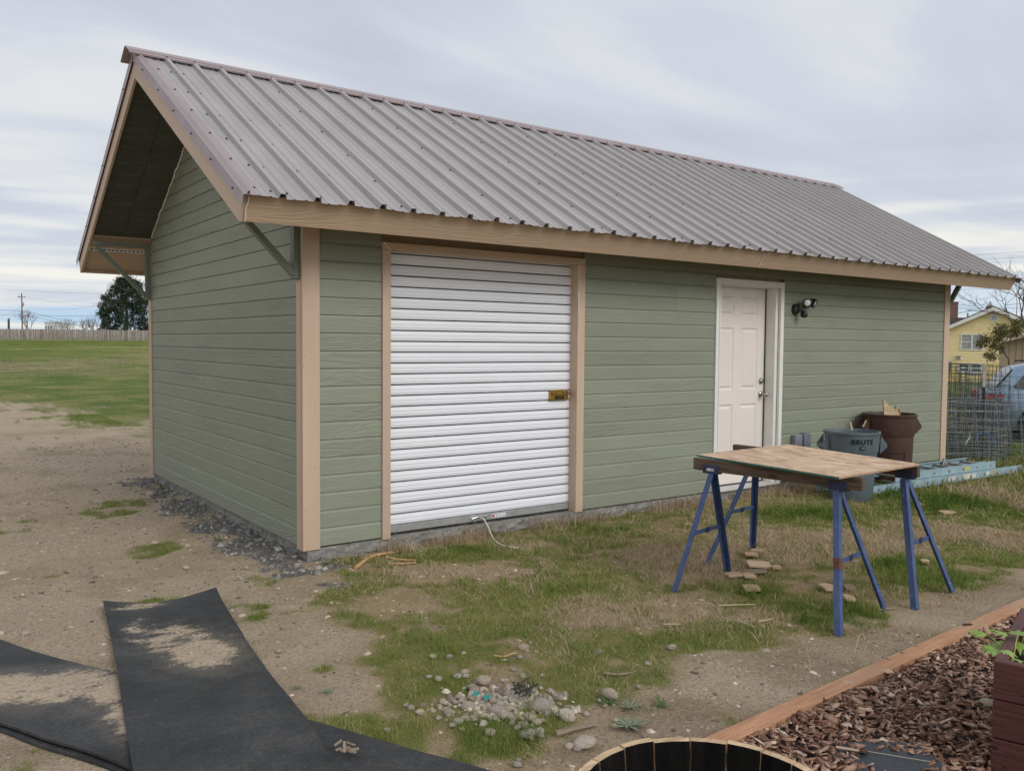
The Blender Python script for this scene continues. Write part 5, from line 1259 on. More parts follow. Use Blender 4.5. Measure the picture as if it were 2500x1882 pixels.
MBARK = tone_mat('bark_chips', ((0, (.08, .038, .025)), (.25, (.19, .095, .062)), (.5, (.32, .185, .128)), (.75, (.46, .30, .22)), (.92, (.58, .44, .34)), (1, (.76, .62, .46))), .8, 45)
n = 52000; x, y = scatter(n, -.05, 6.2, -5.6, -3.30)
pl_y = -3.69 + (x + .25) * .052
inpl = lambda x, y: ((x - A0[0]) * db_[0] + (y - A0[1]) * db_[1] > -.0) & ((x - A0[0]) * df[0] + (y - A0[1]) * df[1] > -.0)
fab = at(2180, 1880)
dfx = ((x - fab[0]) * R2[0] + (y - fab[1]) * R2[1]) / .125; dfy = ((x - fab[0]) * F2[0] + (y - fab[1]) * F2[1]) / .085
k = (y < pl_y - .004) & ~inpl(x, y) & (np.hypot(x - bx, y - by) > .36) & (dfx ** 2 + dfy ** 2 + (rng.random(n) - .5) * .3 > 1); x, y = x[k], y[k]
hb = -.092 + .022 * fbm(x, y, 3, 77); z = hb + rng.uniform(0, .028, len(x))
V, Fm = chips(len(x), x, y, z)
tn = np.repeat(np.clip(rng.beta(1.6, 1.9, len(x)), 0, 1), 10)
o = link(bpy.data.objects.new('bark_mulch', np_mesh('bark_mulch', V, Fm, MBARK, dict(tone=tn)))); tag(o, 'brown bark chip mulch filling the bed beyond the board', kind='stuff')
# bed base and weed fabric patch
m = MB(); m.add([(-.2, -3.70, -.088), (4.9, -3.43, -.088), (6.5, -6, -.088), (-.2, -6, -.088)], [(0, 1, 2, 3)])
o = m.build('bark_bed_soil', simple('bark_fines', (.045, .028, .02), 1, 0, .4, 40, .8), None); tag(o, 'dark fine bark soil under the chips', kind='structure')
m = MB(); vs = []; nF = 22
for i in range(nF):
    for j in range(nF):
        X = fab[0] + R2[0] * (i / (nF - 1) - .5) * .34 + F2[0] * (j / (nF - 1) - .5) * .30; Y = fab[1] + R2[1] * (i / (nF - 1) - .5) * .34 + F2[1] * (j / (nF - 1) - .5) * .30
        vs.append((X - fab[0], Y - fab[1], .006 * float(vnoise(X, Y, 11, 5))))
m.add(vs, [(i * nF + j, i * nF + j + 1, (i + 1) * nF + j + 1, (i + 1) * nF + j) for i in range(nF - 1) for j in range(nF - 1)])
o = m.build('weed_fabric', simple('black_weave', (.035, .042, .05), .55, 0, .2, 60, .4), None, 'all'); o.location = (fab[0], fab[1], -.066); tag(o, 'patch of black weed fabric showing through the bark', 'weed fabric')
m = MB(); m.tube([(-.10 * R2[0] + .07 * F2[0], -.10 * R2[1] + .07 * F2[1], .010), (.13 * R2[0] - .02 * F2[0], .13 * R2[1] - .02 * F2[1], .010)], .0013, 4); m.build('seam_stitch', simple('stitch', (.45, .43, .3), .8), o)
# large light chips one can pick out
for u, v, l, w_, lb in ((2170, 1644, 22, 12, 'tan square wood chip on the bark near the edging board'), (2262, 1595, 18, 5, 'pale upright splinter on the bark'), (2078, 1835, 72, 5, 'long pale splinter by the fabric patch'), (2308, 1765, 46, 6, 'long slanting splinter in front of the planter box'), (2072, 1670, 24, 10, 'brown chip lying against the edging board'), (2175, 1702, 18, 8, 'short yellowish chip in the middle of the bark'), (2114, 1737, 34, 6, 'flat pale chip left of the middle of the bark')):
    p = at(u, v, -.06); dp = depth_of(p[0], p[1]); s = dp / FP
    slab('wood_chip', (p[0], p[1], -.050), l * s, w_ * s * 1.5, .004, (rk.uniform(-.2, .2), rk.uniform(-.2, .2), rk.uniform(-1.6, .2)), MSCR, lb, 'wood chip', 'light chips on the bark')
for u, v, lb in ((2237, 1574, 'grey pebble highest of three on the edging board'), (2204, 1591, 'middle of three grey pebbles on the edging board'), (2168, 1606, 'lowest of three grey pebbles on the edging board')):
    p = at(u, v, -.045); inst_ = inst('stone', smooth_st[0], None, (p[0], p[1], -.044), (0, 0, rk.uniform(0, 3)), (.022, .022, .014)); tag(inst_, lb, 'stone', 'pebbles on the edging board')
p = at(2362, 1524, -.045); slab('wood_chip', (p[0], p[1], -.044), .05, .016, .006, (0, 0, -.4), simple('dark_bark', (.05, .028, .018), .9), 'dark bark chip lying on the edging board', 'wood chip')

# grass blades
def blades(n, x, y, h, w_, lean, seed, flat=0.0):
    r_ = np.random.default_rng(seed); th = r_.uniform(0, 6.28, n); ph = r_.uniform(0, 6.28, n)
    dx, dy_ = np.cos(th) * w_ / 2, np.sin(th) * w_ / 2; lx, ly = np.cos(ph) * lean * h, np.sin(ph) * lean * h
    z = hgt(x, y) - .003; hz = h * np.sqrt(np.clip(1 - lean ** 2 * .8, .04, 1)); curl = r_.uniform(.35, .7, n)
    V = np.empty((n, 5, 3))
    V[:, 0] = np.stack([x - dx, y - dy_, z], 1); V[:, 1] = np.stack([x + dx, y + dy_, z], 1)
    V[:, 2] = np.stack([x + dx * .8 + lx * curl * .6, y + dy_ * .8 + ly * curl * .6, z + hz * .6], 1); V[:, 3] = np.stack([x - dx * .8 + lx * curl * .6, y - dy_ * .8 + ly * curl * .6, z + hz * .6], 1)
    V[:, 4] = np.stack([x + lx, y + ly, z + hz * r_.uniform(.85, 1.05, n)], 1)
    f = np.array([(0, 1, 2), (0, 2, 3), (3, 2, 4)]); Fm = (f[None] + (np.arange(n) * 5)[:, None, None]).reshape(-1, 3)
    return V.reshape(-1, 3), Fm
def blade_mat(name, stops, tr=.25):
    m = NM(name, .6, 0, .2); m.color(m.ramp(m.attr('tone'), *stops))
    t = m.n('ShaderNodeBsdfTranslucent'); mx = m.n('ShaderNodeMixShader'); mx.inputs[0].default_value = tr
    c = m.b.inputs['Base Color'].links[0].from_socket; m.l(c, t.inputs[0]); outn = m.t.nodes['Material Output']
    m.l(m.b.outputs[0], mx.inputs[1]); m.l(t.outputs[0], mx.inputs[2]); m.l(mx.outputs[0], outn.inputs[0]); return m.m
MGRS = blade_mat('grass_blades', ((0, (.050, .115, .016)), (.35, (.145, .225, .036)), (.7, (.28, .32, .085)), (1, (.50, .43, .21))), .35)
MDRY = blade_mat('dry_grass_blades', ((0, (.22, .15, .09)), (.4, (.42, .31, .19)), (.8, (.60, .47, .32)), (1, (.72, .60, .44))), .15)
def visible(x, y, mg=120):
    P_ = np.stack([x, y, np.full(len(x), -.08)], 1); u, v, d = cam_px(P_); return (d > .8) & (u > -mg) & (u < 2500 + mg) & (v < 1882 + mg * 2)
allV = []; 
def blocked(x, y):
    b = in_shed(x, y, .0) | (np.hypot(x - bx, y - by) < .30)
    for P_ in (np.array(l1 + r1[::-1]), P2): b |= sdist(x, y, P_) > -.006
    lx_ = x * 1.0; py = -3.645 + (x + .25) * .052; b |= (np.abs(y - py) < .05) & (x > -.3) & (x < 5)
    return b
def emit(name, label, n, box, dens, hh, ww, lean, seed, mat, tone):
    x, y = scatter(n, *box); k = visible(x, y); x, y = x[k], y[k]
    g_, d_, v_, mu_, f_ = zones(x, y); pr_ = dens(x, y, g_, d_, v_, mu_, f_); k = (rng.random(len(x)) < pr_) & ~blocked(x, y); x, y, g_, d_ = x[k], y[k], g_[k], d_[k]
    n = len(x); V, Fm = blades(n, x, y, hh(x, y, g_, d_, n), ww * rng.uniform(.6, 1.3, n) * np.clip(np.hypot(x - CAM[0], y - CAM[1]) / 5, .8, 3), lean(n), seed)
    tn = np.repeat(np.clip(tone(x, y, n, g_, d_), 0, 1), 5)
    o = link(bpy.data.objects.new(name, np_mesh(name, V, Fm, mat, dict(tone=tn)))); tag(o, label, kind='stuff'); print(name, n)
PILE = blobs([(1075, 1505, 75, 34, 1.2), (1100, 1545, 30, 24, 1)])
lushb = blobs([(1080, 1600, 90, 40, 1.2), (1190, 1545, 50, 25, 1), (1010, 1650, 60, 20, 1), (1800, 1330, 110, 34, .9), (1980, 1240, 100, 26, .9), (2050, 1080, 170, 20, .9), (1750, 1110, 120, 14, .8), (1570, 1465, 20, 8, .3), (1000, 1185, 90, 10, .5), (1230, 1275, 60, 12, .6), (1640, 1280, 50, 16, .6), (860, 1590, 60, 14, .6)])
def hh_g(x, y, g, d, n):
    lb = bsum(x, y, lushb); return (.009 + .014 * g + .026 * lb + .015 * ss(x, 5, 8)) * rng.gamma(6, 1 / 6, n) * (.45 + 1.6 * vnoise(x, y, 8, 3) * vnoise(x, y, 19, 5) * 1.5)
emit('grass', 'short green lawn grass in patches around the shed and sawhorses', 520000, (-2.2, 6.5, -4.6, .1), lambda x, y, g, d, v, mu, f: np.clip(g * 1.3 - .15, 0, 1) * (1 - mu) * np.clip(.35 + 1.5 * vnoise(x, y, 10, 33) * vnoise(x, y, 23, 13) * 1.4, 0, 1) * (1 - .85 * np.clip(bsum(x, y, PILE), 0, 1)), hh_g, .0030, lambda n: rng.uniform(.1, .95, n), 1, MGRS, lambda x, y, n, g, d: rng.beta(2, 2.2, n) * .75 + .35 * (vnoise(x, y, 2.5, 8) - .3) + .25 * (vnoise(x, y, 11, 8) - .5) + .35 * d * rng.random(n) * 1.6 + .10 - .22 * np.clip(bsum(x, y, lushb), 0, 1))
emit('grass', 'green grass farther off by the ladder and wire cages', 120000, (6.5, 15, -5.5, 5), lambda x, y, g, d, v, mu, f: np.clip(g * 1.4, 0, 1), lambda x, y, g, d, n: (.035 + .05 * g) * rng.gamma(6, 1 / 6, n), .0035, lambda n: rng.uniform(.1, .9, n), 2, MGRS, lambda x, y, n, g, d: rng.beta(2, 2.2, n) * .9)
emit('grass', 'sparse green tufts on the dirt left of the shed', 200000, (-6, 1.2, -1.4, 14), lambda x, y, g, d, v, mu, f: np.clip(g * 1.3 - .25, 0, 1), lambda x, y, g, d, n: (.012 + .014 * g) * rng.gamma(5, 1 / 5, n), .0035, lambda n: rng.uniform(.1, .9, n), 3, MGRS, lambda x, y, n, g, d: rng.beta(2, 2.2, n) * .8)
emit('grass', 'coarse grass of the field between the dirt and the far fence', 420000, (-26, 40, 8, 125), lambda x, y, g, d, v, mu, f: f * np.clip(g * 1.3 - .2, 0, 1) * np.clip(.35 + y * .006, 0, 1), lambda x, y, g, d, n: (.025 + .0009 * np.clip(y, 0, 100) * (.5 + vnoise(x, y, .8, 4))) * rng.gamma(6, 1 / 6, n), .006, lambda n: rng.uniform(.1, .9, n), 7, MGRS, lambda x, y, n, g, d: rng.beta(2, 2.2, n) * .4 + .7 * d * rng.random(n) + .45 * vnoise(x, y, .35, 6) + .08)
dryhb = blobs([(1180, 1075, 130, 8, 1), (1000, 1140, 60, 12, 1), (1450, 1085, 90, 14, 1), (2160, 1080, 70, 24, 1), (1260, 1085, 40, 10, 1), (1400, 1075, 60, 10, 1), (1700, 1060, 120, 12, .8)])
emit('dry_grass', 'dry straw coloured grass matted over the lawn', 260000, (-.8, 6.5, -4.0, .05), lambda x, y, g, d, v, mu, f: np.clip(d * .95 - .05, 0, .9) * (1 - mu), lambda x, y, g, d, n: (.022 + .025 * d + .07 * bsum(x, y, dryhb)) * rng.gamma(5, 1 / 5, n), .0021, lambda n: np.clip(rng.normal(.9, .14, n), .2, .99), 4, MDRY, lambda x, y, n, g, d: rng.beta(2.4, 1.8, n))
emit('straw', 'long pale straw strands lying loose over the lawn', 60000, (-.5, 7.5, -4.0, .0), lambda x, y, g, d, v, mu, f: np.clip(.10 + d * .45 + .3 * (vnoise(x, y, 1.5, 71) - .5), 0, .7) * (1 - mu) * np.clip(g + d * 1.5, 0, 1) * ss(x, -.4, .8), lambda x, y, g, d, n: rng.gamma(5, .016, n), .0020, lambda n: np.clip(rng.normal(.975, .03, n), .8, .998), 14, MDRY, lambda x, y, n, g, d: rng.beta(3, 1.6, n))
emit('dry_grass', 'dry straw grass near the ladder', 50000, (6.5, 13, -5, -.02), lambda x, y, g, d, v, mu, f: np.clip(d * .9 - .05, 0, .9), lambda x, y, g, d, n: (.05 + .07 * d) * rng.gamma(5, 1 / 5, n), .0032, lambda n: np.clip(rng.normal(.75, .2, n), .1, .99), 5, MDRY, lambda x, y, n, g, d: rng.beta(2, 2, n))
# dead clumps against the foundation
xs = rng.uniform(.55, 8.6, 5200); xs = xs[(vnoise(xs, xs * 0, 2.3, 9) + .5 * bsum(xs, xs * 0 - .1, dryhb)) > .5]; ys = -.02 - rng.gamma(1.5, .05, len(xs))
V, Fm = blades(len(xs), xs, ys, .085 * rng.gamma(4, .25, len(xs)) + .03, np.full(len(xs), .0026), np.clip(rng.normal(.55, .25, len(xs)), .05, .98), 6)
o = link(bpy.data.objects.new('dry_grass', np_mesh('dry_grass', V, Fm, MDRY, dict(tone=np.repeat(rng.beta(2, 2.3, len(xs)), 5))))); tag(o, 'upright dead grass clumps against the foundation', kind='stuff')
# rosettes
MROS = simple('silvery_weed_leaf', (.19, .22, .14), .7, 0, .2, 20); MROSG = simple('green_weed_leaf', (.07, .13, .03), .6, 0, .25, 20)
def rosette(u, v, r_, n, label, mat=MROS, up=.35):
    p = at(u, v); m = MB(); q = random.Random(int(u))
    for k in range(n):
        a = 6.283 * k / n + q.uniform(-.2, .2); l = r_ * q.uniform(.6, 1.1); w_ = l * .085; hh = up * q.uniform(.3, 1.3)
        c, s_ = math.cos(a), math.sin(a); vs = []
        for t, ww in ((.05, .3), (.35, .8), (.7, 1), (1, .05)):
            z = l * (hh * t - .35 * hh * t * t) + .004
            for sg in (-1, 0, 1): vs.append((c * l * t - s_ * w_ * ww * sg, s_ * l * t + c * w_ * ww * sg, z + (0 if sg else -w_ * .35)))
        m.add(vs, [(3 * i + j, 3 * i + j + 1, 3 * i + j + 4, 3 * i + j + 3) for i in range(3) for j in range(2)])
    o = m.build('weed', mat, None, 'all'); o.location = (p[0], p[1], gz(p[0], p[1])); return tag(o, label, 'weed', 'leafy weeds in the yard')
for u, v, r_, n, lb, mt, up in ((*s7(1480, 1040), .085, 26, 'large silvery weed rosette left of the soil strip', MROS, .4), (*s7(1490, 925), .06, 16, 'silvery weed above the large rosette', MROS, .5), (*s7(1690, 910), .06, 14, 'narrow leaved green weed on the soil strip', MROSG, .5), (*s7(1340, 895), .06, 14, 'sprawling green weed near the lone round stone', MROSG, .5),
                                (869, 1364, .07, 14, 'blue green weed at the shed foundation near the corner', MROS, .7), (797, 1379, .06, 10, 'small weed at the very corner of the shed', MROSG, .8), (535, 1322, .08, 10, 'upright weed on the gravel below the gable wall', MROSG, 1.1), (397, 1193, .09, 8, 'weed at the far end of the gable wall', MROSG, 1.2), (795, 1688, .05, 12, 'star shaped weed on the bare soil right of the mat', MROS, .3), (724, 1680, .035, 8, 'small weed on the bare soil beside the mat', MROSG, .4),
                                (975, 1352, .05, 10, 'broad weed above the orange sticks', MROSG, .8), (1206, 1310, .09, 8, 'upright green weed below the roll door handle', MROSG, 1.3)):
    rosette(u, v, r_, n, lb, mt, up)

# ------------------------------------------------------------------ wire cages, T-post, cord
MWIRE = simple('galvanised_wire', (.36, .39, .40), .55, .35, .3, 20); MWIRED = simple('dark_wire', (.12, .135, .14), .6, .3, .4, 20)
def grid_panel(w_, h, nx, nz, mat, name='wire_panel', r_=.0028, jit=.004, seed=1):
    q = random.Random(seed); m = MB()
    for i in range(nx + 1):
        x = w_ * i / nx; m.tube([(x + q.uniform(-jit, jit), q.uniform(-jit, jit), 0), (x + q.uniform(-jit, jit) * 2, q.uniform(-jit, jit) * 3, h / 2), (x + q.uniform(-jit, jit), q.uniform(-jit, jit), h)], r_, 4, cap=False)
    for j in range(nz + 1):
        z = h * j / nz; m.tube([(0, q.uniform(-jit, jit), z), (w_ / 2, q.uniform(-jit, jit) * 3, z + q.uniform(-jit, jit)), (w_, q.uniform(-jit, jit), z + q.uniform(-jit, jit))], r_, 4, cap=False)
    return m.mesh(name, mat)
base = at(2303, 1130); cage_specs = []
def flat_panel(u, depth, w_, h, nx, nz, ang, lean, label, mat, seed, z0=-.1):
    q = np.array([*(CAM[:2] + (CF[:2] + CR[:2] * (u - 1250) / FP) * depth)]); me = grid_panel(w_, h, nx, nz, mat, 'wire_mesh', .0030, .006, seed)
    o = inst('wire_mesh', me, None, (q[0], q[1], gz(q[0], q[1]) + .0), (lean, R(((seed * 37) % 7 - 3) * .9), rdir + ang)); return tag(o, label, 'wire mesh', 'wire cages and mesh heaped beside the shed')
flat_panel(2298, 11.55, .87, .84, 6, 6, .10, R(-8), 'front galvanised wire mesh panel leaning by the shed corner', MWIRE, 1)
flat_panel(2296, 11.75, .92, .82, 7, 7, .02, R(-6), 'second wire mesh panel just behind the front one', MWIRE, 2)
flat_panel(2290, 11.95, .98, .86, 8, 8, .14, R(-5), 'dense dark mesh panel third from the front', MWIRED, 3)
flat_panel(2285, 12.2, 1.02, .82, 9, 9, .05, R(-3), 'dense dark mesh panel fourth from the front', MWIRED, 4)
flat_panel(2290, 12.4, 1.05, .88, 7, 8, .0, R(-4), 'dark mesh panel fifth from the front', MWIRED, 5)
flat_panel(2400, 11.9, .80, 1.05, 6, 8, -.15, R(-16), 'tall mesh panel slanting right of the lower heap', MWIRED, 6)
flat_panel(2425, 12.1, .80, 1.10, 6, 8, -.3, R(-12), 'tall mesh panel leaning at the right end, nearer one', MWIRE, 7)
flat_panel(2440, 12.5, .9, 1.15, 7, 9, -.1, R(-14), 'tall mesh panel leaning at the right end, farther one', MWIRED, 8)
flat_panel(2450, 12.9, .9, 1.0, 7, 8, .2, R(-10), 'mesh panel farthest back at the right end', MWIRED, 9)
flat_panel(2410, 12.3, .85, .95, 8, 9, .1, R(-10), 'close meshed dark panel behind the right end of the heap', MWIRED, 15)
flat_panel(2292, 12.05, 1.0, .80, 11, 10, .07, R(-5), 'fine dark mesh panel between the fourth and fifth ones', MWIRED, 18)
flat_panel(2296, 11.85, .95, .78, 10, 10, -.03, R(-7), 'fine dark mesh panel right behind the second one', MWIRED, 19)
for k_, (u_0, d_0, lb_) in enumerate(((2299, 11.65, 'nearest stacked mesh behind the front panel'), (2294, 11.8, 'second stacked mesh behind the front panel'), (2289, 12.0, 'third stacked mesh behind the front panel'), (2301, 12.15, 'fourth stacked mesh behind the front panel'), (2297, 12.3, 'fifth stacked mesh behind the front panel'))):
    flat_panel(u_0, d_0, .93 + .02 * k_, .80 + .015 * k_, 8, 8, .04 * (k_ % 3 - 1), R(-3 - k_), lb_, MWIRE if k_ % 2 else MWIRED, 30 + k_)
flat_panel(2305, 12.3, .9, 1.12, 9, 11, .12, R(-4), 'tall dark mesh panel among the upright cages', MWIRED, 20)
flat_panel(2340, 12.6, .8, 1.18, 8, 11, -.06, R(-6), 'tall dark mesh panel behind the steel post', MWIRED, 22)
flat_panel(2300, 12.55, 1.0, .9, 8, 9, -.08, R(-6), 'dark mesh panel sixth from the front', MWIRED, 16)
def cage(u, depth, label, mat, seed, s=.46, h=1.30, ang=0, tilt=0):
    q = np.array([*(CAM[:2] + (CF[:2] + CR[:2] * (u - 1250) / FP) * depth)]); e_ = empty('wire_cage', (q[0], q[1], gz(q[0], q[1])), label, 'wire cage', 'wire cages and mesh heaped beside the shed', rdir + ang); e_.rotation_euler = (tilt, 0, rdir + ang)
    for k in range(4):
        me = grid_panel(s, h, 3, 9, mat, 'cage_side', .0032, .004, seed * 5 + k); a = k * math.pi / 2
        c = [(0, 0), (s, 0), (s, s), (0, s)][k]; inst('cage_side', me, e_, (c[0], c[1], 0), (0, 0, a))
    return e_
cage(2284, 12.6, 'upright square wire cage nearest the shed trim', MWIRED, 1, h=1.26, ang=.05); cage(2345, 12.75, 'upright square wire cage second from the shed trim', MWIRED, 2, h=1.30, ang=-.08, tilt=R(-1)); cage(2372, 12.45, 'upright square wire cage behind the steel post', MWIRED, 3, h=1.22, ang=.12)
cage(2318, 13.1, 'wire cage at the back beside the shed trim', MWIRED, 4, h=1.30, ang=.1); cage(2388, 13.2, 'wire cage at the back near the parked car', MWIRED, 5, h=1.28, ang=-.1)
q = CAM[:2] + (CF[:2] + CR[:2] * (2402 - 1250) / FP) * 12.0
tp = empty('steel_post', (q[0], q[1], gz(*q)), 'studded steel fence post with a bare metal top among the wire cages', 'post')
MB().box(-.018, .018, -.003, .003, 0, 1.02).box(-.003, .003, .0035, .034, 0, 1.02).build('post_shaft', MBLACK, tp, rz=rdir); MB().box(-.019, .019, -.004, .004, 1.021, 1.32).box(-.004, .004, .0045, .035, 1.021, 1.32).build('post_top', MALU, tp, rz=rdir)
cp = [far(u, v, 11.38) for u, v in ((2380, 1082), (2388, 1062), (2398, 1053), (2410, 1056), (2420, 1068), (2428, 1078), (2430, 1092))]
m = MB().tube([tuple(p - cp[0]) for p in cp], .006, 6); o = m.build('blue_cord', simple('blue_cord_fibre', (.06, .20, .42), .7), None, True); o.location = cp[0]; tag(o, 'bright blue cord looped on the front wire mesh panel', 'cord')
cp = [far(u, v, 11.38) for u, v in ((2356, 1086), (2363, 1074), (2368, 1060), (2365, 1056), (2372, 1068), (2358, 1078))]
m = MB().tube([tuple(p - cp[0]) for p in cp], .006, 5); o = m.build('rag_strip', simple('pale_cloth', (.5, .47, .4), .8), None, True); o.location = cp[0]; tag(o, 'pale twisted rag tied to the front wire mesh panel', 'rag')

# ------------------------------------------------------------------ parked car
def car():
    q = CAM[:2] + (CF[:2] + CR[:2] * (2408 - 1250) / FP) * 17.4; g = gz(q[0] + 1.5, q[1]) 
    ha = rdir - R(20); hd = np.array([math.cos(ha), math.sin(ha)]); e_ = empty('parked_car', (q[0], q[1], g), 'pale silver blue estate car parked beyond the wire cages', 'car', rz=math.atan2(hd[1], hd[0]))
    Mp = NM('silver_blue_car_paint', .28, .35, .6); Mp.color((.22, .31, .42)); Mp.b.inputs['Coat Weight'].default_value = .6; Mp = Mp.m
    Mg = NM('dark_car_glass', .05, 0, .8); Mg.color((.035, .04, .045)); Mg = Mg.m
    wd = 1.80
    # stations: x, z_bottom, z_belt, half width bottom, half width belt, z_top(half width top)
    st = [(-.02, .42, .62, .62, .66), (.05, .30, .95, .80, .80), (.25, .26, 1.04, .88, .86), (.8, .24, 1.06, .91, .88), (1.8, .22, 1.03, .92, .89), (2.8, .22, 1.0, .92, .89), (3.5, .24, .97, .92, .87), (4.2, .26, .84, .88, .80), (4.62, .32, .66, .74, .68)]
    m = MB(); vs = []
    for x, zb, zt_, wb, wt in st:
        zm = (zb + zt_) / 2 + .05
        sec = [(-wb * .9, zb), (-wb, zb + .12), (-(wb + wt) / 2 - .02, zm), (-wt, zt_ - .06), (-wt + .06, zt_), (0, zt_ + .01), (wt - .06, zt_), (wt, zt_ - .06), ((wb + wt) / 2 + .02, zm), (wb, zb + .12), (wb * .9, zb)]
        vs += [(x, y + .9 , z) for y, z in sec]
    n = 11; fs = []
    for i in range(len(st) - 1):
        for j in range(n): fs.append((i * n + j, i * n + (j + 1) % n, (i + 1) * n + (j + 1) % n, (i + 1) * n + j))
    fs += [tuple(range(n))[::-1], tuple((len(st) - 1) * n + j for j in range(n))]
    m.add(vs, fs); body = m.build('body', Mp, e_, True)
    gs = [(.22, 1.03, 1.05, .80, .78), (.58, 1.03, 1.50, .82, .62), (.95, 1.03, 1.585, .83, .62), (1.8, 1.01, 1.62, .84, .62), (2.5, 1.0, 1.58, .84, .61), (3.35, .97, 1.0, .82, .78)]
    m = MB(); vs = []
    for x, z0, z1, w0, w1 in gs:
        sec = [(-w0, z0 - .04), (-w1 - .02, z1 - .06), (-w1 + .06, z1), (0, z1 + .015), (w1 - .06, z1), (w1 + .02, z1 - .06), (w0, z0 - .04)]
        vs += [(x, y + .9, z) for y, z in sec]
    n = 7; fs = []
    for i in range(len(gs) - 1):
        for j in range(n): fs.append((i * n + j, i * n + (j + 1) % n, (i + 1) * n + (j + 1) % n, (i + 1) * n + j))
    fs += [tuple(range(n))[::-1], tuple((len(gs) - 1) * n + j for j in range(n))]
    m.add(vs, fs); m.build('cabin', Mp, e_, True)
    for s_ in (-1, 1):
        def sw(poly, nm):
            m = MB(); vs = []
            for off in (.0, .006):
                for x, z in poly:
                    y0 = .83 - (.83 - .64) * (z - 1.0) / .52 + .010 + off; vs.append((x, .9 + s_ * y0, z))
            k = len(poly); m.add(vs, [tuple(range(k))[::-1], tuple(range(k, 2 * k))] + [(i, (i + 1) % k, k + (i + 1) % k, k + i) for i in range(k)]); m.build(nm, Mg, e_)
        sw([(.50, 1.12), (.58, 1.09), (1.06, 1.08), (1.06, 1.49), (.92, 1.47), (.70, 1.36)], 'quarter_window'); sw([(1.10, 1.08), (1.95, 1.07), (1.95, 1.52), (1.10, 1.50)], 'side_window'); sw([(2.0, 1.07), (2.95, 1.05), (2.75, 1.25), (2.45, 1.47), (2.0, 1.52)], 'side_window')
        MB().tube([(.75, .9 + s_ * .60, 1.615), (2.3, .9 + s_ * .60, 1.645)], .018, 6).build('roof_rail', MBLACK, e_, True)
        m = MB(); m.prism([(-.02, .80), (.30, .86), (.34, .93), (.06, .97), (-.01, .93)], 'y', .9 + s_ * .86 - .03, .9 + s_ * .86 + .035); tl = NM('red_tail_lamp', .25); tl.color((.55, .02, .03)); m.build('tail_light', tl.m, e_, bevel=.008)
        for x in (.96, 3.72):
            w_ = MB().lathe([(.20, -.10), (.31, -.10), (.335, -.07), (.335, .07), (.31, .10), (.20, .10)], 28); w_.v = [(x + a, .9 + s_ * .80 + c, .335 + b) for a, b, c in w_.v]
            wo = w_.build('wheel', simple('tyre_rubber', (.02, .02, .02), .8), e_, True)
            r_ = MB().lathe([(.001, .085), (.06, .09), (.10, .07), (.18, .075), (.205, .095), (.205, -.09), (.001, -.09)], 20); r_.v = [(x + a, .9 + s_ * .80 + c * s_, .335 + b) for a, b, c in r_.v]; r_.build('rim', MALU, wo, True)
            a_ = MB().lathe([(.33, .0), (.39, .0), (.39, .012), (.33, .012)], 28); a_.v = [(x + a, .9 + s_ * .915 + c, .36 + b) for a, b, c in a_.v]; a_.build('arch_liner', MBLACK, e_)
            d_ = MB().lathe([(.001, 0), (.37, 0), (.37, .008), (.001, .008)], 28); d_.v = [(x + a, .9 + s_ * .905 + c, .36 + b) for a, b, c in d_.v]; d_.build('wheel_well', MDARK, e_)
    m = MB(); m.add([(.20, .25, 1.085), (.20, 1.55, 1.085), (.53, 1.40, 1.46), (.53, .40, 1.46), (.19, .25, 1.095), (.19, 1.55, 1.095), (.52, 1.40, 1.47), (.52, .40, 1.47)], [(0, 1, 2, 3), (4, 7, 6, 5), (0, 4, 5, 1), (1, 5, 6, 2), (2, 6, 7, 3), (3, 7, 4, 0)]); m.build('rear_window', Mg, e_)
    MB().box(-.07, .22, .08, 1.72, .30, .50).build('rear_bumper', simple('grey_bumper', (.42, .43, .44), .45), e_, bevel=.03)
car()

# ------------------------------------------------------------------ yellow house
def lapwall(mb, x0f, z0, z1, exp, y=0, th=.045):
    """rows of lap siding across x0f(z) = (xa, xb)"""
    z = z0
    while z < z1 - .01:
        t = min(z + exp, z1); a0, b0 = x0f(z); a1, b1 = x0f(t)
        mb.add([(a0, y - th, z), (b0, y - th, z), (b1, y, t), (a1, y, t), (a0, y, z), (b0, y, z)], [(0, 1, 2, 3), (4, 5, 1, 0)]); z = t
MYEL = simple('yellow_siding_paint', (.86, .70, .38), .6, 0, .05, 3); MYELB = simple('yellow_stucco', (.76, .57, .23), .8, 0, .06, 3, .2)
MHW = simple('house_white_trim', (.75, .75, .73), .5); MSH = simple('brown_shingles', (.085, .070, .062), .9, 0, .35, 9, .5); MBRICK = NM('red_brick', .85)
co = MBRICK.coord(rnd=False, rot=(R(90), 0, 0)); bt = MBRICK.n('ShaderNodeTexBrick'); MBRICK.l(co, bt.inputs[0]); bt.inputs['Scale'].default_value = 4.2; bt.inputs['Color1'].default_value = (.22, .075, .05, 1); bt.inputs['Color2'].default_value = (.15, .055, .04, 1); bt.inputs['Mortar'].default_value = (.30, .25, .21, 1); bt.inputs['Mortar Size'].default_value = .03; MBRICK.color(bt.outputs[0]); MBRICK = MBRICK.m
MWGL = NM('window_glass', .08, 0, .7); MWGL.color((.10, .12, .13)); MWGL = MWGL.m; MCURT = simple('pale_curtain', (.34, .34, .33), .9, 0, .3, 6)
hp = far(2425, 753.6, 60); gzh = hgt(np.array([hp[0]]), np.array([hp[1]]))[0]
ho = empty('yellow_house', (hp[0], hp[1], gzh), 'yellow lap sided two storey house with white window frames and brown roof', 'house')
pkz = hp[2] - gzh; HW = 5.2; hs = .47; evz = pkz - HW * hs
RZH = rdir - R(27)
ho.rotation_euler = (0, 0, RZH)
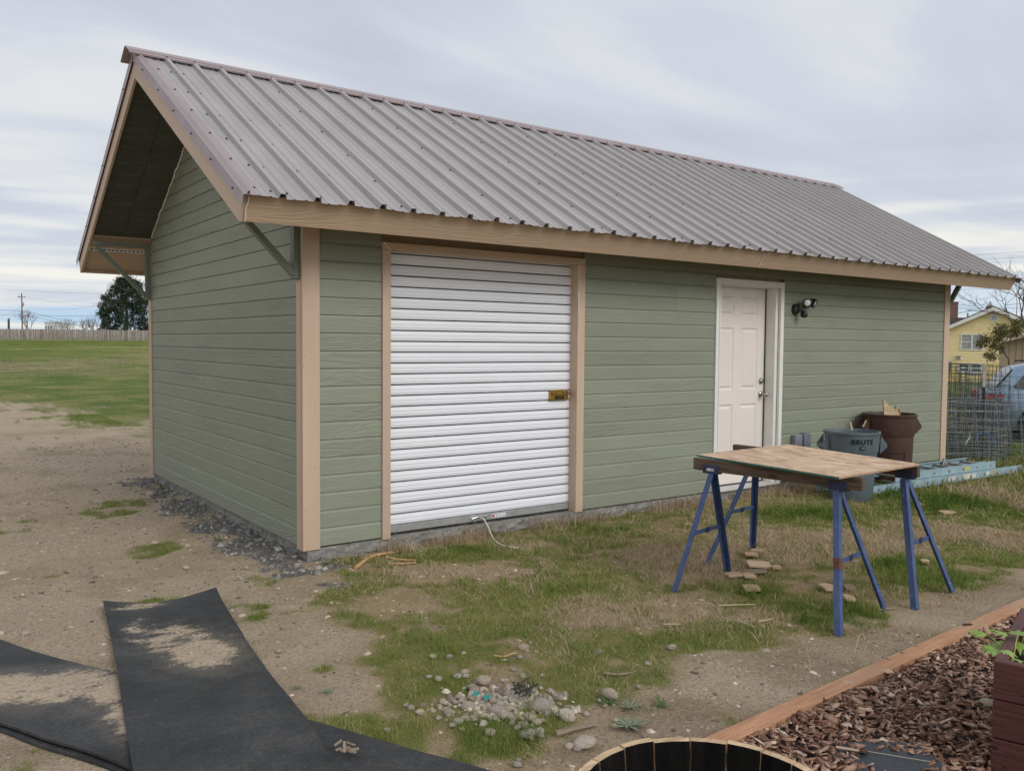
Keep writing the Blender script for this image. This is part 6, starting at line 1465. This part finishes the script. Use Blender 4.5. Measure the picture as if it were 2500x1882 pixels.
def plane_at(org, rz, gz0, dy=0.0):
    ex = np.array([math.cos(rz), math.sin(rz)]); ey = np.array([-math.sin(rz), math.cos(rz)]); o_ = np.array(org[:2]) + ey * dy
    def f(u, v):
        d = ray(u, v); t = ((o_ - CAM[:2]) @ ey) / (d[:2] @ ey); P_ = CAM + d * t; return float((P_[:2] - np.array(org[:2])) @ ex), float(P_[2] - gz0)
    return f
PH = plane_at(hp, RZH, gzh); U60 = lambda u: PH(u, 830)[0]; Z60 = lambda u, v: PH(u, v)[1]
m = MB(); zb = Z60(2380, 886)
xf = lambda z: (-HW, HW) if z <= evz else (-(pkz - z) / hs, (pkz - z) / hs)
lapwall(m, xf, zb, pkz - .06, .165); o = m.build('siding', MYEL, ho); o['kind'] = 'stuff'
MB().prism([(-HW, 0), (HW, 0), (HW, evz), (0, pkz - .05), (-HW, evz)], 'y', .02, 9).build('wall', MYELB, ho)
MB().box(-HW, HW, -.05, .018, -.3, zb - .02).build('basement_wall', MYELB, ho)
for s_ in (-1, 1):
    m = MB(); t = .16; x1 = s_ * (HW + .45); z1 = pkz - (HW + .45) * hs
    m.prism([(0, pkz + .02), (x1, z1 + .02), (x1, z1 + .02 + t), (0, pkz + .02 + t)], 'y', -.40, 9.4); m.build('roof', MSH, ho)
    m = MB(); m.prism([(0, pkz - .15), (x1, z1 - .15), (x1, z1 + .10), (0, pkz + .10)], 'y', -.44, -.405); m.build('rake_trim', MHW, ho)
def window(par, x0, x1, z0, z1, cols, rows, y=-.03):
    f_ = MB(); t = .075
    f_.box(x0, x1, y - .05, y, z0, z0 + t).box(x0, x1, y - .05, y, z1 - t, z1).box(x0, x0 + t, y - .05, y, z0 + t, z1 - t).box(x1 - t, x1, y - .05, y, z0 + t, z1 - t)
    for c in range(1, cols): xc = x0 + (x1 - x0) * c / cols; f_.box(xc - .05, xc + .05, y - .045, y, z0 + t, z1 - t)
    w_ = f_.build('window', MHW, par); cw = (x1 - x0) / cols
    for c in range(cols):
        for r_ in range(rows):
            MB().box(x0 + cw * c + t * .8, x0 + cw * (c + 1) - t * .8, y - .02, y - .012, z0 + t + (z1 - z0 - 2 * t) * r_ / rows + .03, z0 + t + (z1 - z0 - 2 * t) * (r_ + 1) / rows - .03).build('pane', MWGL if cols == 1 else MCURT, w_)
        for r_ in range(1, rows): zc2 = z0 + t + (z1 - z0 - 2 * t) * r_ / rows; MB().box(x0 + cw * c + t, x0 + cw * (c + 1) - t, y - .04, y - .011, zc2 - .03, zc2 + .03).build('sash', MHW, w_)
window(ho, U60(2345.6), U60(2401.5), Z60(2370, 855), Z60(2370, 815), 2, 2); window(ho, U60(2342), U60(2368.5), Z60(2350, 909), Z60(2350, 887), 1, 2, -.06); window(ho, U60(2371.5), U60(2400), Z60(2390, 911), Z60(2390, 887), 1, 2, -.06)
vx, vz = U60(2425), Z60(2425, 776); rv = .25
m = MB(); m.prism([(vx + rv * 1.08 * math.cos(a), vz + rv * 1.08 * math.sin(a)) for a in np.arange(8) * math.pi / 4 + math.pi / 8], 'y', -.06, -.016); m.build('vent_frame', MHW, ho)
MB().prism([(vx + rv * .72 * math.cos(a), vz + rv * .72 * math.sin(a)) for a in np.arange(16) * math.pi / 8], 'y', -.07, -.0605).build('vent_louvre', simple('vent_grey', (.45, .47, .47), .6), ho)
MB().box(U60(2313), U60(2324.5), -.20, -.055, Z60(2318, 905), Z60(2318, 883)).build('meter_box', simple('meter_grey', (.20, .21, .22), .6), ho)
MB().box(U60(2337), U60(2347), -.22, -.02, Z60(2340, 876), Z60(2340, 868)).build('wall_lamp', MGREYP, ho); MB().tube([(U60(2346), -.2, Z60(2346, 874)), (U60(2351), -.3, Z60(2350, 876))], .05, 8).build('lamp_bulb', MHW, ho)
mz = MB().box(U60(2408.5), U60(2427.5), 3.0, 3.55, pkz - .2, Z60(2418, 742)); mz.box(U60(2407), U60(2429), 2.96, 3.59, Z60(2418, 747), Z60(2418, 744.5))
ch = mz.build('chimney', MBRICK, ho); MB().box(U60(2413), U60(2424), 3.1, 3.45, Z60(2418, 741.8), Z60(2418, 737)).box(U60(2416), U60(2421), 3.18, 3.38, Z60(2418, 736.9), Z60(2418, 731)).build('flue_cap', MALU, ch)
lz = 7.0; P7 = plane_at(hp, RZH, gzh, lz)
MB().box(P7(2319.5, 737)[0], P7(2339.8, 737)[0], lz - .3, lz + .3, 0, P7(2330, 737)[1]).box(P7(2318.5, 737)[0], P7(2340.8, 737)[0], lz - .33, lz + .33, P7(2330, 741)[1], P7(2330, 738)[1] + .03).build('chimney', MBRICK, ho)
# rear wing with its own ridge
zr_ = plane_at(hp, RZH, gzh, 6.0)(2340, 775.5)[1]; ze_ = zr_ - 2.3
m = MB(); m.prism([(4.8, ze_), (6.0, zr_), (11.5, ze_ - .6), (11.5, ze_ - .9), (4.8, ze_ - .3)], 'x', -9, -.2); m.build('rear_roof', MSH, ho)
xv = plane_at(hp, RZH, gzh, 6.0)(2362.5, 770)[0]; MB().tube([(xv, 6, zr_ - .2), (xv, 6, zr_ + .35)], .06, 8).build('vent_pipe', MALU, ho)
# tan garage
gp = far(2452, 831, 32); gzg = hgt(np.array([gp[0]]), np.array([gp[1]]))[0]
MTAN = simple('tan_panel_siding', (.42, .33, .22), .7, 0, .06, 4)
ga_ = empty('tan_garage', (gp[0], gp[1], gzg), 'tan panelled garage with a low gable roof at the right edge', 'garage', rz=rdir - R(28))
PG = plane_at(gp, rdir - R(28), gzg); S32 = lambda u: PG(u, 840)[0]; ez = gp[2] - gzg; sg_ = .30
MB().prism([(0, 0), (7, 0), (7, ez), (3.5, ez + 3.5 * sg_), (0, ez)], 'y', 0, 6).build('wall', MTAN, ga_)
k = 0
for u in (2467, 2484, 2500, 2517, 2534):
    x = S32(u); MB().box(x - .025, x + .025, -.025, -.002, 0, ez + x * sg_ - .05).build('batten', MTAN, ga_)
for s_ in (0, 1):
    P0 = (-.22, ez - .22 * sg_ + .03); P1 = (3.5, ez + 3.5 * sg_ + .03)
    f_ = (lambda p: p) if s_ == 0 else (lambda p: (7 - p[0], p[1]))
    m = MB().prism([f_(P0), f_(P1), f_((P1[0], P1[1] + .12)), f_((P0[0], P0[1] + .12))], 'y', -.35, 6.3); m.build('roof', MSH, ga_)
    m = MB().prism([f_((P0[0], P0[1] - .09)), f_((P1[0], P1[1] - .09)), f_((P1[0], P1[1] + .10)), f_((P0[0], P0[1] + .10))], 'y', -.39, -.352); m.build('rake_trim', simple('cream_trim', (.62, .55, .44), .6), ga_)

# ------------------------------------------------------------------ trees
MTRK = simple('grey_bark', (.10, .08, .065), .9, 0, .3, 12); MTWG = simple('bare_twigs', (.16, .125, .105), .9, 0, .2, 5)
def branch(mb, p, d, l, r_, depth, q, spread=.55, up=.12, ends=None):
    p = np.array(p, float); d = np.array(d, float); d /= np.linalg.norm(d); pts = [p]
    for k in range(3):
        d2_ = d + np.array([q.gauss(0, .13), q.gauss(0, .13), q.gauss(0, .08) + up * .5]); d2_ /= np.linalg.norm(d2_); p = p + d2_ * l / 3; pts.append(p); d = d2_
    mb.tube(pts, r_, 4 if depth < 3 else 6, r_ * .6, cap=False)
    if ends is not None and depth <= 2: ends += pts[1:]
    if depth <= 0: return
    for k in range(q.choice((2, 3, 3))):
        nd = d + np.array([q.gauss(0, spread), q.gauss(0, spread), q.gauss(0, spread * .7) + up]); base_ = pts[q.choice((2, 3, 3))]
        branch(mb, base_, nd, l * q.uniform(.6, .85), r_ * .58, depth - 1, q, spread, up, ends)
def bare_tree(u, v, depth, h, label, seed, group='bare trees behind the fence', spread=.6, levels=5, base=None, tw=.9):
    p = far(u, v, depth) if base is None else np.array(base); g = float(hgt(np.array([p[0]]), np.array([p[1]]))[0]); e_ = empty('bare_tree', (p[0], p[1], g), label, 'tree', group)
    q = random.Random(seed); m = MB(); m.tube([(0, 0, -.1), (0.02 * h * .1, 0, h * .16)], h * .016, 6, h * .013); m.build('trunk', MTRK, e_); m = MB()
    for k in range(4): branch(m, (0, 0, h * .12), (q.uniform(-1, 1) * spread * 1.3, q.uniform(-1, 1) * spread, 1), h * .27, h * .015 * tw, levels - 1, q, spread)
    m.build('crown', MTWG, e_); return e_
bare_tree(72, 830, 185, 7.6, 'slender bare tree just right of the utility pole', 3, spread=.35, levels=5, tw=.8)
bare_tree(140, 830, 172, 5.2, 'low bare tree behind the fence right of the white building', 4, levels=5); bare_tree(168, 830, 168, 4.9, 'low bare tree in the middle of the row behind the fence', 5, levels=5)
bare_tree(205, 830, 172, 5.6, 'bare spreading tree left of the dark conifer, farther one', 6, levels=5); bare_tree(230, 830, 166, 6.0, 'bare spreading tree closest to the dark conifer', 7, levels=5)
MRT = simple('reddish_twigs', (.15, .075, .06), .9)
for u, s, lb in ((262, 8, 'reddish twiggy bush at the left foot of the dark conifer'), (290, 9, 'reddish twiggy bush in front of the dark conifer')):
    t_ = bare_tree(u, 830, 158, 3.6, lb, s, spread=.8, levels=4, group='reddish bushes by the conifer')
    t_.name = 'bare_bush'; t_['category'] = 'bush'; t_.children[-1].data.materials[0] = MRT
bare_tree(0, 0, 0, 7.0, 'bare tree overhanging the garage at the right edge of the photo', 12, base=(*far(2560, 800, 38)[:2], 0), spread=.75, levels=6, group='bare trees by the house')
# leafy shrub tree in front of the yellow house
def leaf_cloud(pts, n, rad, size, seed, tone=(0, 1)):
    r_ = np.random.default_rng(seed); C_ = np.array(pts)[r_.integers(0, len(pts), n)] + r_.normal(0, rad, (n, 3))
    a = r_.normal(0, 1, (n, 3)); a /= np.linalg.norm(a, axis=1)[:, None]; b = np.cross(a, r_.normal(0, 1, (n, 3))); b /= np.linalg.norm(b, axis=1)[:, None]; s = size * r_.uniform(.5, 1.4, n)[:, None]
    V = np.stack([C_ - a * s, C_ + b * s * .45, C_ + a * s, C_ - b * s * .45], 1).reshape(-1, 3); Fm = np.arange(4 * n).reshape(n, 4); return V, Fm, np.repeat(r_.uniform(*tone, n), 4)
MLV = tone_mat('olive_leaves', ((0, (.05, .05, .018)), (.5, (.11, .105, .035)), (1, (.22, .18, .07))), .7, 3)
b0 = far(2470, 905, 30); g0 = float(hgt(np.array([b0[0]]), np.array([b0[1]]))[0])
e_ = empty('leafy_tree', (b0[0], b0[1], g0), 'small olive leaved tree leaning left in front of the yellow house', 'tree')
m = MB(); ends = []
def LP(u, v, dd=0): return tuple(far(u, v, 30 + dd) - np.array([b0[0], b0[1], g0]))
limbs = [[(0, 0, 0), LP(2463, 878), LP(2445, 852), LP(2432, 845)], [LP(2455, 865), LP(2448, 840), LP(2440, 820)], [LP(2445, 852), LP(2420, 850), LP(2395, 835)], [LP(2440, 850), LP(2425, 862), LP(2412, 872)], [LP(2448, 840), LP(2470, 815), LP(2495, 795)], [LP(2440, 820), LP(2432, 808), LP(2428, 795)], [LP(2460, 840), LP(2480, 810), LP(2500, 790)]]
for k, pp in enumerate(limbs): m.tube(pp, .035 if k == 0 else .02, 6, .012 if k == 0 else .006)
m.build('trunk', MTRK, e_)
q = random.Random(31); tw = MB(); cl = []
for u, v, r_, n in ((2432, 825, 14, 9), (2405, 830, 12, 6), (2395, 838, 8, 4), (2440, 805, 12, 7), (2425, 845, 10, 5), (2475, 800, 16, 9), (2495, 788, 14, 8), (2420, 868, 10, 5), (2410, 873, 7, 3), (2455, 815, 12, 6), (2485, 815, 10, 4), (2447, 850, 8, 3)):
    for k in range(n):
        p = np.array(LP(u + q.gauss(0, r_ * .5), v + q.gauss(0, r_ * .4), q.gauss(0, .5))); cl.append(p); c0 = np.array(LP(u, v)); tw.tube([c0, p], .006, 4, .003, cap=False)
tw.build('twigs', MTRK, e_)
V, Fm, tn = leaf_cloud(cl, 3400, .075, .042, 3); o = link(bpy.data.objects.new('crown', np_mesh('crown', V, Fm, MLV, dict(tone=tn))), e_)
# dark conifer behind the fence
MPN = tone_mat('dark_conifer_needles', ((0, (.012, .022, .012)), (.5, (.030, .048, .026)), (1, (.062, .085, .045))), .8, 2)
pc = far(309, 830, 162); gpn = float(hgt(np.array([pc[0]]), np.array([pc[1]]))[0]); e_ = empty('conifer_tree', (pc[0], pc[1], gpn), 'broad dark green conifer behind the grey fence', 'tree')
MB().tube([(0, 0, -.2), (.1, 0, 5), (.1, 0, 10)], .38, 8, .08).build('trunk', MTRK, e_)
q = np.random.default_rng(17); C_ = []; 
for k in range(330):
    z = q.uniform(.12, 1); prof_ = np.interp(z, [0, .12, .35, .6, .8, .93, 1], [.55, .95, 1.0, .82, .58, .34, .12]); r_ = 5.5 * prof_ * math.sqrt(q.uniform(.15, 1)); a = q.uniform(0, 6.28)
    C_.append((r_ * math.cos(a), r_ * math.sin(a), z * 11.3 + q.normal(0, .25)))
for k in range(16): C_.append((-1.0 * .809 + q.normal(0, .35), 1.0 * .588 + q.normal(0, .3), 11.3 + q.uniform(-.8, .25)))
for k in range(16): C_.append((1.5 * .809 + q.normal(0, .5), -1.5 * .588 + q.normal(0, .3), 10.7 + q.uniform(-.8, .3)))
V, Fm, tn = leaf_cloud(C_, 27000, .33, .17, 5, (0, 1)); o = link(bpy.data.objects.new('crown', np_mesh('crown', V, Fm, MPN, dict(tone=tn))), e_)
# dry weeds in the far field
MDW = simple('dead_weed', (.17, .14, .10), .9)
for u, v, s, lb in ((25, 893, 1, 'clump of dead grey weeds in the field at far left'), (110, 860, 2, 'small clump of dead weeds in the middle of the field')):
    p = at(u, v); m = MB(); q = random.Random(s)
    for k in range(60): a = q.uniform(0, 6.28); r_ = q.uniform(0, .6 / s); m.tube([(r_ * math.cos(a) * 1.6, r_ * math.sin(a), 0), (r_ * math.cos(a) * 2, r_ * math.sin(a) * 1.2, q.uniform(.12, .32) / s)], .006, 3, .003, cap=False)
    o = m.build('weed_clump', MDW, None); o.location = (p[0], p[1], gz(p[0], p[1])); tag(o, lb, 'weeds', 'dead weed clumps in the field')

# ------------------------------------------------------------------ far fence, poles, wires, buildings
MFN = tone_mat('weathered_fence_wood', ((0, (.17, .145, .125)), (.5, (.27, .235, .20)), (1, (.40, .36, .32))), .9, 2)
fA = far(-160, 827, 150); fB = far(700, 835, 157)
fe = empty('board_fence', (fA[0], fA[1], hgt(np.array([fA[0]]), np.array([fA[1]]))[0]), 'weathered grey board fence along the far side of the field', 'fence')
dv = fB[:2] - fA[:2]; ln = np.linalg.norm(dv); dvn = dv / ln; nv = np.array([dvn[1], -dvn[0]]); npk = int(ln / .146); i = np.arange(npk)
px = dvn[0] * i * .146; py = dvn[1] * i * .146; zz = hgt(fA[0] + px, fA[1] + py) - fe.location[2]; hh_ = 1.80 + rng.normal(0, .012, npk) + .04 * np.sin(i / 90); th_ = rng.uniform(0, .015, npk)
V = np.empty((npk, 8, 3))
for c_, (a, b, z_) in enumerate(((0, 0, 0), (1, 0, 0), (1, 1, 0), (0, 1, 0), (0, 0, 1), (1, 0, 1), (1, 1, 1), (0, 1, 1))):
    off = (a * .136); V[:, c_, 0] = px + dvn[0] * off + nv[0] * (b * -.02 + th_); V[:, c_, 1] = py + dvn[1] * off + nv[1] * (b * -.02 + th_); V[:, c_, 2] = zz + (hh_ if z_ else .02)
f = np.array([(0, 1, 5, 4), (1, 2, 6, 5), (2, 3, 7, 6), (3, 0, 4, 7), (4, 5, 6, 7)]); Fm = (f[None] + (np.arange(npk) * 8)[:, None, None]).reshape(-1, 4)
o = link(bpy.data.objects.new('pickets', np_mesh('pickets', V.reshape(-1, 3), Fm, MFN, dict(tone=np.repeat(np.clip(rng.beta(2, 2, npk), 0, 1), 8)))), fe); o['kind'] = 'stuff'
pm = MB().box(-.05, .05, -.05, .05, -.1, 1.86).mesh('post', simple('pale_fence_post', (.40, .37, .32), .9))
for k in range(int(ln / 2.4)):
    x, y = dvn * k * 2.4 + nv * .07; inst('post', pm, fe, (x, y, float(hgt(np.array([fA[0] + x]), np.array([fA[1] + y]))[0] - fe.location[2])))
MPOLE = simple('utility_pole_wood', (.15, .125, .10), .9); MWR = simple('cable_black', (.03, .03, .035), .6)
pp = far(55, 826, 200); zt_ = far(55, 716, 200)[2]; gpp = float(hgt(np.array([pp[0]]), np.array([pp[1]]))[0]); e_ = empty('utility_pole', (pp[0], pp[1], gpp), 'tall wooden utility pole with crossarm and transformer behind the fence', 'utility pole', rz=rdir)
hP = zt_ - gpp; MB().tube([(0, 0, -.3), (0, 0, hP)], .17, 8, .12).build('pole', MPOLE, e_); MB().box(-.85, .85, -.14, -.04, hP - 1.0, hP - .86).build('crossarm', MPOLE, e_)
for k, x in enumerate((-.8, -.5, .75)): MB().lathe([(.001, 0), (.05, 0), (.08, .08), (.04, .18), (.06, .24), (.001, .3)], 8, (x, -.09)).build('insulator', simple('insulator', (.35, .33, .3), .4), e_).location = (0, 0, hP - .855)
MB().lathe([(.001, 0), (.22, .02), (.24, .1), (.24, .75), (.2, .82), (.001, .84)], 14, (.33, -.18)).build('transformer', simple('transformer_can', (.33, .24, .21), .5), e_, True).location = (0, 0, hP - 3.0)
pp = far(22, 826, 210); g_ = float(hgt(np.array([pp[0]]), np.array([pp[1]]))[0]); e_ = empty('utility_pole', (pp[0], pp[1], g_), 'short dark pole at the far left behind the fence', 'utility pole', rz=rdir); z_ = far(22, 779, 210)[2] - g_
MB().tube([(0, 0, -.3), (0, 0, z_)], .28, 8, .25).build('pole', simple('dark_pole', (.08, .075, .07), .9), e_); MB().tube([(0, 0, z_), (.3, 0, z_ + .25)], .1, 6).build('lamp_arm', MPOLE, e_)
z8 = lambda x, y: (x * .18987, 640 + y * .18987)
def wire(pts, depth, label, r_=.022, sag=0, group='overhead wires'):
    P_ = [far(u, v, d_ if isinstance(depth, tuple) else depth) for (u, v), d_ in zip(pts, depth if isinstance(depth, tuple) else (depth,) * len(pts))]
    fine_ = []
    for a, b in zip(P_[:-1], P_[1:]):
        for t in np.linspace(0, 1, 6)[:-1]: fine_.append(a + (b - a) * t)
    fine_.append(P_[-1]); m = MB().tube([tuple(p - P_[0]) for p in fine_], r_, 4); o = m.build('wire', MWR, None); o.location = P_[0]; return tag(o, label, 'wire', group)
wire([z8(-600, 320), z8(0, 348), z8(700, 390), z8(1420, 410), z8(2400, 420)], 198, 'highest overhead wire crossing left of the shed', .018)
wire([z8(-400, 595), z8(0, 615), z8(285, 628), z8(460, 662), z8(700, 720), z8(1000, 775), z8(1400, 800), z8(1900, 800)], 199, 'dark overhead wire sagging right from the utility pole', .03); wire([z8(-400, 672), z8(0, 680), z8(285, 688), z8(700, 692), z8(1330, 696), z8(1900, 690)], 199.4, 'level overhead cable at the middle of the utility pole', .03)
wire([z8(300, 690), z8(480, 712), z8(700, 762), z8(1000, 805), z8(1400, 830)], 199.2, 'lower sagging cable right of the utility pole', .03); wire([z8(285, 570), z8(0, 720)], 199, 'guy wire slanting left from the utility pole', .014); wire([z8(330, 590), z8(700, 612), z8(1000, 600), z8(1330, 550)], 199, 'thin wire rising right toward the conifer', .014)
wire([z8(300, 450), z8(700, 510), z8(1000, 560), z8(1330, 575)], 199, 'thin wire from the pole crossarm dipping to the conifer', .012)
wire([(2300, 628), (2395, 622), (2500, 614), (2700, 598)], 70, 'upper overhead wire above the right end of the roof', .009); wire([(2300, 641), (2414, 633), (2500, 628), (2700, 618)], 70.5, 'second overhead wire above the right end of the roof', .009)
wire([(2200, 712), (2320, 708), (2500, 703), (2700, 700)], 72, 'faint wire between the eave and the yellow house', .008); wire([(2200, 752), (2340, 752.6), (2408, 752.6)], 66, 'wire running to the chimney of the yellow house', .010); wire([(2430, 752), (2470, 752), (2500, 753), (2700, 756)], 66, 'wire leaving the chimney of the yellow house', .010)
def small_house(u0, u1, vt, depth, label, wc, rc, name, roofh=1.2, flat=False):
    a = far(u0, 828, depth); b = far(u1, 828, depth); wd = np.linalg.norm(b[:2] - a[:2]); g = float(hgt(np.array([a[0]]), np.array([a[1]]))[0]); top = far(u0, vt, depth)[2] - g
    e_ = empty(name, (a[0], a[1], g), label, 'building', rz=rdir); hw_ = top if flat else top - roofh
    MB().box(0, wd, 0, 6, 0, hw_).build('wall', simple(name + '_wall', wc, .8), e_)
    if flat: MB().box(-.1, wd + .1, -.1, 6.1, hw_ + .002, hw_ + .15).build('roof', simple(name + '_roof', rc, .8), e_)
    else: MB().prism([(-.5, hw_ + .01), (3, top), (6.5, hw_ + .01)], 'x', -.3, wd + .3).build('roof', simple(name + '_roof', rc, .8), e_)
    for k in range(3): MB().box(wd * (.15 + .3 * k), wd * (.30 + .3 * k), -.04, -.002, hw_ * .45, hw_ * .8).build('window', MWGL, e_)
small_house(109, 129, 787.5, 185, 'small white building behind the fence near the utility pole', (.72, .74, .78), (.6, .6, .62), 'white_building', flat=True)
small_house(352, 420, 790, 190, 'red roofed house mostly hidden behind the shed', (.45, .40, .35), (.32, .03, .03), 'red_roofed_house', 1.0)
